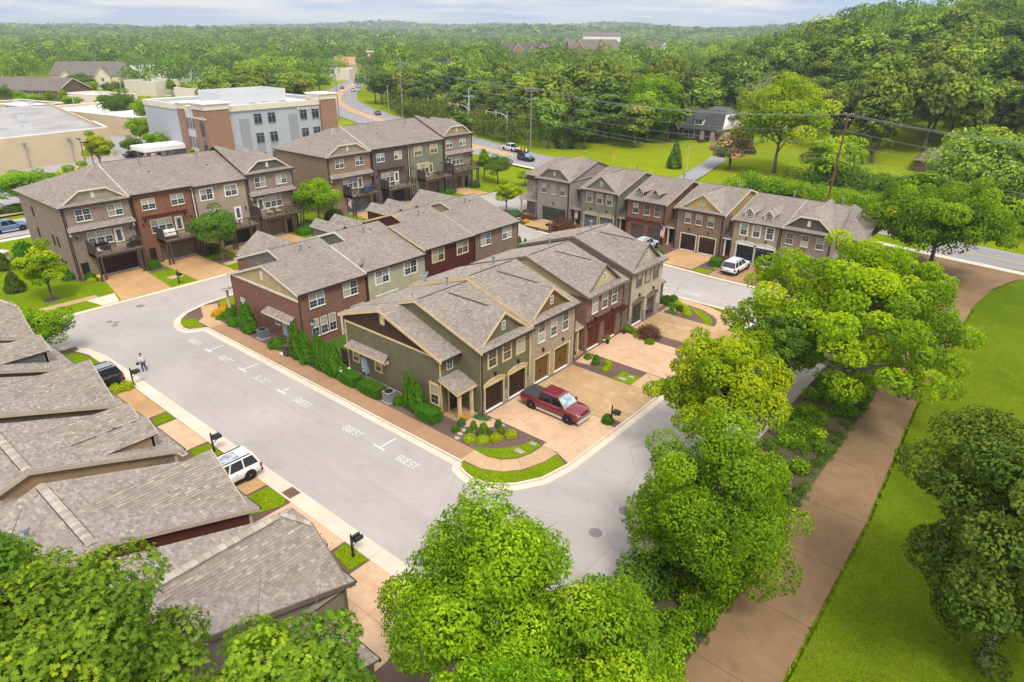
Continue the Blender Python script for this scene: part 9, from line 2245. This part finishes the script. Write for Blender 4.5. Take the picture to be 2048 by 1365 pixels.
t = thing("wheelie_bin", "dark green wheeled bin at the road edge under the bright tree", "bin", (-22.2, 47.6, 0.0), 0.2); MB().add([(-.22, -.25, 0), (.22, -.25, 0), (.22, .25, 0), (-.22, .25, 0), (-.29, -.32, .95), (.29, -.32, .95), (.29, .32, .95), (-.29, .32, .95)], [(3, 2, 1, 0), (0, 1, 5, 4), (1, 2, 6, 5), (2, 3, 7, 6), (3, 0, 4, 7), (4, 5, 6, 7)]).build("body", paint("bin_green", (0.015, 0.045, 0.03)), t); MB().box(-.31, .33, -.34, .34, .95, 1.02).build("lid", paint("bin_green", (0.015, 0.045, 0.03)), t)
t = thing("wheelie_bin", "dark blue bin by the left row end wall", "bin", (-97.5, 24.3, 0.0), 0.3); MB().box(-.3, .3, -.3, .3, 0, 1.0).build("body", NAVY, t); MB().box(-.33, .33, -.33, .33, 1.0, 1.08).build("lid", BLACK, t)
#poles, wires, signals
POLEW = paint("weathered_pole", (0.25, 0.225, 0.20), 0.9); POLER = paint("red_brown_pole", (0.16, 0.065, 0.045), 0.9); WIRE = paint("cable", (0.30, 0.30, 0.31), 0.6); GALV = paint("galvanised_steel", (0.42, 0.45, 0.48), 0.5, 0.5)
def pole(label, x, y, H, mat=None, arms=((0.2, 2.4), (1.5, 1.8)), rz=0.0, r=.17, lean=0.0, z=-0.3, trans=False):
 o = thing("utility_pole", label, "utility pole", (x, y, z), rz); o.rotation_euler = (0, lean, rz)
 MB().tube((0, 0, -.3), (0, 0, H), r, r * .65, 8).build("pole", mat or POLEW, o)
 for d, w in arms:
  a = MB().box(-w / 2, w / 2, .1, .22, H - d - .1, H - d + .06).build("crossarm", mat or POLEW, o)
  for k in (-1, -.55, .55, 1): MB().lathe([(.05, H - d + .06), (.07, H - d + .16), (.03, H - d + .3)], 6, (k * w / 2 * .94, .16)).build("insulator", LGREY, a)
 if trans: MB().tube((.45, 0, H - 4.4), (.45, 0, H - 2.6), .38, n=12).build("transformer", LGREY, o)
 return o
PP = [(-203.0, 147.5, 17.5), (-191.4, 165.5, 16.0), (-114.3, 143.4, 14.8), (-151.9, 159.5, 12.5), (-31.8, 128.4, 14.2)]
pole("utility pole with a transformer beside the medical office and road", -203.0, 147.5, 19.5, trans=True, r=.26, rz=0.5)
pole("utility pole with two crossarms against the roadside trees", -191.4, 166.5, 19.0, rz=0.7, r=.22)
pole("grey utility pole with crossarms behind the navy SUV", -114.3, 143.4, 15.4, rz=1.15, arms=((0.3, 3.4), (0.9, 3.0), (2.9, 2.4)), r=.2)
pole("short utility pole left of the traffic signal", -151.9, 159.5, 12.5, GALV, rz=0.8, arms=((2.2, 3.2),), r=.22)
pole("leaning red brown utility pole behind the hipped end house", -33.4, 127.5, 16.2, POLER, arms=((0.2, 1.6), (1.2, 1.0)), rz=0.2, lean=0.035, r=.2)
pole("plain pale pole standing on the far lawn by the drive", -64.4, 134.2, 6.8, paint("pale_pole", (0.42, 0.40, 0.36)), arms=(), r=.12)
for x, y, H, t in ((-275, 230, 13, "utility pole at the roadside bend, nearest of three"), (-300, 262, 14, "second utility pole beyond the roadside bend"), (-345, 305, 14, "utility pole farthest up the main road")): pole(t, x, y, H, rz=.8, z=hill_h(x, y) - .3)
def wire(p, q, sag, r=.028, n=14, name="overhead_wire"):
 m = MB(); pts = [Vector(p).lerp(Vector(q), i / n) - Vector((0, 0, sag * 4 * (i / n) * (1 - i / n))) for i in range(n + 1)]
 m.path(pts, r, 4); o = m.build(name, WIRE, uv=False); return o
wl = []
A_, B_, C_, D2_ = (-191.4, 166.5), (-114.3, 143.4), (-33.0, 127.5), (22.0, 117.0)
for k, (dz, dx) in enumerate(((0.1, -1.1), (0.15, 0.0), (0.1, 1.1), (-2.6, .8), (-4.6, .3), (-6.6, .2), (-7.4, -.2))):
 zA, zB, zC = 18.6 + dz, 15.0 + dz, 15.6 + dz * 1.0
 tag(wire((A_[0], A_[1] + dx, zA), (B_[0], B_[1] + dx, zB), 1.4), "overhead cable %s, span from the roadside trees to the pole behind the navy SUV" % ("first", "second", "third", "fourth", "fifth", "sixth", "lowest")[k], "cable", "overhead cables over the main road")
 tag(wire((B_[0], B_[1] + dx, zB), (C_[0], C_[1] + dx, zC), 2.0), "overhead cable %s, span ending at the red brown pole" % ("first", "second", "third", "fourth", "fifth", "sixth", "lowest")[k], "cable", "overhead cables over the main road")
 tag(wire((C_[0], C_[1] + dx, zC), (D2_[0], D2_[1] + dx, zC - 1), 1.4), "overhead cable %s, span leaving the red brown pole to the right" % ("first", "second", "third", "fourth", "fifth", "sixth", "lowest")[k], "cable", "overhead cables over the main road")
for k, dx in enumerate((-1, 1)): tag(wire((-203.0, 147.5 + dx, 18.8), (-275, 230 + dx, 12.6), 1.2), "overhead cable %s, from the transformer pole up the road" % ("left", "right")[k], "cable", "overhead cables over the main road")
SIGY = paint("signal_yellow", (0.62, 0.34, 0.03), 0.5); SIGG = paint("street_sign_green", (0.02, 0.22, 0.12), 0.5); LENS = paint("signal_lens", (0.10, 0.02, 0.02), 0.3)
def signal(label, x, y, rz, H=7.0, L=8.5, heads=(4.2, 8.0), sign=6.2):
 o = thing("traffic_signal", label, "traffic signal", (x, y, -0.2), rz)
 MB().tube((0, 0, 0), (0, 0, H + 1.3), .16, .12, 10).build("mast", GALV, o)
 pts = [(0, 0, H - .6), (-1.0, 0, H + .15), (-2.2, 0, H + .55), (-L, 0, H + .7)]; MB().path(pts, [.13, .12, .11, .06], 8).build("arm", GALV, o)
 for d in heads:
  h_ = MB().box(-d - .2, -d + .2, -.28, .02, H - .1, H + 1.15).build("signal_head", SIGY, o)
  for k in range(3): MB().tube((-d, -.28, H + .1 + .4 * k), (-d, -.42, H + .1 + .4 * k), .14, n=10).build("visor", SIGY, h_); MB().tube((-d, -.285, H + .1 + .4 * k), (-d, -.3, H + .1 + .4 * k), .12, n=10).build("lens", LENS, h_)
 if sign: MB().box(-sign - .8, -sign + .8, -.06, .0, H + .25, H + .8).build("street_name_sign", SIGG, o)
signal("traffic signal on a curved arm nearest the silver pickup", -126.8, 148.4, -0.05); signal("traffic signal on a curved arm left of the short pole", -149.0, 156.0, -0.05, 7.2, 9.5, (4.5, 8.2), 7.0); signal("straight arm traffic signal facing the side street", -150.5, 152.0, 2.4, 5.6, 5.5, (4.6,), None)
for i, (x, y, H) in enumerate(((-262, 96, 9), (-232, 103, 9), (-306, 118, 9), (-280, 130, 9), (-240, 78, 10), (-226, 190, 9), (-246, 205, 9), (-235, 205, 9), (-215, 180, 9), (-165, 53.0, 7.0), (-163.5, 54.0, 6.4))):
 o = thing("car_park_lamp", ("pale tall lamp pole in the car parks, number of heads one", "dark double pole lamp beside the tan store tree")[i >= 9] , "lamp", (x, y, -0.2), .5 + i, "lamps of the car parks"); MB().tube((0, 0, 0), (0, 0, H), .10, .07, 8).build("pole", LGREY if i < 9 else BLACK, o); MB().box(-.2, 1.3, -.18, .18, H, H + .2).build("lamp_head", LGREY if i < 9 else BLACK, o)
 o["label"] = ("pale car park lamp pole " + ("beside the white roofed shop", "behind the white roofed shop", "before the gabled hall", "right of the gabled hall", "left of the white roofed shop", "behind the rooftop screen, nearest", "behind the rooftop screen, tallest", "behind the rooftop screen, rightmost", "just left of the rooftop screen")[i]) if i < 9 else ("dark thin lamp pole beside the young store tree, " + ("taller one" if i == 9 else "shorter one"))
#the man in the road
def person(label, x, y, rz, z):
 o = thing("person", label, "person", (x, y, z), rz)
 SKIN = paint("skin", (0.42, 0.25, 0.18), 0.6); SHIRT = paint("white_shirt", (0.66, 0.69, 0.76), 0.8); JEAN = paint("blue_jeans", (0.045, 0.065, 0.13), 0.85); HAIR = paint("grey_brown_hair", (0.10, 0.08, 0.065), 0.8); SHOE = paint("dark_shoe", (0.03, 0.03, 0.035), 0.6)
 def skin(name, vs, es, rs, mat, sub=2, root=0):
  me = bpy.data.meshes.new(name); me.from_pydata(vs, es, []); me.materials.append(mat)
  ob = place(name, me, o); ob.modifiers.new("skin", "SKIN")
  sv = me.skin_vertices[0].data
  for i, r in enumerate(rs): sv[i].radius = r if isinstance(r, tuple) else (r, r); sv[i].use_root = (i == root)
  s = ob.modifiers.new("sub", "SUBSURF"); s.levels = sub; s.render_levels = sub; ob.modifiers["skin"].use_smooth_shade = True
  return ob
 V = [(0, 0, .92), (0, 0, 1.12), (.02, 0, 1.32), (.03, 0, 1.46), (.05, 0, 1.55), (.085, 0, 1.64), (.09, 0, 1.75),
   (0.02, .17, 1.42), (-.01, .24, 1.16), (.10, .24, .96), (.17, .235, .90), (0.02, -.17, 1.42), (-.05, -.24, 1.15), (.02, -.25, .92), (.05, -.25, .84),
   (0, .09, .86), (.10, .10, .48), (.04, .10, .09), (.19, .11, .04), (0, -.09, .86), (-.04, -.10, .47), (-.20, -.10, .12), (-.08, -.11, .04)]
 E = [(0, 1), (1, 2), (2, 3), (3, 4), (4, 5), (5, 6), (3, 7), (7, 8), (8, 9), (9, 10), (3, 11), (11, 12), (12, 13), (13, 14), (0, 15), (15, 16), (16, 17), (17, 18), (0, 19), (19, 20), (20, 21), (21, 22)]
 Rr = [(.15, .12), (.155, .12), (.17, .125), (.10, .09), .055, .095, .085, .065, .05, .036, .03, .065, .05, .036, .03, .09, .065, .045, .04, .09, .065, .045, .04]
 body = skin("body", V, E, Rr, SKIN)
 sh = skin("shirt", [(0, 0, .93), (0, 0, 1.12), (.02, 0, 1.32), (.03, 0, 1.45), (.02, .18, 1.41), (-.01, .245, 1.17), (.08, .245, 1.0), (.02, -.18, 1.41), (-.05, -.245, 1.16), (.01, -.25, .97)], [(0, 1), (1, 2), (2, 3), (3, 4), (4, 5), (5, 6), (3, 7), (7, 8), (8, 9)], [(.165, .135), (.17, .135), (.185, .14), (.115, .105), .08, .066, .052, .08, .066, .052], SHIRT)
 tr_ = skin("trousers", [(0, 0, .93), (0, .09, .86), (.10, .10, .48), (.045, .10, .13), (0, -.09, .86), (-.04, -.10, .47), (-.19, -.10, .15)], [(0, 1), (1, 2), (2, 3), (0, 4), (4, 5), (5, 6)], [(.16, .13), .105, .08, .062, .105, .08, .062], JEAN)
 for a, b in (((.03, .10, .05), (.22, .11, .035)), ((-.21, -.10, .08), (-.03, -.11, .035))): skin("shoe", [a, b], [(0, 1)], [.055, .045], SHOE)
 for hx, hy, hz in ((.17, .235, .90), (.05, -.25, .84)):
  for k in range(4): skin("finger", [(hx, hy - .03 + .02 * k, hz), (hx + .03, hy - .03 + .02 * k, hz - .05 - .008 * (k % 3)), (hx + .045, hy - .03 + .02 * k, hz - .085)], [(0, 1), (1, 2)], [.010, .009, .008], SKIN, 1)
  skin("thumb", [(hx, hy, hz + .01), (hx + .045, hy + .035, hz - .01), (hx + .07, hy + .04, hz - .035)], [(0, 1), (1, 2)], [.012, .010, .009], SKIN, 1)
 MB().lathe([(.098, 1.67), (.106, 1.74), (.09, 1.81), (.03, 1.845)], 12, (.065, 0)).build("hair", HAIR, o)
 MB().add([(.18, -.015, 1.70), (.18, .015, 1.70), (.205, 0, 1.665), (.18, 0, 1.66)], [(0, 1, 2), (0, 2, 3), (1, 3, 2)]).build("nose", SKIN, o)
 for s in (-1, 1): MB().lathe([(.012, 1.698), (.012, 1.712)], 6, (.178, s * .035)).build("eye", BLACK, o); MB().box(.06, .10, s * .10, s * .115, 1.66, 1.72).build("ear", SKIN, o)
 MB().box(.172, .182, -.03, .03, 1.625, 1.635).build("mouth", paint("lips", (0.3, 0.12, 0.10)), o)
 return o
person("balding man in white shirt and blue jeans walking along the road", -60.1, 19.75, RAD(205), -0.12)
t = thing("jacket", "dark jacket carried in the walking man's hand", "jacket", (-60.25, 19.45, 0.62), RAD(205)); MB().add([(0, -.12, .22), (.05, .14, .22), (.10, .16, -.02), (.02, -.14, -.05), (.12, -.10, .20), (.17, .12, .20), (.24, .10, .0), (.16, -.12, -.03)], [(0, 1, 2, 3), (7, 6, 5, 4), (0, 4, 5, 1), (1, 5, 6, 2), (2, 6, 7, 3), (3, 7, 4, 0)]).build("cloth", TON, t)
#the air between here and the far ridges
hm = bpy.data.materials.new("haze"); hm.use_nodes = True
hm.node_tree.nodes.clear()
_ho = hm.node_tree.nodes.new("ShaderNodeOutputMaterial"); _hv = hm.node_tree.nodes.new("ShaderNodeVolumePrincipled")
_hv.inputs["Color"].default_value = (0.80, 0.90, 1.0, 1); _hv.inputs["Density"].default_value = 0.00019; _hv.inputs["Anisotropy"].default_value = 0.2
hm.node_tree.links.new(_hv.outputs[0], _ho.inputs["Volume"])
hz = MB().box(-9800, 9800, -3000, 11800, -3.0, 112).build("haze", hm, uv=False)
hz["kind"] = "stuff"
